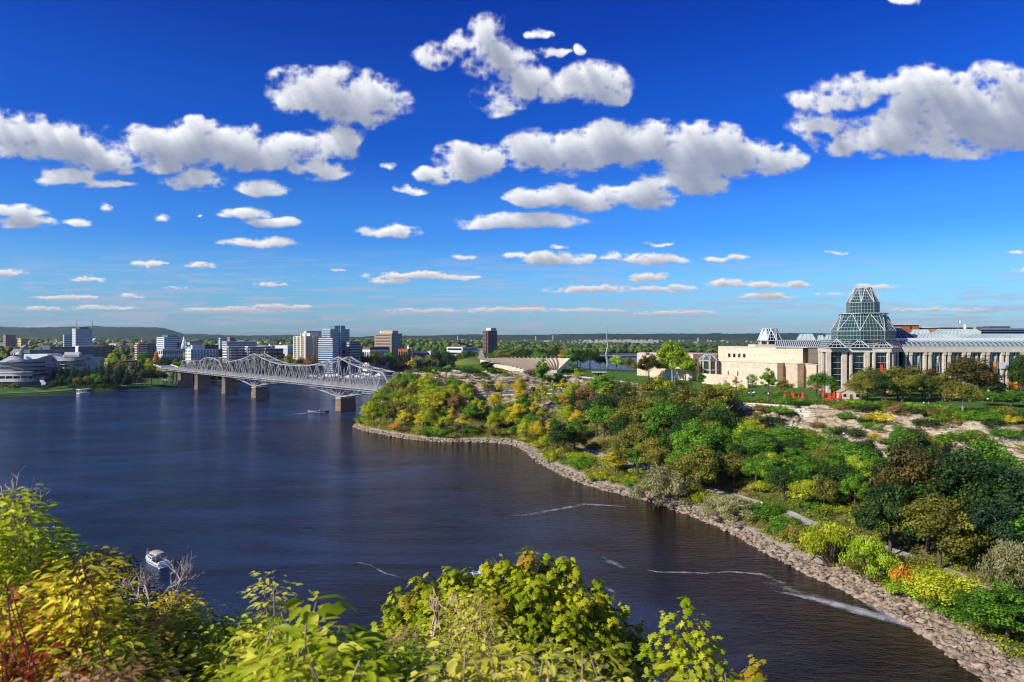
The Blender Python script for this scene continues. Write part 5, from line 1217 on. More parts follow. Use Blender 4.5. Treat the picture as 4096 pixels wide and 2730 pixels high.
# ---------------------------------------------------------------- headland: seating bowl, statue, spire, kiosk
tan = mat('seating_stone', (.60,.49,.36), .9, .15, .5, c2=(.72,.60,.45)); dkst = mat('dark_riser', (.26,.21,.16), .9, .2, 1)
am = thing('amphitheatre', 'curved beige outdoor seating steps on the headland', 'amphitheatre')
stp = MB(); NA = 26
C0 = Vector((24, 416, 0))
for j_ in range(14):
    r0_, r1_, z = 14+2.6*j_, 14+2.6*(j_+1), 34.6+.5*j_
    a0_, a1_ = math.radians(72), math.radians(152)
    P = []; ris = MB()
    for k in range(NA+1):
        a = a0_+(a1_-a0_)*k/NA
        for rr_, zz in ((r0_, z-3), (r0_, z), (r1_+.02, z), (r1_+.02, z-3)): P.append((C0.x+rr_*math.cos(a), C0.y+rr_*math.sin(a), zz))
    stp.poly(P, [(k*4+q, k*4+(q+1) % 4, k*4+4+(q+1) % 4, k*4+4+q) for k in range(NA) for q in range(4)]+[(0,1,2,3), (NA*4+3,NA*4+2,NA*4+1,NA*4)])
stp.build('steps', tan, am)
for k in range(1, 22):
    a = math.radians(72+80*k/22); ai = MB(); P = [Vector((C0.x+r_*math.cos(a+.004*(r_-14)), C0.y+r_*math.sin(a+.004*(r_-14)), 34.78+.5*(r_-14)/2.6)) for r_ in range(14, 51, 4)]
    for i in range(len(P)-1): ai.bar(P[i], P[i+1], .5, .5)
    ai.build('aisle', dkst, am)
m3 = MB(); 
for k in range(NA+1):
    a = math.radians(72)+math.radians(80)*k/NA; p = Vector((C0.x+50.5*math.cos(a), C0.y+50.5*math.sin(a), 41.6)); m3.bar(p, p+Vector((0,0,1.1)), .12)
    if k: m3.bar(pp+Vector((0,0,1.1)), p+Vector((0,0,1.1)), .1)
    pp = p
m3.build('railing', gframe, am)
st = thing('stage_wall', 'pale curved wall around the foot of the seating steps', 'wall')
m3 = MB(); P = []
for k in range(13):
    a = math.radians(70+84*k/12)
    for rr_, zz in ((11.5, 28), (11.5, 34.4), (12.3, 34.4), (12.3, 28)): P.append((C0.x+rr_*math.cos(a), C0.y+rr_*math.sin(a), zz))
m3.poly(P, [(k*4+q, k*4+(q+1) % 4, k*4+4+(q+1) % 4, k*4+4+q) for k in range(12) for q in range(4)]); m3.build('wall', tan, st)
kz = gz(W(1878, 452).x, 452, 36)
kn = MB(); P = []; 
for j_ in range(7):
    for k in range(24):
        a = 2*math.pi*k/24; rr_ = 14*(1-j_/6*.999); P.append((W(1878,455).x+rr_*math.cos(a)*1.0, 458+rr_*math.sin(a)*.8, kz-1+3.6*math.sin(j_/6*math.pi/2)))
kn.poly(P, [(j_*24+k, j_*24+(k+1) % 24, (j_+1)*24+(k+1) % 24, (j_+1)*24+k) for j_ in range(6) for k in range(24)]); tag(kn.build('grass_mound', MATS['dry_lawn'], smooth=True), kind='structure')
su_ = thing('statue', 'dark bronze figure raising an arm on a tapered stone pedestal', 'statue')
SX = W(1926, 470).x; SZ = 41.0
m3 = MB()
def taper(mb, x, y, z0, z1, w0, w1):
    mb.poly([(x-w0,y-w0,z0),(x+w0,y-w0,z0),(x+w0,y+w0,z0),(x-w0,y+w0,z0),(x-w1,y-w1,z1),(x+w1,y-w1,z1),(x+w1,y+w1,z1),(x-w1,y+w1,z1)], [(0,3,2,1),(4,5,6,7),(0,1,5,4),(1,2,6,5),(2,3,7,6),(3,0,4,7)])
taper(m3, SX, 470, SZ-2, SZ+.9, 2.6, 2.6); taper(m3, SX, 470, SZ+.9, SZ+2.2, 1.9, 1.8); taper(m3, SX, 470, SZ+2.2, SZ+6.2, 1.5, 1.0); taper(m3, SX, 470, SZ+6.2, SZ+6.7, 1.3, 1.3); m3.build('pedestal', mat('pedestal_stone', (.30,.28,.25), .9, .2, 1), su_)
m3 = MB(); z = SZ+6.7; x = SX; y = 470
m3.tube([(x-.35,y,z),(x-.3,y,z+.9),(x-.2,y,z+1.9)], [.22,.24,.34], 8); m3.tube([(x+.45,y+.2,z),(x+.3,y+.1,z+.95),(x+.15,y,z+1.9)], [.22,.24,.34], 8)
m3.tube([(x,y,z+1.6),(x,y,z+2.3),(x,y,z+3.0),(x,y,z+3.3)], [.55,.42,.5,.2], 8); m3.ball((x, y, z+3.6), .3, 8, 6, (1,1,1.2)); m3.tube([(x-.45,y,z+3.0),(x-.9,y-.1,z+3.5),(x-1.0,y-.1,z+4.4)], [.2,.15,.1], 6); m3.tube([(x+.45,y,z+3.0),(x+.75,y-.1,z+2.4),(x+.6,y-.2,z+1.8)], [.2,.16,.12], 6)
m3.tube([(x-.5,y,z+3.72),(x+.5,y,z+3.72)], [.05,.05], 5); m3.ball((x-1.0,y-.1,z+4.7), .28, 8, 6, (1,.2,1)); m3.tube([(x+.5,y+.3,z+2.6),(x+.9,y+.5,z+.6)], [.06,.04], 5)
m3.build('figure', mat('dark_bronze_metal', (.03,.035,.03), .5, .3, 1, metal=.4), su_, smooth=True)
sp = [(968,652),(965,600),(970,550),(956,490),(956,450),(974,370),(971,320),(962,270),(965,200),(963,130),(961,65)]
pts = [WP(2100+a/2.941, 1260+b/2.941, 482) for a, b in sp]; rad = [.95,.9,.85,.8,.72,.62,.5,.4,.3,.18,.05]
m3 = MB(); m3.tube(pts, rad, 10); a = m3.build('steel_sculpture', mat('polished_steel', (.38,.39,.41), .35, .1, 1, metal=.6), smooth=True); tag(a, 'tall thin polished steel tree sculpture with a bent trunk', 'sculpture')
for k in range(12):
    pass
ks = thing('kiosk', 'small flat roofed dark shelter on the lawn in front of the steel sculpture', 'shelter')
kx0, kx1, ky = W(2376,412).x, W(2424,412).x, 412; kz = gz((kx0+kx1)/2, ky, 31)
m3 = MB(); m3.box(kx0-.8, kx1+.6, ky-1, ky+6, kz+3.3, kz+3.8); m3.build('roof', zinc, ks)
m3 = MB(); m3.box(kx0, kx1-2.2, ky+.6, ky+5, kz-1, kz+3.28); m3.build('painted_dark_opening', mat('painted_shade', (.02,.02,.022), .8, .2, 1), ks)  # near-black block: the shade inside the open shelter, put into its colour
m3 = MB(); m3.box(kx1-2.2, kx1, ky, ky+5, kz-1, kz+3.28); m3.build('wall', gconc, ks)
for s in (0, .33, .66): m3 = MB(); x = kx0+(kx1-2.2-kx0)*s; m3.box(x, x+.25, ky, ky+.25, kz-1, kz+3.28); m3.build('post', gframe, ks)

# ---------------------------------------------------------------- exposed limestone faces of the banks
def rockface_mat():
    m, n, p = nodemat('limestone_face'); Ln = n.links.new; p.inputs['Roughness'].default_value = .9; p.inputs['Specular IOR Level'].default_value = .2
    g = n.nodes.new('ShaderNodeNewGeometry'); mp = n.nodes.new('ShaderNodeMapping'); mp.inputs['Scale'].default_value = (.25, .25, 1.3); Ln(g.outputs['Position'], mp.inputs[0])
    a = n.nodes.new('ShaderNodeTexNoise'); a.inputs['Scale'].default_value = 1; a.inputs['Detail'].default_value = 9; a.inputs['Roughness'].default_value = .65; Ln(mp.outputs[0], a.inputs[0])
    r = n.nodes.new('ShaderNodeValToRGB'); Ln(a.outputs[0], r.inputs[0]); e = r.color_ramp.elements; e[0].position = .3; e[0].color = (.13,.10,.075,1); e[1].position = .74; e[1].color = (.30,.26,.24,1)
    e.new(.42).color = (.31,.245,.18,1); e.new(.56).color = (.47,.39,.29,1)
    v = n.nodes.new('ShaderNodeTexVoronoi'); v.feature = 'DISTANCE_TO_EDGE'; v.inputs['Scale'].default_value = .9; Ln(mp.outputs[0], v.inputs[0])
    c = n.nodes.new('ShaderNodeValToRGB'); Ln(v.outputs[0], c.inputs[0]); c.color_ramp.elements[0].color = (.25,.25,.25,1); c.color_ramp.elements[1].position = .05
    x = n.nodes.new('ShaderNodeMix'); x.data_type = 'RGBA'; x.blend_type = 'MULTIPLY'; x.inputs[0].default_value = 1; Ln(r.outputs[0], x.inputs[6]); Ln(c.outputs[0], x.inputs[7]); Ln(x.outputs[2], p.inputs['Base Color'])
    b = n.nodes.new('ShaderNodeBump'); b.inputs['Distance'].default_value = .5; b.inputs['Strength'].default_value = .7; Ln(a.outputs[0], b.inputs['Height']); Ln(b.outputs[0], p.inputs['Normal']); return m
RFM = rockface_mat()
def rock_face(su0, su1, b, dz0, dz1, out, seed, gap=0.0):
    n_ = int((su1-su0)*46); nz_ = max(6, int((dz1-dz0)/.45)); P = []
    for i in range(n_+1):
        su = su0+(su1-su0)*i/n_; q = rowpt(su, b); q2 = rowpt(su, b-1.6); d = Vector((q2.x-q.x, q2.y-q.y, 0)).normalized(); base = gz(q.x, q.y, q.z)
        hv = noise.noise(Vector((q.x*.07, q.y*.07, seed)))*1.6
        for k in range(nz_+1):
            t = k/nz_; z = base+dz0+(dz1+hv-dz0)*t; zz = round(z/1.15)*1.15
            o_ = out*(1-.45*t)+noise.cell(Vector((q.x*.28+q.y*.28, zz*1.3, seed)))*1.1+noise.noise(Vector((q.x*.12, q.y*.12, z*.3+seed)))*1.5+noise.noise(Vector((q.x*.8, q.y*.8, z*1.5)))*.35
            if k == nz_: o_ = -1.5
            P.append((q.x+d.x*o_, q.y+d.y*o_, z))
    a = nz_+1; idx = np.arange(len(P)).reshape(n_+1, a); Fq = np.stack([idx[:-1, :-1], idx[1:, :-1], idx[1:, 1:], idx[:-1, 1:]], -1).reshape(-1, 4)
    tag(link('cliff', npmesh('cliff', np.array(P), Fq), RFM), kind='structure')
rock_face(8.6, 13.3, 8.0, -11, .3, 1.6, 1); rock_face(6.6, 8.8, 8.0, -5.5, .2, 1.4, 2)
rock_face(.8, 4.5, 7.95, -5.0, .6, 2.0, 3); rock_face(.8, 5.4, 7.35, -4.0, 1.8, 1.8, 4); rock_face(2.0, 6.0, 7.05, -2.5, 1.6, 1.2, 5)
# ---------------------------------------------------------------- the city across the river
wins = glassmat('window_band_glass', (.05,.07,.09), .15, .4, .2); winsd = glassmat('window_dark', (.012,.016,.025), .15, .4, .2)
def cm(name, c, **k): return mat(name, c, .8, .10, .15, **k)
whitec = cm('white_cladding', (.66,.67,.68)); creamc = cm('cream_cladding', (.62,.56,.45)); greyc = cm('grey_cladding', (.32,.32,.33)); darkc = cm('dark_cladding', (.09,.08,.09)); redc = cm('red_brick_far', (.34,.09,.05)); brownc = cm('brown_cladding', (.33,.24,.17)); tealc = glassmat('teal_cladding', (.06,.16,.18), .15, .4, .1); bluec = glassmat('blue_cladding', (.05,.10,.18), .15, .4, .1); darkbrown = cm('dark_brown_cladding', (.13,.07,.06)); tanc = cm('tan_cladding', (.45,.33,.20)); silverc = cm('silver_cladding', (.50,.52,.54))
def tower(label, px0, pxs, px1, pyt, D, wall, phi=-38, floors=10, style='ribbon', win=None, zb=None, penth=None, slab=None, name='apartment_building', ends=None, cat='building', roofm=None):
    """near corner in column pxs; lit face to its left, shaded face to its right"""
    ph = math.radians(phi); zt = WP(0, pyt, D).z; zb = zb if zb is not None else max(1.5, north_z(pxs, D)-1)
    w = (pxs-px0)/F*D/math.cos(ph); d = (px1-pxs)/F*D/abs(math.sin(ph)); h = zt-zb; win = win or winsd
    t = thing(name, label, cat, (W(pxs, D).x, D, zb), ph)
    m_ = MB(); m_.box(-w, 0, 0, d, 0, h); m_.build('wall', wall, t)
    m_ = MB(); m_.box(-w-.3, .3, -.3, d+.3, h+.01, h+.9); m_.build('parapet', slab or wall, t)
    if penth:
        a, b, hh, pm = penth; m_ = MB(); m_.box(-w*b, -w*a, d*.25, d*.8, h+.9, h+.9+hh); m_.build('penthouse', pm, t)
    fh = h/floors
    for i in range(floors):
        z0, z1 = i*fh+fh*.32, i*fh+fh*.80
        if style == 'ribbon':
            m_ = MB(); m_.box(-w+w*.05, -w*.05, -.08, .2, z0, z1); m_.box(-.2, .08, d*.05, d*.95, z0, z1); m_.build('window_band', win, t)
        elif style in ('grid', 'balcony'):
            m_ = MB(); n1 = max(2, int(w/4)); n2 = max(2, int(d/4))
            for k in range(n1): a = -w+w*(k+.22)/n1; m_.box(a, a+w/n1*.56, -.08, .15, z0, z1)
            for k in range(n2): a = d*(k+.22)/n2; m_.box(-.15, .08, a, a+d/n2*.56, z0, z1)
            m_.build('window_row', win, t)
            if style == 'balcony':
                m_ = MB(); n1 = max(1, int(w/9)); n2 = max(1, int(d/9))
                for k in range(n1): a = -w+w*(k+.15)/n1; m_.box(a, a+w/n1*.7, -1.6, -.1, i*fh, i*fh+fh*.42)
                for k in range(n2): a = d*(k+.15)/n2; m_.box(.1, 1.6, a, a+d/n2*.7, i*fh, i*fh+fh*.42)
                m_.build('balcony', slab or whitec, t)
        elif style == 'slab':
            m_ = MB(); m_.box(-w-1.2, 1.2, -1.2, d+.2, i*fh, i*fh+fh*.28); m_.build('balcony', slab or whitec, t)
    return t, w, d, h
tower('tall white office tower, highest of the far left skyline', 275, 302, 340, 1317, 1500, silverc, floors=18, style='ribbon', win=greyc, penth=(.1,.7,3,darkc), name='office_tower')
tower('narrow pale green slab beside the tall white tower', 247, 256, 274, 1342, 1560, cm('pale_green_cladding', (.50,.60,.58)), floors=12, win=tealc, name='office_tower')
t_, w_, d_, h_ = tower('dark block with pale end walls in front of the tall white tower', 290, 316, 372, 1387, 1090, darkc, floors=9, win=bluec, slab=whitec)
m_ = MB(); m_.box(-w_-.5, -w_*.25, -.5, -.05, 0, h_); m_.build('end_wall', creamc, t_)
tower('very dark wide apartment block right of the pale ended one', 368, 374, 416, 1385, 1120, darkbrown, floors=9, win=winsd)
tower('red brick apartment block with pale balconies at left', 531, 553, 578, 1376, 1150, redc, floors=10, style='balcony', slab=silverc)
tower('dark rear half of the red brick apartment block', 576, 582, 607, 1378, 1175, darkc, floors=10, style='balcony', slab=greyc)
tower('white office building with ribbon windows and glass rear', 607, 656, 697, 1352, 1380, whitec, floors=11, win=bluec, penth=(.1,.9,5,tealc), name='office_building')
tower('pale blue glass block behind the white ribbon office', 660, 668, 697, 1348, 1440, tealc, floors=10, win=bluec, name='office_building')
t_, w_, d_, h_ = tower('white hotel like block with small square windows near the bridge end', 728, 763, 836, 1400, 955, whitec, phi=-40, floors=8, style='grid', win=bluec, slab=whitec)
m_ = MB(); m_.box(-w_*.3, 0, 2, d_*.5, h_+.9, h_+6.5); m_.build('penthouse', whitec, t_); m_ = MB(); m_.box(-w_*.3, .1, d_*.5, d_, h_+.9, h_+6.5); m_.build('dark_penthouse', darkc, t_)
for i in range(8): m_ = MB(); m_.box(.1, 1.4, 1, d_-1, i*h_/8, i*h_/8+.5); m_.build('balcony', bluec, t_)
tower('low dark block right of the white hotel like block', 834, 840, 880, 1400, 1100, darkbrown, floors=6, style='grid')
tower('blue grey office block behind the bridge truss', 879, 906, 988, 1369, 1250, silverc, floors=9, win=bluec, name='office_building')
tower('pale blue tower behind the blue grey office', 871, 881, 895, 1352, 1600, tealc, floors=9, win=whitec, name='office_tower')
tower('small brown tower over the blue grey office', 904, 920, 932, 1352, 1550, cm('rose_brown', (.36,.20,.15)), floors=8, style='grid', name='office_tower')
tower('apartment block with dark facade and white balconies, left one', 879, 914, 955, 1389, 1060, greyc, floors=9, style='balcony', slab=whitec)
tower('apartment block with dark facade and white balconies, right one', 956, 992, 1055, 1389, 1075, greyc, floors=9, style='balcony', slab=whitec)
tower('low dark flat roofed block behind the trees left of the condos', 1056, 1064, 1112, 1398, 1060, darkc, floors=6, style='balcony', slab=greyc)
t_, w_, d_, h_ = tower('cream condominium tower with vertical ribs behind the bridge', 1165, 1225, 1268, 1347, 1000, creamc, phi=-36, floors=18, style='balcony', slab=cm('cream_balcony', (.55,.50,.40)), win=tealc, penth=(.0,.68,4,creamc))
for k in (0, .36, .68, 1):
    m_ = MB(); m_.box(-w_*k-.9, -w_*k+.9, -2.2, -.2, 0, h_+(5 if k in (.36, .0) else 0)); m_.build('vertical_rib', creamc, t_)
for k in (.4, .8): m_ = MB(); m_.box(.2, 2.2, d_*k-.8, d_*k+.8, 0, h_); m_.build('vertical_rib', creamc, t_)
tower('white topped glass tower directly behind the cream condominium', 1212, 1226, 1270, 1327, 1060, tealc, floors=18, win=whitec, slab=whitec)
t_, w_, d_, h_ = tower('lower stepped part of the glass condominium with white floor slabs', 1268, 1330, 1345, 1356, 985, bluec, phi=-25, floors=17, style='slab', slab=whitec)
t_, w_, d_, h_ = tower('tall glass condominium tower with white floor slabs and roof frame', 1277, 1322, 1385, 1319, 1010, tealc, phi=-50, floors=24, style='slab', slab=silverc, penth=(.05,.75,5,tealc))
m_ = MB(); 
m_.box(1.3, 1.7, d_*.55, d_*.78, h_*.42, h_*.56); m_.build('white_frame', whitec, t_); m_ = MB(); m_.box(1.72, 1.78, d_*.585, d_*.745, h_*.44, h_*.54); m_.build('dark_window', winsd, t_)
m_ = MB(); m_.box(1.3, 1.9, d_*.5-.6, d_*.5+.6, 0, h_+5); m_.build('vertical_fin', whitec, t_)
tower('dark block with pale lower end right of the glass condominium', 1383, 1398, 1433, 1369, 1010, darkc, floors=12, style='grid', win=silverc)
t_, w_, d_, h_ = tower('brown office block with ribbon windows and dark side', 1488, 1566, 1599, 1337, 1150, brownc, phi=-33, floors=12, win=glassmat('bronze_glass', (.10,.07,.05), .2, .4, .2), penth=(.1,.75,5,tanc), name='office_building')
m_ = MB(); m_.box(.1, .5, 1, d_, 0, h_); m_.build('dark_side', winsd, t_)
for i in range(12): m_ = MB(); m_.box(.5, .62, 1, d_-.5, i*h_/12, i*h_/12+.9); m_.build('floor_band', bluec, t_)
m_ = MB(); m_.ball((-w_*.85, d_*.4, h_+2.5), 2.6, 10, 8); m_.build('radome', whitec, t_)
t_, w_, d_, h_ = tower('low white building with dark mansard roof below the brown office', 1444, 1480, 1545, 1402, 1085, whitec, floors=3, style='grid')
m_ = MB(); taper(m_, 0, 0, 0, 1, 1, 1); m_ = MB(); m_.poly([(-w_-.4,-.4,h_+.95),(.4,-.4,h_+.95),(.4,d_+.4,h_+.95),(-w_-.4,d_+.4,h_+.95),(-w_+1.5,1.5,h_+5),(-1.5,1.5,h_+5),(-1.5,d_-1.5,h_+5),(-w_+1.5,d_-1.5,h_+5)], [(0,1,5,4),(1,2,6,5),(2,3,7,6),(3,0,4,7),(4,5,6,7)]); m_.build('mansard_roof', darkbrown, t_)
t_, w_, d_, h_ = tower('red building with small white cupola among the trees', 1590, 1632, 1640, 1399, 1130, redc, phi=-20, floors=2, style='grid', name='school_building')
m_ = MB(); m_.box(-3, 0, 2, 5, h_+.9, h_+3.5); m_.poly([(-3,2,h_+3.5),(0,2,h_+3.5),(0,5,h_+3.5),(-3,5,h_+3.5),(-1.5,3.5,h_+8)], [(0,1,4),(1,2,4),(2,3,4),(3,0,4)]); m_.build('cupola', whitec, t_)
tower('long low white building right of the red one', 1645, 1722, 1730, 1407, 1190, whitec, phi=-15, floors=2, win=redc)
t_, w_, d_, h_ = tower('wide stepped grey complex with brown roof boxes', 1782, 1850, 1908, 1391, 1500, whitec, floors=3, win=winsd, name='office_building')
for a, b, hh in ((.85, .35, 6), (.7, .5, 9), (.3, 0, 4)): m_ = MB(); m_.box(-w_*a, -w_*b, d_*.2, d_*.7, h_+.9, h_+.9+hh); m_.build('roof_box', darkbrown, t_)
t_, w_, d_, h_ = tower('tall dark brown apartment tower standing alone right of centre', 1930, 1950, 1988, 1325, 1300, darkbrown, phi=-45, floors=26, style='balcony', slab=cm('brown_balcony', (.26,.13,.10)), win=winsd, penth=(-.2,.8,5,silverc))
m_ = MB(); m_.box(-.6, .6, -.6, .6, 0, h_); m_.build('corner_pier', cm('orange_brown', (.30,.12,.07)), t_)
tower('brown and red apartment block at the far left edge', 0, 22, 43, 1341, 2000, cm('dusty_red', (.38,.18,.14)), floors=9, style='grid')
tower('orange beige low apartment block near the left edge', 53, 84, 98, 1356, 2050, cm('apricot', (.62,.42,.22)), floors=5, style='grid')
tower('grey blue flat shopping hall under the tall white tower', 150, 200, 290, 1391, 1300, darkc, phi=-30, floors=2, win=bluec)
tower('blue roofed low hall behind the curved museum', 80, 120, 165, 1402, 1150, bluec, phi=-30, floors=1)
tower('white terraced row of flats behind the mall', 665, 700, 745, 1370, 1500, bluec, phi=-30, floors=4, slab=silverc)
tower('glassy low convention block left of the fountain spray', 700, 712, 735, 1376, 1400, darkc, floors=3, win=bluec)
tower('grey office with flat roof right of the fountain spray', 738, 760, 790, 1368, 1450, bluec, floors=4, win=silverc)
tower('long white warehouse right of the balcony blocks', 1095, 1150, 1168, 1384, 1500, whitec, phi=-15, floors=1, win=silverc)
tower('white warehouse with domed roof behind the balcony blocks', 1010, 1060, 1100, 1386, 1650, whitec, phi=-25, floors=2, win=silverc)
tower('red brick house row behind the park conifers', 432, 462, 512, 1448, 880, redc, phi=-25, floors=3, style='grid', win=whitec)
tower('pink walled shop at the left of the red brick row', 424, 430, 436, 1452, 870, cm('pink_wall', (.60,.20,.22)), phi=-25, floors=2, style='grid')
tower('low grey building behind the park trees', 628, 650, 690, 1400, 1100, silverc, phi=-25, floors=3, style='grid')
# houses
hr = random.Random(9)
def house_proto(wm_, rm_):
    t = thing('house', '', 'house'); m_ = MB(); m_.box(-5, 5, -4, 4, 0, 5.6); m_.poly([(-5,-4,5.6),(-5,4,5.6),(-5,0,8.6),(5,-4,5.6),(5,4,5.6),(5,0,8.6)], [(0,2,1),(3,4,5)]); a = m_.build('wall', wm_, t)
    r_ = MB(); r_.poly([(-5.6,-4.6,5.4),(5.6,-4.6,5.4),(5.6,0,8.85),(-5.6,0,8.85),(-5.6,4.6,5.4),(5.6,4.6,5.4)], [(0,1,2,3),(3,2,5,4)]); r_.box(2, 3, .6, 1.6, 7, 10); b = r_.build('roof', rm_, t)
    w_ = MB()
    for x in (-3.4, -.6, 2.2):
        for z in (1, 3.6): w_.box(x, x+1.2, -4.06, -3.9, z, z+1.3)
    c = w_.build('windows', winsd, t); return t, [(a, []), (b, []), (c, [])]
HC = [('white', whitec, mat('grey_shingle', (.20,.20,.22), .9, .2, 1)), ('cream', creamc, mat('brown_shingle', (.22,.14,.10), .9, .2, 1)), ('brick', redc, mat('dark_shingle', (.07,.07,.08), .9, .2, 1)), ('pale grey', silverc, mat('pale_roof', (.50,.50,.50), .8, .1, 1)), ('tan', tanc, MATS['grey_shingle'])]
HP = [(n_, house_proto(a, b)) for n_, a, b in HC]; HREG = {}
spots = []
for i in range(105):
    while True:
        px = hr.uniform(2, 640) if i < 70 else hr.uniform(850, 1200); D = hr.uniform(1150, 3400) if i < 70 else hr.uniform(1500, 3200)
        if all(abs(px-a)*D/F > 14 or abs(D-b) > 25 for a, b in spots): break
    spots.append((px, D)); j = i % 5; nm, (pt, ch) = HP[j]; sc_ = hr.uniform(.9, 1.7)*(1+D/7000)
    loc = W(px, D, north_z(px, D)+hr.uniform(0, 5)); loc.z = north_z(px, D)-.5
    o = copy_tree(pt, ch, loc, hr.uniform(-.9, .9), (sc_, sc_, sc_*1.25)) if i >= 5 else pt
    if i < 5: pt.location = loc; pt.rotation_euler = (0, 0, .3); pt.scale = (sc_, sc_, sc_*1.25)
    HREG.setdefault((nm, 'on the hillside left of the bridge' if i < 70 else 'in the town behind the bridge'), []).append((px, o)); o['group'] = 'houses of the far town'
for (nm, zn), L_ in HREG.items():
    L_.sort(key=lambda q: q[0])
    for i, (px, o) in enumerate(L_): o['label'] = f"{nm} gabled house {zn}, {ordinal_from_left(i, len(L_))}"
# tiny far suburb on the rise: dots that read as one sprinkling
sub = MB(); sr_ = random.Random(3)
for i in range(420):
    px = sr_.uniform(2330, 2640) if i < 230 else sr_.uniform(-100, 4100); D = sr_.uniform(4300, 4900); z = H-(sr_.uniform(1361, 1372)-HY)/F*D; x = W(px, D).x; w = sr_.uniform(3, 6)
    sub.box(x-w, x+w, D, D+12, z-6, z+1); sub.poly([(x-w,D,z+1),(x+w,D,z+1),(x+w,D+12,z+1),(x-w,D+12,z+1),(x-w,D+6,z+4),(x+w,D+6,z+4)], [(0,1,5,4),(3,4,5,2),(0,4,3),(1,2,5)])
tag(sub.build('far_suburb', cm('suburb_walls', (.36,.35,.34))), 'sprinkling of tiny pale suburb houses on the far rise', 'houses', kind='stuff')
for i, (px, y0, y1, D) in enumerate(((306,1284,1310,7000),(369,1283,1308,7200),(2144,1345,1356,4500),(2213,1341,1356,4600),(1832,1345,1354,4400),(2793,1352,1362,4300))):
    m_ = MB(); m_.tube([WP(px, y1+6, D), WP(px, y0, D)], [5 if i < 2 else 6, 2 if i < 2 else 5], 6); a = m_.build('mast', greyc)
    tag(a, ['thin mast on the hill above the tall white tower', 'thin mast on the hill right of the tall white tower', 'pale stub tower on the horizon right of the brown tower', 'second pale mast on the horizon, nearer the steel sculpture', 'small pale mast on the hills left of the brown tower', 'tiny white tower on the horizon right of the lime tree'][i], 'mast')
# fountain
m_ = MB(); m_.tube([WP(735, 1397, 1300), WP(736, 1380, 1300), WP(737, 1362, 1300), WP(734, 1348, 1300)], [5.5, 4.5, 3.0, .6], 10)
fm, n, p = nodemat('water_spray'); p.inputs['Base Color'].default_value = (.85,.88,.92,1); p.inputs['Roughness'].default_value = 1
tx = n.nodes.new('ShaderNodeTexNoise'); tx.inputs['Scale'].default_value = .25; tx.inputs['Detail'].default_value = 6; g_ = n.nodes.new('ShaderNodeNewGeometry'); n.links.new(g_.outputs['Position'], tx.inputs[0])
mr = n.nodes.new('ShaderNodeMapRange'); n.links.new(tx.outputs[0], mr.inputs[0]); mr.inputs[1].default_value = .35; mr.inputs[2].default_value = .65; mr.inputs[3].default_value = .25; mr.inputs[4].default_value = .9; n.links.new(mr.outputs[0], p.inputs['Alpha'])
tag(m_.build('fountain_spray', fm, smooth=True), 'white fountain spray rising among the far offices', 'fountain')

# ---------------------------------------------------------------- the curved museum on the left bank
mus = thing('curved_museum', 'pale grey museum with curving stacked storeys and dark ribbon windows', 'museum')
mstone = mat('museum_limestone', (.30,.31,.34), .85, .12, .08, c2=(.42,.42,.44), stretch=(1,1,6))
FC = [(-120,740),(-60,728),(0,722),(60,720),(110,724),(150,736),(185,752),(215,758),(250,752),(300,752),(345,762),(385,780),(405,800),(410,830)]
TP = [(-120,1440),(0,1446),(20,1436),(44,1422),(80,1430),(100,1440),(150,1436),(175,1426),(200,1421),(222,1423),(255,1432),(300,1431),(322,1426),(340,1416),(358,1417),(372,1424),(395,1436),(410,1440)]
fx = np.linspace(-120, 410, 107); fd = np.interp(fx, [a for a, b in FC], [b for a, b in FC]); fd = np.convolve(np.pad(fd, 4, 'edge'), np.ones(9)/9, 'valid')
ft = np.interp(fx, [a for a, b in TP], [b for a, b in TP]); ft = np.convolve(np.pad(ft, 2, 'edge'), np.ones(5)/5, 'valid')
P = []; nr = 9
for i in range(len(fx)):
    zt = WP(fx[i], ft[i], fd[i]).z
    for k in range(nr):
        z = 2+(zt-2)*k/(nr-1); bul = 1.2*math.sin(k*1.9+fx[i]*.02); v = W(fx[i], fd[i]-bul, z); P.append(v)
    P.append(W(fx[i], fd[i]+22, zt-1.5)); P.append(W(fx[i], fd[i]+24, 2))
R_ = nr+2; me_f = [(i*R_+k, (i+1)*R_+k, (i+1)*R_+k+1, i*R_+k+1) for i in range(len(fx)-1) for k in range(R_-1)]+[tuple(range(R_)), tuple(reversed(range((len(fx)-1)*R_, len(fx)*R_)))]
m_ = MB().poly(P, me_f); m_.build('body', mstone, mus, smooth=False)
def curve_band(parent, name, px0, px1, y0, y1, off, m, thick=.6, n=24):
    P = []
    for i in range(n+1):
        px = px0+(px1-px0)*i/n; D = float(np.interp(px, fx, fd))-off; yy = (y0[0]+(y0[1]-y0[0])*i/n, y1[0]+(y1[1]-y1[0])*i/n)
        for dd, y in ((0, yy[1]), (0, yy[0]), (thick, yy[0]), (thick, yy[1])): v = WP(px, y, D); P.append(Vector(((px-CX)/F*(D+dd), D+dd, v.z)))
    m_ = MB().poly(P, [(i*4+k, i*4+(k+1) % 4, i*4+4+(k+1) % 4, i*4+4+k) for i in range(n) for k in range(4)]+[(3,2,1,0), tuple(n*4+k for k in range(4))]); return m_.build(name, m, parent)
for y in ((1452,1447),(1469,1464),(1486,1480)): curve_band(mus, 'ribbon_window', -118, 182, (y[0], y[1]), (y[0]+5, y[1]+5), 2.6, winsd, 1.8)
for y, a, b in ((1446,230,336),(1461,235,344),(1476,241,300)): curve_band(mus, 'ribbon_window', a, b, (y, y-4), (y+5, y+1), 2.6, winsd, 1.8)
curve_band(mus, 'ribbon_window', 130, 196, (1499,1494), (1505,1499), 2.6, winsd, 1.8)
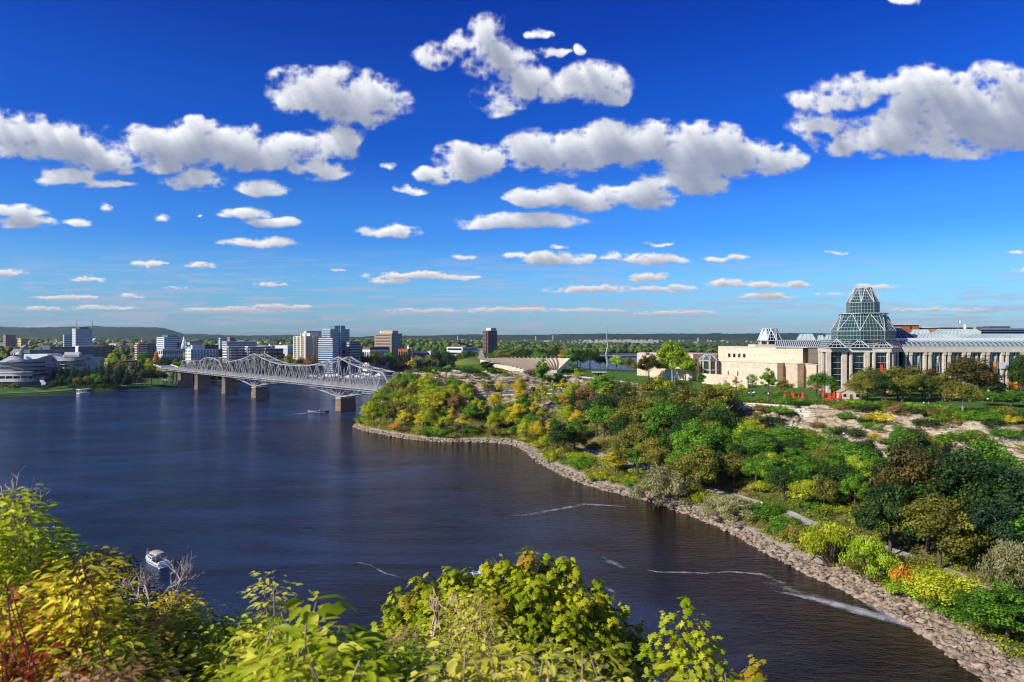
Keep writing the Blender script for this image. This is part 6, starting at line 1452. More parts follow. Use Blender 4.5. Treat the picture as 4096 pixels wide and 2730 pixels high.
for px, y in ((209,1439),(214,1454),(221,1469),(355,1432)): curve_band(mus, 'small_window', px, px+6, (y,y), (y+6,y+6), 2.6, winsd, 1.8, 2)
for y0, y1, a, b, off in ((1488,1495,-118,130,9),(1496,1506,-118,128,8),(1517,1529,-118,150,10)): curve_band(mus, 'terrace_band', a, b, (y0,y0-1), (y1,y1-1), off, mat('museum_parapet', (.40,.40,.42), .8, .1, .3), 8.5)
curve_band(mus, 'terrace_window', -118, 128, (1507,1506), (1516,1515), 7, winsd, 5)
for px in range(-100, 130, 30): curve_band(mus, 'terrace_pier', px, px+3, (1506,1506), (1517,1517), 8.6, MATS['museum_parapet'], 1, 2)
m_ = MB(); m_.box(W(95,775).x, W(190,775).x, 775, 800, 10, WP(0,1418,775).z); m_.build('roof_hall', whitec, mus)
m_ = MB(); m_.tube([WP(262,1420,775), WP(322,1420,775)], 3.2, 10); m_.build('roof_barrel', mstone, mus); m_ = MB(); m_.box(W(385,800).x, W(395,800).x, 795, 810, 5, WP(0,1430,800).z); m_.build('green_box', tealc, mus)
m_ = MB(); m_.ball((W(74,770).x, 770, WP(0,1416,770).z), 1.8, 12, 8, (1.4,1,1)); m_.build('small_dome', whitec, mus)
# ramp
m_ = MB(); P = [W(172,735,14), W(166,722,10), W(176,712,7), W(168,700,4.5), W(160,692,3.5)]
for i in range(4): m_.bar(P[i], P[i+1], 3.4, .8)
tag(m_.build('curved_ramp', conc), 'small pale winding ramp in front of the curved museum', 'ramp')
# ---------------------------------------------------------------- boats
hullw = mat('white_gelcoat', (.80,.80,.80), .25, .04, 1); canvas = mat('boat_canvas', (.36,.32,.26), .8, .1, 2); tint_g = glassmat('boat_glass', (.01,.012,.015), .1); orange_c = mat('orange_canvas', (.75,.38,.05), .8, .1, 1); navy = mat('navy_paint', (.03,.05,.14), .4, .1, 1); wood = mat('teak', (.35,.2,.1), .6, .2, 2)
def hull(L_, Wd, h, parent, m=hullw, name='hull'):
    """bow towards +x"""
    st = [(-.5, .92, 0), (-.25, 1, .02), (.05, 1, .08), (.28, .78, .2), (.42, .42, .34), (.5, .03, .48)]
    P = []
    for s, w, r in st:
        x = s*L_; ww = w*Wd/2; zk = -.35*h+(.3*h if s > .4 else 0)
        for y, z in ((-ww, h*(1+r*.5)), (-ww*.92, h*.45), (-ww*.6, -.1), (0, zk), (ww*.6, -.1), (ww*.92, h*.45), (ww, h*(1+r*.5))): P.append((x-(.03*L_ if z < 0 and s > .3 else 0), y, z))
    f = [(i*7+k, i*7+k+1, (i+1)*7+k+1, (i+1)*7+k) for i in range(5) for k in range(6)]+[tuple(range(7))]
    f += [(i*7, (i+1)*7, (i+1)*7+6, i*7+6) for i in range(5)]
    return MB().poly(P, f).build(name, m, parent)
cr = thing('cabin_cruiser', 'white cabin cruiser with beige canopy anchored on the dark river', 'boat', W(622, 166, 0), math.radians(141))
hull(9.2, 3.2, 1.15, cr)
m_ = MB(); m_.poly([(-.6,-1.25,1.2),(2.6,-.95,1.35),(3.7,0,1.4),(2.6,.95,1.35),(-.6,1.25,1.2),(-.4,-1.1,2.0),(1.6,-.8,1.95),(2.6,0,1.75),(1.6,.8,1.95),(-.4,1.1,2.0)], [(0,1,6,5),(1,2,7,6),(2,3,8,7),(3,4,9,8),(4,0,5,9),(5,6,7,8,9)]); m_.build('cabin', hullw, cr)
m_ = MB(); m_.poly([(-.3,-1.24,1.5),(1.9,-1.02,1.5),(1.7,-.9,1.85),(-.3,-1.17,1.85)], [(0,1,2,3)]); m_.poly([(-.3,1.24,1.5),(1.9,1.02,1.5),(1.7,.9,1.85),(-.3,1.17,1.85)], [(3,2,1,0)]); m_.build('side_window', tint_g, cr)
m_ = MB(); m_.poly([(-4.5,-1.62,.95),(.4,-1.66,1.02),(2.4,-1.36,1.12),(2.4,-1.37,.98),(.4,-1.67,.86),(-4.5,-1.63,.80)], [(0,1,4,5),(1,2,3,4)]); m_.poly([(-4.5,1.62,.95),(.4,1.66,1.02),(2.4,1.36,1.12),(2.4,1.37,.98),(.4,1.67,.86),(-4.5,1.63,.80)], [(5,4,1,0),(4,3,2,1)]); m_.build('hull_stripe', tint_g, cr)
m_ = MB(); m_.poly([(.9,-1.05,1.98),(1.5,-.5,1.98),(1.5,.5,1.98),(.9,1.05,1.98),(.1,-1.0,2.75),(.5,-.45,2.75),(.5,.45,2.75),(.1,1.0,2.75)], [(0,1,5,4),(1,2,6,5),(2,3,7,6)]); m_.build('windscreen', tint_g, cr)
m_ = MB(); P = []
for i in range(6):
    x = -3.2+i*.75
    for k in range(7): a = math.pi*k/6; P.append((x, -1.35*math.cos(a), 2.75+.55*math.sin(a)-.03*i*(5-i)*-.6))
m_.poly(P, [(i*7+k, i*7+k+1, i*7+8+k, i*7+7+k) for i in range(5) for k in range(6)]); m_.build('canopy', canvas, cr, smooth=True)
m_ = MB()
for x in (-3.2, -1.6, .1):
    for y in (-1.33, 1.33): m_.bar((x, y, 1.2), (x, y, 2.8), .07)
for x0, x1 in ((1.2, 4.4),):
    for y0, y1 in ((-1.3, -.25), (1.3, .25)):
        m_.bar((x0, y0, 1.95), (x1, y1, 2.2), .05)
        for s in (0, .33, .66, 1): m_.bar((x0+(x1-x0)*s, y0+(y1-y0)*s, 1.3), (x0+(x1-x0)*s, y0+(y1-y0)*s, 1.95+.25*s), .04)
m_.build('rails', frame_m, cr)
m_ = MB(); m_.box(-4.3, -3.9, -1.2, 1.2, .6, 1.5); m_.box(-5.1, -4.6, -1.35, 1.35, .1, .35); m_.build('stern_platform', hullw, cr); m_ = MB(); m_.box(-3.8, -.6, -1.2, 1.2, 1.15, 1.2); m_.build('cockpit_floor', tint_g, cr)
m_ = MB(); m_.tube([(4.3, 0, 1.6), (4.3, 0, 3.0)], .04, 5); m_.build('flag_staff', frame_m, cr)
# people, one continuous skinned body per pose
SKINM = mat('skin', (.55,.33,.23), .6, .08, 3)
def figure(name, pose):
    J = {'walk': {'hip': (0,0,.95), 'chest': (0,-.02,1.38), 'neck': (0,0,1.5), 'head': (0,.03,1.66), 'top': (0,.02,1.76), 'shl': (-.19,0,1.42), 'shr': (.19,0,1.42), 'ell': (-.25,.12,1.15), 'elr': (.25,-.12,1.15), 'hal': (-.23,.28,.95), 'har': (.23,-.05,.92), 'kl': (-.1,.16,.52), 'kr': (.1,-.08,.5), 'al': (-.1,.24,.08), 'ar': (.1,-.34,.14), 'tl': (-.1,.4,.04), 'tr': (.1,-.22,.04)},
         'sit': {'hip': (0,0,.5), 'chest': (0,-.03,.95), 'neck': (0,0,1.07), 'head': (0,.05,1.22), 'top': (0,.05,1.32), 'shl': (-.19,0,1.0), 'shr': (.19,0,1.0), 'ell': (-.27,.12,.75), 'elr': (.27,.12,.75), 'hal': (-.15,.34,.68), 'har': (.15,.34,.68), 'kl': (-.12,.42,.5), 'kr': (.12,.42,.5), 'al': (-.12,.42,.08), 'ar': (.12,.42,.08), 'tl': (-.12,.56,.04), 'tr': (.12,.56,.04)}}[pose]
    names = list(J); E = [('hip','chest'),('chest','neck'),('neck','head'),('head','top'),('chest','shl'),('shl','ell'),('ell','hal'),('chest','shr'),('shr','elr'),('elr','har'),('hip','kl'),('kl','al'),('al','tl'),('hip','kr'),('kr','ar'),('ar','tr')]
    R = {'hip': .14, 'chest': .155, 'neck': .06, 'head': .10, 'top': .07, 'shl': .07, 'shr': .07, 'ell': .048, 'elr': .048, 'hal': .038, 'har': .038, 'kl': .068, 'kr': .068, 'al': .045, 'ar': .045, 'tl': .04, 'tr': .04}
    me = bpy.data.meshes.new(name); me.from_pydata([J[k] for k in names], [(names.index(a), names.index(b)) for a, b in E], []); o = bpy.data.objects.new(name, me); col.objects.link(o)
    sk_ = o.modifiers.new('skin', 'SKIN'); sv = me.skin_vertices[0].data
    for i, k in enumerate(names): sv[i].radius = (R[k], R[k]); sv[i].use_root = (k == 'hip')
    s2 = o.modifiers.new('sub', 'SUBSURF'); s2.levels = s2.render_levels = 1
    dg = bpy.context.evaluated_depsgraph_get(); m2 = bpy.data.meshes.new_from_object(o.evaluated_get(dg)); bpy.data.objects.remove(o); m2.polygons.foreach_set('use_smooth', [True]*len(m2.polygons)); m2.name = name
    if not m2.materials: m2.materials.append(SKINM)
    for q in ('shirt', 'trousers'): m2.materials.append(None)
    for pl in m2.polygons:
        z = pl.center.z; x = abs(pl.center.x); hz = J['hip'][2]; cz = J['chest'][2]
        if z < hz+.02 and not (x > .2 and z < cz): pl.material_index = 2
        elif z < cz+.1 and not (x > .2 and z < cz-.28): pl.material_index = 1
    return m2
PM = {p: figure('body', p) for p in ('walk', 'sit')}
CL = {k: mat('cloth_'+k, c, .9, .15, 4) for k, c in (('black', (.02,.02,.025)), ('blue', (.05,.12,.35)), ('pink', (.65,.12,.22)), ('white', (.7,.7,.7)), ('grey', (.2,.2,.22)), ('red', (.55,.03,.03)), ('tan', (.4,.3,.2)))}
hair = mat('hair', (.05,.03,.02), .8, .3, 5)
def person(label, loc, rz, pose, shirt, pants, group=None, s=1.0):
    o = thing('person', label, 'person', loc, rz, group); o.scale = (s, s, s)
    b = link('body', PM[pose], None, o)
    for i, m_ in ((0, SKINM), (1, CL[shirt]), (2, CL[pants])): b.material_slots[i].link = 'OBJECT'; b.material_slots[i].material = m_
    hz = 1.7 if pose == 'walk' else 1.26; m_ = MB(); m_.ball((0, .0, hz), .115, 8, 6, (1, 1.05, .95)); h_ = m_.build('hair', hair, o, smooth=True); return o
person('person in dark clothes standing in the cockpit of the white cruiser', Vector(cr.location)+Vector((1.4, -1.6, 1.15)), .5, 'sit', 'black', 'grey')
# the small fishing boat behind the maple
fb_ = thing('fishing_boat', 'small open fishing boat with grey motor half behind the maple', 'boat', W(1912, 158, 0), math.radians(20)); hull(4.6, 1.8, .6, fb_, mat('teal_hull', (.35,.50,.52), .4, .1, 1))
m_ = MB(); m_.box(-2.75, -2.3, -.2, .2, .2, 1.15); m_.build('outboard_motor', navy, fb_); m_ = MB(); m_.box(-1.3, -.9, -.8, .8, .5, .72); m_.box(.2, .6, -.75, .75, .5, .72); m_.build('bench', hullw, fb_)
l = Vector(fb_.location)
person('person in blue shirt sitting at the stern of the fishing boat', l+Vector((-1.1, -.4, .15)), -1.2, 'sit', 'blue', 'grey'); person('person in red jacket sitting at the bow of the fishing boat', l+Vector((1.1, .4, .15)), 1.0, 'sit', 'red', 'black')
# two sightseeing dinghies by the pier
for px, py, lab, hm_, n_ in ((1252, 1649, 'grey inflatable boat leading a white wake left of the nearest pier', 'white', 3), (1298, 1648, 'dark red inflatable boat just left of the nearest pier', 'red', 4)):
    p = WZ(px, py, 0); b = thing('motor_boat', lab, 'boat', p, math.radians(8), 'two motor boats by the nearest pier'); hull(7, 2.4, .8, b, hullw if hm_ == 'white' else mat('dark_red_rubber', (.16,.03,.03), .6, .1, 1))
    m_ = MB(); m_.box(-1.5, 1.8, -.7, .7, .5, .9); m_.build('bench', navy, b); m_ = MB(); m_.box(-3.7, -3.2, -.3, .3, .3, 1.4); m_.build('outboard_motor', white, b)
    for k in range(n_): person(['person in tan jacket', 'person in white shirt', 'person in grey jacket', 'person in red jacket'][k]+(' seated in the grey inflatable' if n_ == 3 else ' seated in the red inflatable'), Vector(p)+Vector((-1.6+k*1.1, .2*(k % 2), .55)), -1.4, 'sit', ['tan', 'white', 'grey', 'red'][k], 'black')
# marina boats
def marina_proto(kind):
    t = thing('moored_boat', '', 'boat'); a = hull(11, 3.6, 1.5, t); ch = [(a, [])]
    m_ = MB(); m_.poly([(-2,-1.4,1.5),(2.6,-1.1,1.6),(2.6,1.1,1.6),(-2,1.4,1.5),(-1.7,-1.2,3.2),(1.2,-.9,3.1),(1.2,.9,3.1),(-1.7,1.2,3.2)], [(0,1,5,4),(1,2,6,5),(2,3,7,6),(3,0,4,7),(4,5,6,7)]); ch.append((m_.build('cabin', hullw, t), []))
    if kind: m_ = MB(); m_.box(-5, -1.8, -1.6, 1.6, 3.0, 3.5); ch.append((m_.build('canvas_top', [None, navy, orange_c, canvas][kind], t), []))
    else: m_ = MB(); m_.tube([(.5, 0, 3), (.5, 0, 9)], .12, 5); ch.append((m_.build('mast', frame_m, t), []))
    return t, ch
MP = [marina_proto(k) for k in range(4)]; NMK = ['plain white boat with a mast', 'white boat with navy canvas', 'white boat with orange canvas', 'white boat with beige canvas']; MR = {}; mr_ = random.Random(4)
MPOS = [(1222+i*21+mr_.uniform(-4, 4), 1512+mr_.uniform(-5, 5)-i*.3) for i in range(16)]+[(1580+i*11+mr_.uniform(-3, 3), 1500+mr_.uniform(-4, 3)+(3 if i % 2 else -2)) for i in range(13)]+[(1300+i*26, 1500+mr_.uniform(-2, 2)) for i in range(9)]
for i, (px, py) in enumerate(MPOS):
    k = mr_.choice([0, 1, 3, 3, 3, 2]) if i >= 4 else i; t, ch = MP[k]; p = WZ(px, py, 0)
    o = copy_tree(t, ch, p, mr_.uniform(-.5, .5)+(3.14 if mr_.random() < .4 else 0), mr_.uniform(.8, 1.25)) if i >= 4 else t
    if i < 4: t.location = p
    o['group'] = 'boats moored in the marina'; MR.setdefault(k, []).append((px, o))
for k, L_ in MR.items():
    L_.sort(key=lambda q: q[0])
    for i, (px, o) in enumerate(L_): o['label'] = f"{NMK[k]} in the marina, {ordinal_from_left(i, len(L_))}"
m_ = MB()
for py in (1507, 1517): a, b = WZ(1210, py+3, .4), WZ(1570, py-4, .4); m_.bar(a, b, 2, .4)
m_.bar(WZ(1570, 1503, .4), WZ(1725, 1500, .4), 2, .4); tag(m_.build('marina_dock', conc), 'long pale floating docks of the marina', 'dock')
db = thing('boathouse_dock', 'long low boathouse pier on posts seen under the bridge span', 'dock')
p, q = WZ(1052, 1543, 0), WZ(1160, 1532, 0); m_ = MB(); m_.bar(p+Vector((0,0,4)), q+Vector((0,0,4)), 8, .5); m_.build('deck', conc, db); m_ = MB()
for i in range(12): c = p.lerp(q, i/11); m_.bar(c, c+Vector((0,0,3.7)), .6)
m_.build('posts', steel_d, db)
# the landing pavilion by the museum shore
lp = thing('landing_pavilion', 'small white floating pavilion with flat roof at the museum shore', 'pavilion'); p, q = WZ(312, 1576, 0), WZ(352, 1573, 0); d = (q-p)
m_ = MB(); m_.bar(p+Vector((0,0,.5)), q+Vector((0,0,.5)), 5, .8); m_.build('float', hullw, lp); m_ = MB(); m_.bar(p+Vector((0,0,4)), q+Vector((0,0,4)), 6, .4); m_.build('roof', hullw, lp); m_ = MB()
for i in range(7): c = p.lerp(q, .03+i*.157); m_.bar(c+Vector((0,-2.2,.8)), c+Vector((0,-2.2,3.8)), .35)
m_.build('posts', hullw, lp)
# foam: wakes and eddies lying on the water
fo, n, p = nodemat('foam'); p.inputs['Base Color'].default_value = (.75,.78,.82,1); p.inputs['Roughness'].default_value = .8; g_ = n.nodes.new('ShaderNodeNewGeometry')
mp = n.nodes.new('ShaderNodeMapping'); n.links.new(g_.outputs['Position'], mp.inputs[0]); tx = n.nodes.new('ShaderNodeTexNoise'); tx.inputs['Scale'].default_value = .55; tx.inputs['Detail'].default_value = 9; tx.inputs['Roughness'].default_value = .85; tx.inputs['Distortion'].default_value = .8; n.links.new(mp.outputs[0], tx.inputs[0])
at = n.nodes.new('ShaderNodeAttribute'); at.attribute_name = 'tint'; ad = n.nodes.new('ShaderNodeMath'); ad.operation = 'ADD'; n.links.new(tx.outputs[0], ad.inputs[0]); n.links.new(at.outputs['Fac'], ad.inputs[1])
mr = n.nodes.new('ShaderNodeMapRange'); n.links.new(ad.outputs[0], mr.inputs[0]); mr.inputs[1].default_value = 1.02; mr.inputs[2].default_value = 1.6; mr.inputs[3].default_value = 0; mr.inputs[4].default_value = .8; n.links.new(mr.outputs[0], p.inputs['Alpha'])
def foam(label, pts, dens, name='water_foam'):
    """pts: (px, py, half width m, density)"""
    P = []; T = []; Q = []
    W_ = [WZ(a, b, 0) for a, b, _, _ in pts]
    n_ = len(pts); sub_ = 6
    for i in range(n_-1):
        for k in range(sub_ if i < n_-2 else sub_+1):
            s = k/sub_; c = W_[i].lerp(W_[i+1], s); dd = (W_[min(i+1, n_-1)]-W_[max(i-(0 if k else 1), 0)]).normalized(); nn_ = Vector((-dd.y, dd.x, 0)); hw = pts[i][2]*(1-s)+pts[i+1][2]*s; de = pts[i][3]*(1-s)+pts[i+1][3]*s
            for u in (-1, -.5, 0, .5, 1): v = c+nn_*hw*2.3*u; P.append((v.x, v.y, .035)); T.append((.20+de*.80+.25*noise.noise(v*.35))*(1-u*u*1.1)*dens if abs(u) < 1 else -.3)
    m5 = len(P)//5; idx = np.arange(len(P)).reshape(m5, 5); Fq = np.stack([idx[:-1, :-1], idx[1:, :-1], idx[1:, 1:], idx[:-1, 1:]], -1).reshape(-1, 4)
    return tag(link(name, npmesh(name, np.array(P), Fq, T), fo), label, 'foam', kind='stuff')
foam('boat wake left of the pier', [(1130,1661,1.5,.3),(1180,1658,1.6,.6),(1225,1653,1.2,.85),(1300,1650,.8,.9)], 1); foam('boat wake left of the pier, upper arm', [(1135,1655,.8,.3),(1200,1654,.9,.6),(1250,1651,.6,.8)], 1)
foam('foam line entering the near shore', [(2562,2277,.3,.4),(2640,2290,.5,.7),(2740,2291,.6,.65),(2820,2295,.6,.6),(2920,2288,.6,.6),(3040,2297,.8,.65),(3140,2335,1.2,.6)], 1)
foam('foam streak hugging the near shore', [(3090,2365,.4,.5),(3200,2385,.8,.8),(3330,2415,1.4,.85),(3460,2452,1.7,.85),(3560,2478,1.6,.85),(3660,2510,.9,.8)], 1)
foam('white rapids patch at the shore rocks', [(3460,2395,.4,.6),(3500,2425,1.3,.75),(3560,2465,1.6,.8),(3640,2500,1.0,.8)], 1); foam('loose foam beside the shore streak', [(3060,2330,1.5,.45),(3200,2370,2.0,.5),(3340,2410,1.5,.55)], 1)
foam('thin foam swirl in mid river', [(1990,2065,1.0,.35),(2100,2062,1.5,.5),(2220,2040,1.6,.5),(2340,2018,1.2,.6),(2420,2022,.9,.7),(2520,2030,.5,.5)], 1); foam('foam drift behind the maple', [(2390,2222,.8,.4),(2450,2250,1.2,.55),(2510,2280,.9,.5)], 1)
foam('short foam spill at left of the dark water', [(1430,2250,.25,.5),(1480,2262,.3,.6),(1540,2295,.35,.6),(1600,2310,.3,.4)], 1); foam('foam specks right of the maple', [(2400,2340,.4,.4),(2440,2360,.6,.5),(2480,2385,.5,.4)], 1)
# ---------------------------------------------------------------- shore rocks
def rock_mesh(seed):
    import bmesh
    rs = random.Random(seed); b = bmesh.new()
    for i in range(9): v = Vector((rs.gauss(0, 1), rs.gauss(0, 1), rs.gauss(0, 1))).normalized(); b.verts.new((v.x*.6, v.y*.45, v.z*.30))
    bmesh.ops.convex_hull(b, input=b.verts); V = [v.co.copy() for v in b.verts if v.link_faces]; ix = {v: i for i, v in enumerate([v for v in b.verts if v.link_faces])}; Fs = [tuple(ix[v] for v in f.verts) for f in b.faces]; b.free(); return np.array(V), np.array(Fs)
RM = [rock_mesh(i) for i in range(8)]; rockm = mat('shore_rock', (.08,.06,.045), .95, .3, .8, bump=.5, c2=(.44,.34,.25))
rs = np.random.RandomState(6); VV = []; FF = []; off = 0
for i in range(9000):
    su = rs.uniform(.9, 12.9)**1.0 if i % 3 else rs.uniform(.9, 3.8); bb_ = rs.uniform(.9, 1.68) if su < 3.4 or 8.4 < su < 9.4 else rs.uniform(.93, 1.42)
    q = rowpt(su, bb_); z = gz(q.x, q.y, 0); s = (.35+1.9*rs.rand()**3)*(1.25 if bb_ < 1.15 else 1)
    V, F_ = RM[rs.randint(8)]; a = rs.rand()*6.28; ca, sa_ = math.cos(a), math.sin(a); R_ = np.array([[ca,-sa_,0],[sa_,ca,0],[0,0,1]]); tilt = rs.normal()*.3
    Rt = np.array([[1,0,0],[0,math.cos(tilt),-math.sin(tilt)],[0,math.sin(tilt),math.cos(tilt)]])
    VV.append((V@Rt.T@R_.T)*s+np.array([q.x, q.y, z+.06*s])); FF.append(F_+off); off += len(V)
tag(link('shore_rubble', npmesh('shore_rubble', np.concatenate(VV), np.concatenate(FF)), rockm), 'broken grey and tan stones piled along the shore', 'stones', kind='stuff')
brr = random.Random(12); bm0 = None
for i in range(46):
    su = brr.uniform(1.0, 4.6); q = rowpt(su, brr.uniform(1.05, 1.85)); V, F_ = RM[i % 8]
    me = npmesh('boulder', V*2.2, F_) if i < 8 else BO[i % 8]
    if i == 0: BO = []
    if i < 8: BO.append(me)
    o = link('boulder', me, rockm); o.location = (q.x, q.y, gz(q.x, q.y, 0)+.1); o.rotation_euler = (brr.uniform(-.2, .2), brr.uniform(-.2, .2), brr.uniform(0, 6)); s = brr.uniform(.7, 1.3); o.scale = (s, s, s)
    tag(o, 'larger flat grey boulder lying in the rubble of the near shore', 'boulder', 'larger boulders of the near shore')
# low ground cover on the banks
def tufts(name, label, n_, su0, su1, b0, b1, size, cname, seed, lift=.25):
    rs = np.random.RandomState(seed); P = []
    for i in range(n_):
        q = rowpt(rs.uniform(su0, su1), rs.uniform(b0, b1))
        if near_path(q.x, q.y, 2.4): continue
        z = gz(q.x, q.y); 
        if z is None: continue
        for k in range(16): P.append((q.x+rs.normal()*.7, q.y+rs.normal()*.7, z+lift+abs(rs.normal())*.35))
    P = np.array(P); N = sph(rs, len(P)); N[:, 2] = abs(N[:, 2])+.4; N /= np.linalg.norm(N, axis=1, keepdims=True); X = np.cross(N, sph(rs, len(P)))
    return tag(link(name, leaves(name, P, X, N, size*(.6+.8*rs.rand(len(P))), np.clip(noise_arr(P), 0, 1), QUAD), foliage_mat(cname)), label, 'plants', kind='stuff')
NG = LatNoise(55)
def noise_arr(P): return NG.fbm(P[:, 0]*.08+200, P[:, 1]*.08+200, 4)*1.3-.15
tufts('ground_cover', 'low weeds and seedlings covering the wooded slopes', 6500, .8, 14.5, 1.7, 6.0, .55, 'olive green', 1)
tufts('bright_ground_cover', 'bright green and yellow weeds along the shore and slopes', 4200, .8, 14.5, 1.6, 5.8, .5, 'yellow green', 2)
tufts('cliff_plants', 'grass and small plants growing on ledges of the cliffs', 1700, 1.0, 12.8, 7.05, 9.0, .5, 'russet brown', 3); tufts('cliff_greens', 'green plants growing on ledges of the cliffs', 1300, 1.0, 12.8, 7.05, 9.2, .5, 'fresh green', 4)
tufts('hedge_growth', 'low green growth along the terrace edge', 1000, 1.2, 5.0, 8.6, 9.3, .6, 'bright lime', 5)
# ---------------------------------------------------------------- lamps, railings, terrace furniture
def lamp(label, px, pyt, D, double=False, group=None, h=None, name='street_lamp'):
    x = W(px, D).x; z = gz(x, D, 5); zt = h+z if h else WP(0, pyt, D).z; t = thing(name, label, 'lamp', (x, D, z), 0, group); hh = zt-z
    m_ = MB(); m_.tube([(0,0,-.3),(0,0,.5),(0,0,hh-.2)], [.14,.09,.06], 6); 
    if double: m_.bar((-.8,0,hh-.3), (.8,0,hh-.3), .08)
    m_.build('post', black if not double else steel, t)
    for dx in ((0,) if not double else (-.8, .8)): m_ = MB(); m_.ball((dx, 0, hh), .34, 10, 8, (1,1,1) if not double else (1.3,1,.5)); m_.build('globe', glob, t, smooth=True)
    return t
for px, py, D, lab in ((2763,1914,232,'globe lamp beside the riverside path, left of the grey green bush'),(2524,1819,284,'globe lamp above the golden weeping tree'),(3047,2012,199,'globe lamp by the path behind the right willow bush'),(2989,1676,282,'globe lamp on the upper terrace walk, left one'),(3163,1703,262,'globe lamp on the upper terrace walk, right one'),(3375,1735,242,'globe lamp on the road above the stone wall'),(3017,1570,290,'black globe lamp at the left of the orange benches'),(3074,1575,286,'black globe lamp right of the orange benches'),(3951,1596,262,'globe lamp under the trees at the right')):
    lamp(lab, px, py, D, group='globe lamps')
for px, py, D, lab in ((2240,1552,374,'double lamp on the road, leftmost pair'),(2254,1554,370,'double lamp beside the road balustrade post'),(2398,1555,366,'double lamp in front of the rock slope, left'),(2424,1553,368,'double lamp in front of the rock slope, right'),(2895,1568,300,'double lamp left of the terrace wall'),(3004,1571,296,'double lamp behind the orange benches')):
    lamp(lab, px, py, D, True, 'double headed lamps')
for px, py, D, lab in ((2148,1495,404,'tall pale light pole on the road below the headland'),(2331,1508,382,'tall pale light pole in the middle of the road'),(2698,1505,330,'tall pale light pole right of the huge lime tree'),(2894,1512,322,'tall pale light pole below the stone wing'),(3122,1512,316,'tall pale light pole right of the slim green tree'),(1700,1507,424,'thin pole at the left end of the cliff')):
    x = W(px, D).x; z = gz(x, D, 20); zt = WP(0, py, D).z; t = thing('light_pole', lab, 'lamp', (x, D, z), 0, 'tall light poles'); m_ = MB(); m_.tube([(0,0,-.3),(0,0,zt-z)], [.16,.1], 6); m_.build('post', frame_m, t); m_ = MB(); m_.bar((0,0,zt-z-.1), (1.6,0,zt-z+.1), .12); m_.box(1.3, 2.2, -.2, .2, zt-z, zt-z+.2); m_.build('lamp_head', frame_m, t)
um = thing('closed_umbrella', '', 'umbrella'); m_ = MB(); m_.tube([(0,0,0),(0,0,1.1)], .05, 6); up1 = m_.build('pole', black, um)
m_ = MB(); P = []; n_ = 12
for z, r_ in ((.75,.36),(1.3,.52),(2.1,.42),(2.9,.26),(3.4,.10)):
    for k in range(n_): a = 2*math.pi*k/n_; rr_ = r_*(1+(.16 if k % 2 else -.12)); P.append((rr_*math.cos(a), rr_*math.sin(a), z))
m_.poly(P, [(j*n_+k, j*n_+(k+1) % n_, (j+1)*n_+(k+1) % n_, (j+1)*n_+k) for j in range(4) for k in range(n_)]+[tuple(range(4*n_, 5*n_)), tuple(reversed(range(n_)))]); up2 = m_.build('canopy', mat('scarlet_canvas', (.80,.02,.01), .8, .08, 2), um)
UP = [(3140,290),(3168,300),(3175,292),(3195,286),(3212,294),(3293,300),(3317,288),(3323,284),(3337,296),(3361,292)]
for i, (px, D) in enumerate(UP):
    x = W(px, D).x; z = gz(x, D, 27); lab = f"closed red patio umbrella on the terrace, {ordinal_from_left(i, len(UP))}"
    if i == 0: um.location = (x, D, z); um.scale = (1.25,1.25,1.08); um['label'] = lab; um['group'] = 'closed red umbrellas'
    else: o = copy_tree(um, [(up1, []), (up2, [])], (x, D, z), 0, (1.25,1.25,1.08), lab)
tb = thing('patio_table', '', 'table'); m_ = MB(); m_.tube([(0,0,.68),(0,0,.74)], .6, 12); c1 = m_.build('table_top', white, tb); m_ = MB(); m_.tube([(0,0,0),(0,0,.68)], .06, 6); m_.box(-.3,.3,-.3,.3,0,.05); c2 = m_.build('pedestal', black, tb)
for i, (px, D) in enumerate(((3147,288),(3160,294),(3186,291),(3203,292),(3222,290),(3230,296),(3302,292),(3310,296),(3330,290),(3346,293),(3352,289))):
    x = W(px, D).x; lab = f"small round patio table near the red umbrellas, {ordinal_from_left(i, 11)}"
    if i == 0: tb.location = (x, D, gz(x, D, 27)); tb['label'] = lab; tb['group'] = 'patio tables'
    else: copy_tree(tb, [(c1, []), (c2, [])], (x, D, gz(x, D, 27)), 0, None, lab)
for i, px in enumerate((3041, 3060)):
    D = 283; x = W(px, D).x; z = gz(x, D, 27); b = thing('bench', ['orange bench behind the black railing, left one', 'orange bench behind the black railing, right one'][i], 'bench', (x, D, z), 0, 'orange benches'); oc = mat('orange_slats', (.75,.25,.03), .6, .1, 2)
    m_ = MB(); m_.box(-.85,.85,-.3,.3,.42,.5); m_.build('seat', oc, b); m_ = MB(); m_.box(-.85,.85,.28,.36,.5,1.0); m_.build('backrest', oc, b); m_ = MB(); m_.box(-.8,-.7,-.25,.3,0,.42); m_.build('leg', black, b); m_ = MB(); m_.box(.7,.8,-.25,.3,0,.42); m_.build('leg', black, b)
rl = MB(); pp = None
for k in range(29):
    s = k/28; px = 2960+170*s; D = 284-7*math.sin(math.pi*min(1, s*1.2))+ (0 if s > .2 else (0.2-s)*55); x = W(px, D).x; z = gz(x, D, 27); p = Vector((x, D, z)); rl.bar(p, p+Vector((0,0,1.15)), .07)
    if pp: 
        for h_ in (1.12, .8, .5, .2): rl.bar(pp+Vector((0,0,h_)), p+Vector((0,0,h_)), .05)
        for q in range(1, 5): c = pp.lerp(p, q/5); rl.bar(c, c+Vector((0,0,1.1)), .03)
    pp = p
tag(rl.build('terrace_railing', black), 'curved black iron railing on the terrace edge', 'railing')
cf = thing('cafe_house', 'small beige gabled cafe house right of the red umbrellas', 'house', (W(3405, 298).x, 298, gz(W(3405,298).x, 298, 27)), -.15)
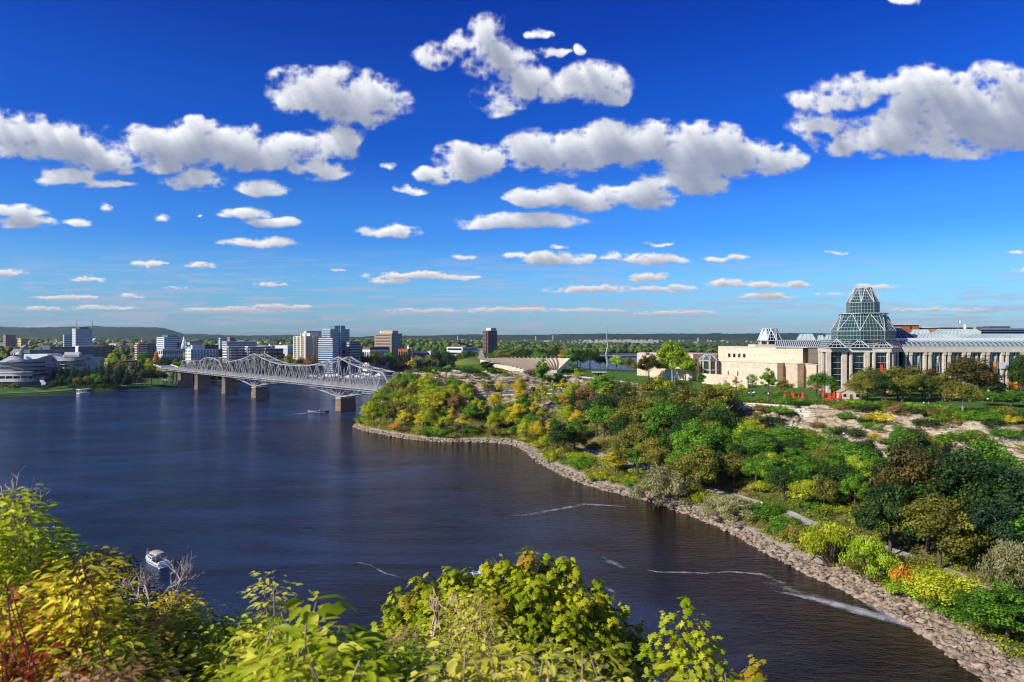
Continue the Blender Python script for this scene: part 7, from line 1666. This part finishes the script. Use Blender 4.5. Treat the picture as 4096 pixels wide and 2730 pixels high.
m_ = MB(); m_.box(-4.2,4.2,0,6,-.3,3.0); m_.poly([(-4.2,0,3),(4.2,0,3),(0,0,5.2),(-4.2,6,3),(4.2,6,3),(0,6,5.2)], [(0,1,2),(5,4,3)]); m_.build('wall', gconc, cf); m_ = MB(); m_.poly([(-4.7,-.4,2.8),(0,-.4,5.35),(0,6.4,5.35),(-4.7,6.4,2.8),(4.7,-.4,2.8),(4.7,6.4,2.8)], [(0,1,2,3),(1,4,5,2)]); m_.build('roof', mat('cafe_roof', (.40,.33,.25), .8, .1, 1), cf)
m_ = MB(); m_.box(-.6,.6,-.06,.1,0,2.1); m_.build('door', darkc, cf); m_ = MB(); m_.box(2,3.2,-.06,.1,1,2.2); m_.build('window', dglass, cf); m_ = MB(); m_.box(-3.2,-2,-.06,.1,1,2.2); m_.build('window', dglass, cf)
cv = thing('market_canopy', 'red fabric canopy stand in the shade under the terrace trees', 'canopy', (W(3548, 290).x, 290, gz(W(3548,290).x, 290, 27)))
m_ = MB(); m_.poly([(-2.6,-1.5,2.3),(2.6,-1.5,2.2),(2.6,1.5,2.2),(-2.6,1.5,2.3),(-.8,0,3.6),(.6,0,3.5)], [(0,1,5,4),(1,2,5),(2,3,4,5),(3,0,4)]); m_.build('fabric_roof', mat('rose_canvas', (.65,.03,.06), .8, .1, 1), cv)
for sx in (-2.4, 2.4):
    for sy in (-1.3, 1.3): m_ = MB(); m_.tube([(sx,sy,0),(sx,sy,2.25)], .05, 5); m_.build('post', black, cv)
for i, (px, D, rz, pose, a, b, lab) in enumerate(((3145,186,2.2,'walk','grey','black','person in grey walking on the riverside path, nearest the shore'),(3157,185,2.2,'walk','tan','black','person in tan walking on the riverside path, right beside the grey one'),(3164,184,2.3,'walk','white','grey','person in white shirt walking on the riverside path'),(3500,276,1,'sit','pink','black','person in pink seated on the terrace lawn edge'),(3580,276,0,'sit','white','grey','person in white seated near the terrace edge'),(3650,272,0,'sit','blue','black','person in blue seated near the terrace edge'),(3662,273,1,'sit','pink','blue','person in pink seated beside the one in blue'),(3695,272,0,'walk','white','black','person in white standing at the terrace edge'),(3715,272,.5,'walk','tan','grey','person in tan standing at the terrace edge'),(3780,280,.5,'walk','pink','black','person in pink standing under the terrace trees'),(3412,296,0,'sit','red','black','person in red sitting before the cafe house'),(1907,466,0,'walk','blue','black','visitor in blue left of the statue'),(1945,464,1,'walk','black','grey','visitor in black right of the statue'),(1950,466,2,'walk','white','blue','visitor in white right of the statue'))):
    x = W(px, D).x; z = gz(x, D, 5)+(.22 if D < 200 else 0); person(lab, (x, D, z), rz, pose, a, b)
# ---------------------------------------------------------------- the near slope and its bushes
def near_z(y): return 53.3 if y < .6 else (53.3-.82*(y-.6) if y < 30 else 53.3-.82*29.4-(y-30)*1.05)
NY = [-40,-5,.6,2,4,7,11,16,22,30,40,50,58]; NX = list(range(-160, 161, 8))
V = [(x, y+ (noise.noise(Vector((x*.05, y*.05, 0)))*3 if y > 10 else 0), max(near_z(y), -2)+noise.noise(Vector((x*.3, y*.3, 7)))*.25) for x in NX for y in NY]
idx = np.arange(len(V)).reshape(len(NX), len(NY)); Fq = np.stack([idx[:-1, :-1], idx[1:, :-1], idx[1:, 1:], idx[:-1, 1:]], -1).reshape(-1, 4)
tag(link('near_slope', npmesh('near_slope', np.array(V), Fq), mat('leaf_litter', (.02,.025,.008), 1, .5, 2, spec=.1, c2=(.08,.06,.02))), kind='structure')
COLS.update({'lemon lime': ((.06,.16,.004),(.42,.50,.010),(.85,.78,.10)), 'green and lime': ((.03,.11,.004),(.26,.44,.010),(.72,.76,.07)), 'red and orange': ((.05,.07,.008),(.40,.05,.02),(.60,.30,.08)), 'pale yellow': ((.24,.32,.01),(.62,.58,.04),(.85,.80,.25)), 'maple green': ((.05,.12,.004),(.34,.42,.010),(.80,.68,.06)), 'bronze tipped': ((.06,.14,.006),(.36,.34,.02),(.62,.34,.06)), 'dusky pink': ((.10,.14,.02),(.42,.30,.08),(.60,.26,.18))})
redstem = mat('red_stem', (.30,.08,.05), .7, .3, 4); tanstem = mat('tan_stem', (.38,.28,.20), .8, .3, 6); brownstem = mat('brown_stem', (.10,.06,.04), .9, .3, 4)
PERK = 2.7; LK = .60
def fg_shrub(label, px, pyt, D, hw, colour, n_twigs=46, per=30, leaf=.085, tpl=OVATE, stem=tanstem, depth=.9, shape=1.0, bottom=2850, seed=0, name='shrub', droop=.5, cat='shrub', spread=.16, twl=.55, core=True):
    rs = np.random.RandomState(seed+int(px)); zb = near_z(D); base = Vector(((px-CX)/F*D, D, zb)); o = thing(name, label, cat, base, 0, 'bushes on the near slope')
    P = []; X = []; N = []; SZ = []; T = []; mb = MB()
    for i in range(n_twigs):
        u = rs.uniform(-1, 1); yt = pyt+(bottom-pyt)*(.30*shape*u*u)+(abs(rs.normal())*.34*(bottom-pyt) if i > n_twigs*.22 else 0); d = D+rs.uniform(-.5, .5)*depth
        tip = WP(px+hw*u, min(yt, bottom), d)
        b = Vector((base.x+rs.uniform(-.2, .2), D+rs.uniform(-.2, .2), zb)); dirn = (tip-b).normalized(); c = tip-Vector((dirn.x*.5+rs.uniform(-.3, .3), dirn.y*.4, .85))*twl*1.1
        pts = [b, b.lerp(c, .6)+Vector((0, 0, .05)), c, c.lerp(tip, .55)+Vector((rs.normal()*.02, 0, .01)), tip]
        mb.tube(pts, [.009, .007, .005, .004, .002], 4, False)
        ax = (tip-c).normalized(); ct = rs.rand(); per2 = int(per*PERK)
        for k in range(per2):
            s = rs.rand()**.6*1.04; p = (c.lerp(tip, s)); a = rs.rand()*6.283; side = Vector((math.cos(a), math.sin(a), 0)); s2 = side*spread*rs.uniform(.1, 1)
            dr_ = (side*.9+ax*.35+Vector((0, 0, -droop*rs.uniform(.2, 1.4)))).normalized(); nn = (Vector((0, 0, 1))+side*.5+Vector(rs.normal(size=3)*.4)).normalized()
            P.append(p+s2); X.append(dr_); N.append(nn); SZ.append(leaf*LK*rs.uniform(.5, 1.2)); T.append(min(1, max(0, ct*.45+rs.rand()*.45+.12*s)))
    off = np.array(base); lv = link('leaves', leaves('leaves', np.array(P)-off, np.array(X), np.array(N), np.array(SZ), np.array(T), tpl), foliage_mat(colour, .45, .45), o)
    mb.v = [(a-base.x, b-base.y, c-base.z) for a, b, c in mb.v]; mb.build('stems', stem, o); return o
FG = [
 ('bright lime bush between the red one and the tall left bush', 260, 2440, 3.2, 170, 'lemon lime', dict(n_twigs=56, seed=31)),
 ('golden bush with narrow leaves below the tall left bush', 60, 2350, 3.0, 120, 'golden yellow', dict(n_twigs=40, seed=32)),
 ('tall lime leaved bush filling the far left edge', 20, 1975, 3.4, 130, 'lemon lime', dict(n_twigs=80, seed=1)),
 ('green and lime bush beside the tall one at left', 165, 2130, 3.8, 110, 'green and lime', dict(n_twigs=60, seed=2)),
 ('bush with pale pinkish top leaves near the left edge', 320, 2235, 3.0, 80, 'golden yellow', dict(n_twigs=34, seed=3, stem=redstem)),
 ('lime bush below the bare grey twigs', 455, 2400, 4.0, 140, 'lemon lime', dict(n_twigs=56, seed=4)),
 ('red and orange leaved bush in the lower left corner', 80, 2570, 2.6, 150, 'red and orange', dict(n_twigs=30, seed=5, stem=redstem, leaf=.07)),
 ('yellow lime bush in the lower left, right of the red one', 420, 2560, 2.8, 160, 'lemon lime', dict(n_twigs=50, seed=6)),
 ('dusky pink bush at the bottom edge left of centre', 420, 2670, 2.3, 190, 'dusky pink', dict(n_twigs=34, seed=7, stem=redstem, leaf=.06)),
 ('small leaved yellow bush at the water edge of the left slope', 690, 2370, 5.2, 120, 'golden yellow', dict(n_twigs=50, seed=8, leaf=.07)),
 ('broad lime bush in the lower left middle', 700, 2440, 3.8, 170, 'lemon lime', dict(n_twigs=64, seed=9)),
 ('green bush under the round leaved dogwood branch', 900, 2480, 3.4, 150, 'green and lime', dict(n_twigs=54, seed=10)),
 ('yellow round leaved dogwood spray standing over the dark water', 1065, 2300, 3.4, 46, 'pale yellow', dict(n_twigs=12, per=22, seed=11, leaf=.075, spread=.1, shape=.4)),
 ('lime bush under the yellow dogwood spray', 1040, 2500, 3.0, 150, 'lemon lime', dict(n_twigs=54, seed=12)),
 ('large leaved lime shoots left of the maple', 1255, 2405, 2.5, 95, 'lemon lime', dict(n_twigs=11, per=14, seed=13, leaf=.16, shape=1.6, spread=.10)),
 ('drooping lime shoots at the edge of the dark water', 1375, 2490, 2.4, 55, 'green and lime', dict(n_twigs=7, per=12, seed=14, leaf=.17, spread=.08)),
 ('yellow bush at the bottom edge left of the maple', 1250, 2590, 2.3, 230, 'lemon lime', dict(n_twigs=50, seed=15, leaf=.09)),
 ('pinkish seed head shrub left of the maple', 1620, 2500, 5.0, 90, 'dusky pink', dict(n_twigs=24, per=24, seed=16, leaf=.06)),
 ('lime bush in front of the maple, lower left of it', 1600, 2590, 3.0, 160, 'green and lime', dict(n_twigs=44, seed=17)),
 ('small round leaved yellow shrub in front of the maple', 1850, 2330, 5.4, 130, 'pale yellow', dict(n_twigs=40, per=22, seed=18, leaf=.075)),
 ('yellow leaves at the bottom edge in front of the maple', 1980, 2590, 2.6, 240, 'pale yellow', dict(n_twigs=34, per=20, seed=19, leaf=.10)),
 ('pale yellow shoots at the bottom edge right of the maple', 2330, 2600, 2.5, 80, 'pale yellow', dict(n_twigs=8, per=12, seed=20, leaf=.11)),
 ('low yellow leaved sprig at the bottom edge by the sapling', 2860, 2670, 2.6, 60, 'pale yellow', dict(n_twigs=8, per=12, seed=21, leaf=.10)),
 ('green bush at the bottom left corner behind the red bush', 240, 2330, 4.4, 150, 'green and lime', dict(n_twigs=54, seed=22)),
 ('bronze tinted bush in the lower left middle', 560, 2470, 3.2, 110, 'bronze tipped', dict(n_twigs=40, seed=23, stem=redstem)),
]
for lab, px, py, D, hw, c, kw in FG: fg_shrub(lab, px, py, D, hw, c, **kw)
def bare_twigs(label, pts, D, seed, m=tanstem, r=.014):
    rs = np.random.RandomState(seed); mb = MB()
    def br(p, d, l, r_, k):
        q = p+d*l; mb.tube([p, p.lerp(q, .5)+Vector(rs.normal(size=3)*l*.07), q], [r_, r_*.8, r_*.6], 4, False)
        if k == 0: return
        for _ in range(3 if k > 1 else 2): br(p.lerp(q, rs.uniform(.4, 1)), (d+Vector((rs.normal()*.5, rs.normal()*.3, rs.normal()*.3+.15))).normalized(), l*rs.uniform(.5, .8), r_*.62, k-1)
    for (px0, py0, px1, py1) in pts:
        a, b = WP(px0, py0, D), WP(px1, py1, D+.3); br(a, (b-a).normalized(), (b-a).length*.55, r, 3)
    return tag(mb.build('bare_twigs', m), label, 'branch')
bare_twigs('bare grey branching twigs in front of the cabin cruiser', [(570,2420,500,2300),(600,2430,580,2310),(620,2430,720,2280),(600,2440,460,2330),(660,2440,780,2250),(690,2400,760,2230)], 6.0, 1, mat('grey_twig', (.34,.27,.24), .8, .2, 5), .010)
bare_twigs('bare twigs rising at the far left edge', [(10,2060,20,1940),(20,2070,45,1930),(90,2100,140,2020),(5,2060,-10,1950)], 4.2, 2, MATS['grey_twig'], .009)
bare_twigs('thin bare twigs left of the lime shoots', [(1090,2560,1140,2480),(1100,2570,1170,2500),(1080,2540,1120,2470)], 4.0, 3, MATS['grey_twig'], .008)
bare_twigs('pale crooked bare branch in front of the maple', [(1690,2700,1790,2360),(1740,2600,1900,2440)], 5.6, 4, tanstem, .03)
# the maple
def clump_tree(label, clumps, base, colour, n_, leaf, tpl, seed, name='maple_tree', stem=brownstem, r0=.12, tints=None, cat='tree', core=None):
    rs = np.random.RandomState(seed); C = []; R = []
    for px, py, D, r_ in clumps: C.append(tuple(WP(px, py, D))); R.append(r_)
    C = np.array(C); R = np.array(R); base = Vector(base); o = thing(name, label, cat, base, 0)
    w = R**2; w /= w.sum(); ci = rs.choice(len(C), n_, p=w); d = sph(rs, n_); d[:, 2] += .15
    rad = R[ci]*(1-.5*rs.rand(n_)**1.8); P = C[ci]+d*rad[:, None]*np.array([1, 1, 1.05])
    X = d*np.array([1, 1, .3])+np.array([0, 0, -.75])+rs.normal(size=(n_, 3))*.25; N = d*.9+np.array([0, 0, .75])+rs.normal(size=(n_, 3))*.3
    N -= X*((N*X).sum(1)/(X*X).sum(1))[:, None]; N /= np.linalg.norm(N, axis=1, keepdims=True)
    hgt = np.clip((P[:, 2]-P[:, 2].min())/(P[:, 2].max()-P[:, 2].min()), 0, 1)
    T = np.clip(.18+.30*rs.rand(len(C))[ci]+.35*rs.rand(n_)+.12*hgt, 0, 1)
    link('crown', leaves('crown', P-np.array(base), X, N, leaf*(.6+.6*rs.rand(n_)), T, tpl), foliage_mat(colour, .42, .45), o)
    mb = MB(); hub = Vector(C.mean(0))+Vector((0, 0, -1.0)); mb.tube([base, base.lerp(hub, .5), hub], [r0, r0*.8, r0*.5], 8)
    for c in C: c = Vector(c); mb.tube([hub.lerp(base, .3*rs.rand()), hub.lerp(c, .6)+Vector((0, 0, .1)), c], [r0*.35, r0*.2, r0*.06], 5, False)
    mb.v = [(a-base.x, b-base.y, c-base.z) for a, b, c in mb.v]; mb.build('trunk', stem, o); return o
MC_ = [(2110,2225,14,.16),(2105,2275,14,.28),(2080,2350,13.9,.45),(1955,2275,14,.15),(1960,2330,14,.3),(1795,2310,14,.16),(1800,2370,14,.32),(1900,2400,13.8,.5),(1715,2335,14.2,.16),(1700,2400,14.1,.36),(1640,2440,14.2,.36),(1600,2500,14.2,.4),(1650,2540,13.8,.5),(1770,2480,13.5,.6),(1930,2500,13.2,.7),(2100,2470,13.3,.7),(2200,2330,14,.4),(2290,2285,14.1,.2),(2270,2360,14,.4),(2340,2420,14,.42),(2395,2385,14.1,.18),(2400,2460,14,.36),(2450,2500,14,.36),(2500,2570,14.1,.34),(2250,2500,13.4,.65),(2380,2580,13.6,.6),(1560,2600,14,.45),(1500,2640,14,.4),(1650,2680,13.4,.7),(1850,2650,13,.8),(2050,2640,12.9,.8),(2250,2650,13,.8),(2420,2690,13.4,.7),(2530,2680,13.8,.42),(2180,2260,14,.2),(2020,2270,14.1,.2),(1870,2330,14,.24),(2520,2620,14,.3),(1540,2550,14.3,.26)]
MC = [(a, b, c, r_*.8) for a, b, c, r_ in MC_]+[(a+dx, b-dy, c, r_*.28) for (a, b, c, r_), dx, dy in zip(MC_, [0,30,-60,5,20,-10,-20,-90,0,-40,-60,-50,-80,-70,-90,40,50,0,30,40,0,30,50,60,70,60,-40,-60,0,0,0,0,70,40,10,-10,0,50,-30], [40,60,90,38,60,40,60,100,40,70,60,70,80,90,110,120,80,50,80,80,50,70,70,70,100,90,80,60,0,0,0,0,80,60,50,50,50,60,50]) if dx or dy]
clump_tree('large yellow green maple standing over the river at bottom centre', MC, W(2020, 14.5, near_z(14.5)), 'maple green', 9000, .155, MAPLE, 3, r0=.16)
clump_tree('bronze orange leaved maple limb on the left side of the maple crown', [(1985,2420,12.9,.16),(1975,2480,12.8,.2),(1990,2540,12.8,.18),(1640,2400,13.6,.14),(2110,2240,13.8,.12)], W(1985, 13, near_z(13)), 'bronze tipped', 420, .15, MAPLE, 4, r0=.04)
SC = [(2742,2400,7,.05),(2742,2425,7,.07),(2738,2470,7,.07),(2735,2530,7,.1),(2670,2465,7,.06),(2675,2500,7,.08),(2678,2560,7,.11),(2808,2485,7,.06),(2803,2530,7,.09),(2795,2590,7,.12),(2740,2600,7,.15),(2690,2620,7,.15),(2850,2570,7.1,.07),(2860,2610,7.1,.1),(2840,2660,7,.14),(2770,2670,6.9,.18),(2690,2690,6.9,.18),(2600,2590,7,.10),(2610,2640,7,.12),(2640,2700,6.9,.14),(2620,2545,7,.05),(2870,2700,7,.13)]
clump_tree('yellow and orange tinted maple sapling with three upright spikes', SC, W(2740, 7, near_z(7)), 'lemon lime', 560, .075, MAPLE, 5, name='maple_sapling', stem=redstem, r0=.03)
clump_tree('small reddish sapling spike at the bottom edge right of the larger sapling', [(3020,2640,7,.05),(3022,2670,7,.06),(3020,2710,7,.10),(2990,2725,7,.08)], W(3020, 7, near_z(7)), 'bronze tipped', 120, .08, MAPLE, 6, name='maple_sapling', stem=redstem, r0=.02)
DC = [(430,2270,9.5,.18),(500,2310,9.5,.24),(430,2360,9.2,.3),(540,2390,9.2,.3),(640,2470,9,.3),(380,2240,9.6,.14),(740,2540,9,.25),(340,2310,9.3,.25)]
clump_tree('dark small leaved tree under the bare twigs on the left slope', DC, W(500, 9.5, near_z(9.5)), 'dark bronze', 3600, .06, QUAD, 7, name='dark_tree')
ar = fg_shrub('red berried sprig at the far left edge', 20, 2330, 2.6, 24, 'crimson', n_twigs=4, per=14, leaf=.04, seed=40, tpl=QUAD, stem=redstem, shape=.2, bottom=2480)
def fg_cover():
    rs = np.random.RandomState(2); n_ = 26000; y = rs.uniform(2.0, 26, n_); x = y*rs.uniform(-.95, .25, n_)
    z = np.array([near_z(v) for v in y])+rs.rand(n_)*(.35+.02*y); P = np.stack([x, y, z], 1); N = sph(rs, n_); N[:, 2] = abs(N[:, 2])+.5; N /= np.linalg.norm(N, axis=1, keepdims=True)
    tag(link('slope_plants', leaves('slope_plants', P, np.cross(N, sph(rs, n_)), N, .10+.08*rs.rand(n_)+.008*y, np.clip(noise_arr(P*14), 0, 1), QUAD), foliage_mat('olive green')), 'low leafy plants covering the near slope', 'plants', kind='stuff')
fg_cover()
name_registry()
# ---------------------------------------------------------------- the air
hz = MB(); hz.box(-14000, 14000, -60, 13500, -5, 420); ho = hz.build('haze', None); ho.data.materials.clear()
hm_ = bpy.data.materials.new('haze_air'); hm_.use_nodes = True; nn_ = hm_.node_tree; nn_.nodes.remove(nn_.nodes['Principled BSDF']); v_ = nn_.nodes.new('ShaderNodeVolumePrincipled')
v_.inputs['Color'].default_value = (.55,.72,1,1); v_.inputs['Density'].default_value = HAZE; v_.inputs['Anisotropy'].default_value = 0.2
nn_.links.new(v_.outputs[0], nn_.nodes['Material Output'].inputs['Volume']); ho.data.materials.append(hm_); tag(ho, 'thin blue air between the camera and the hills', 'haze', kind='stuff')
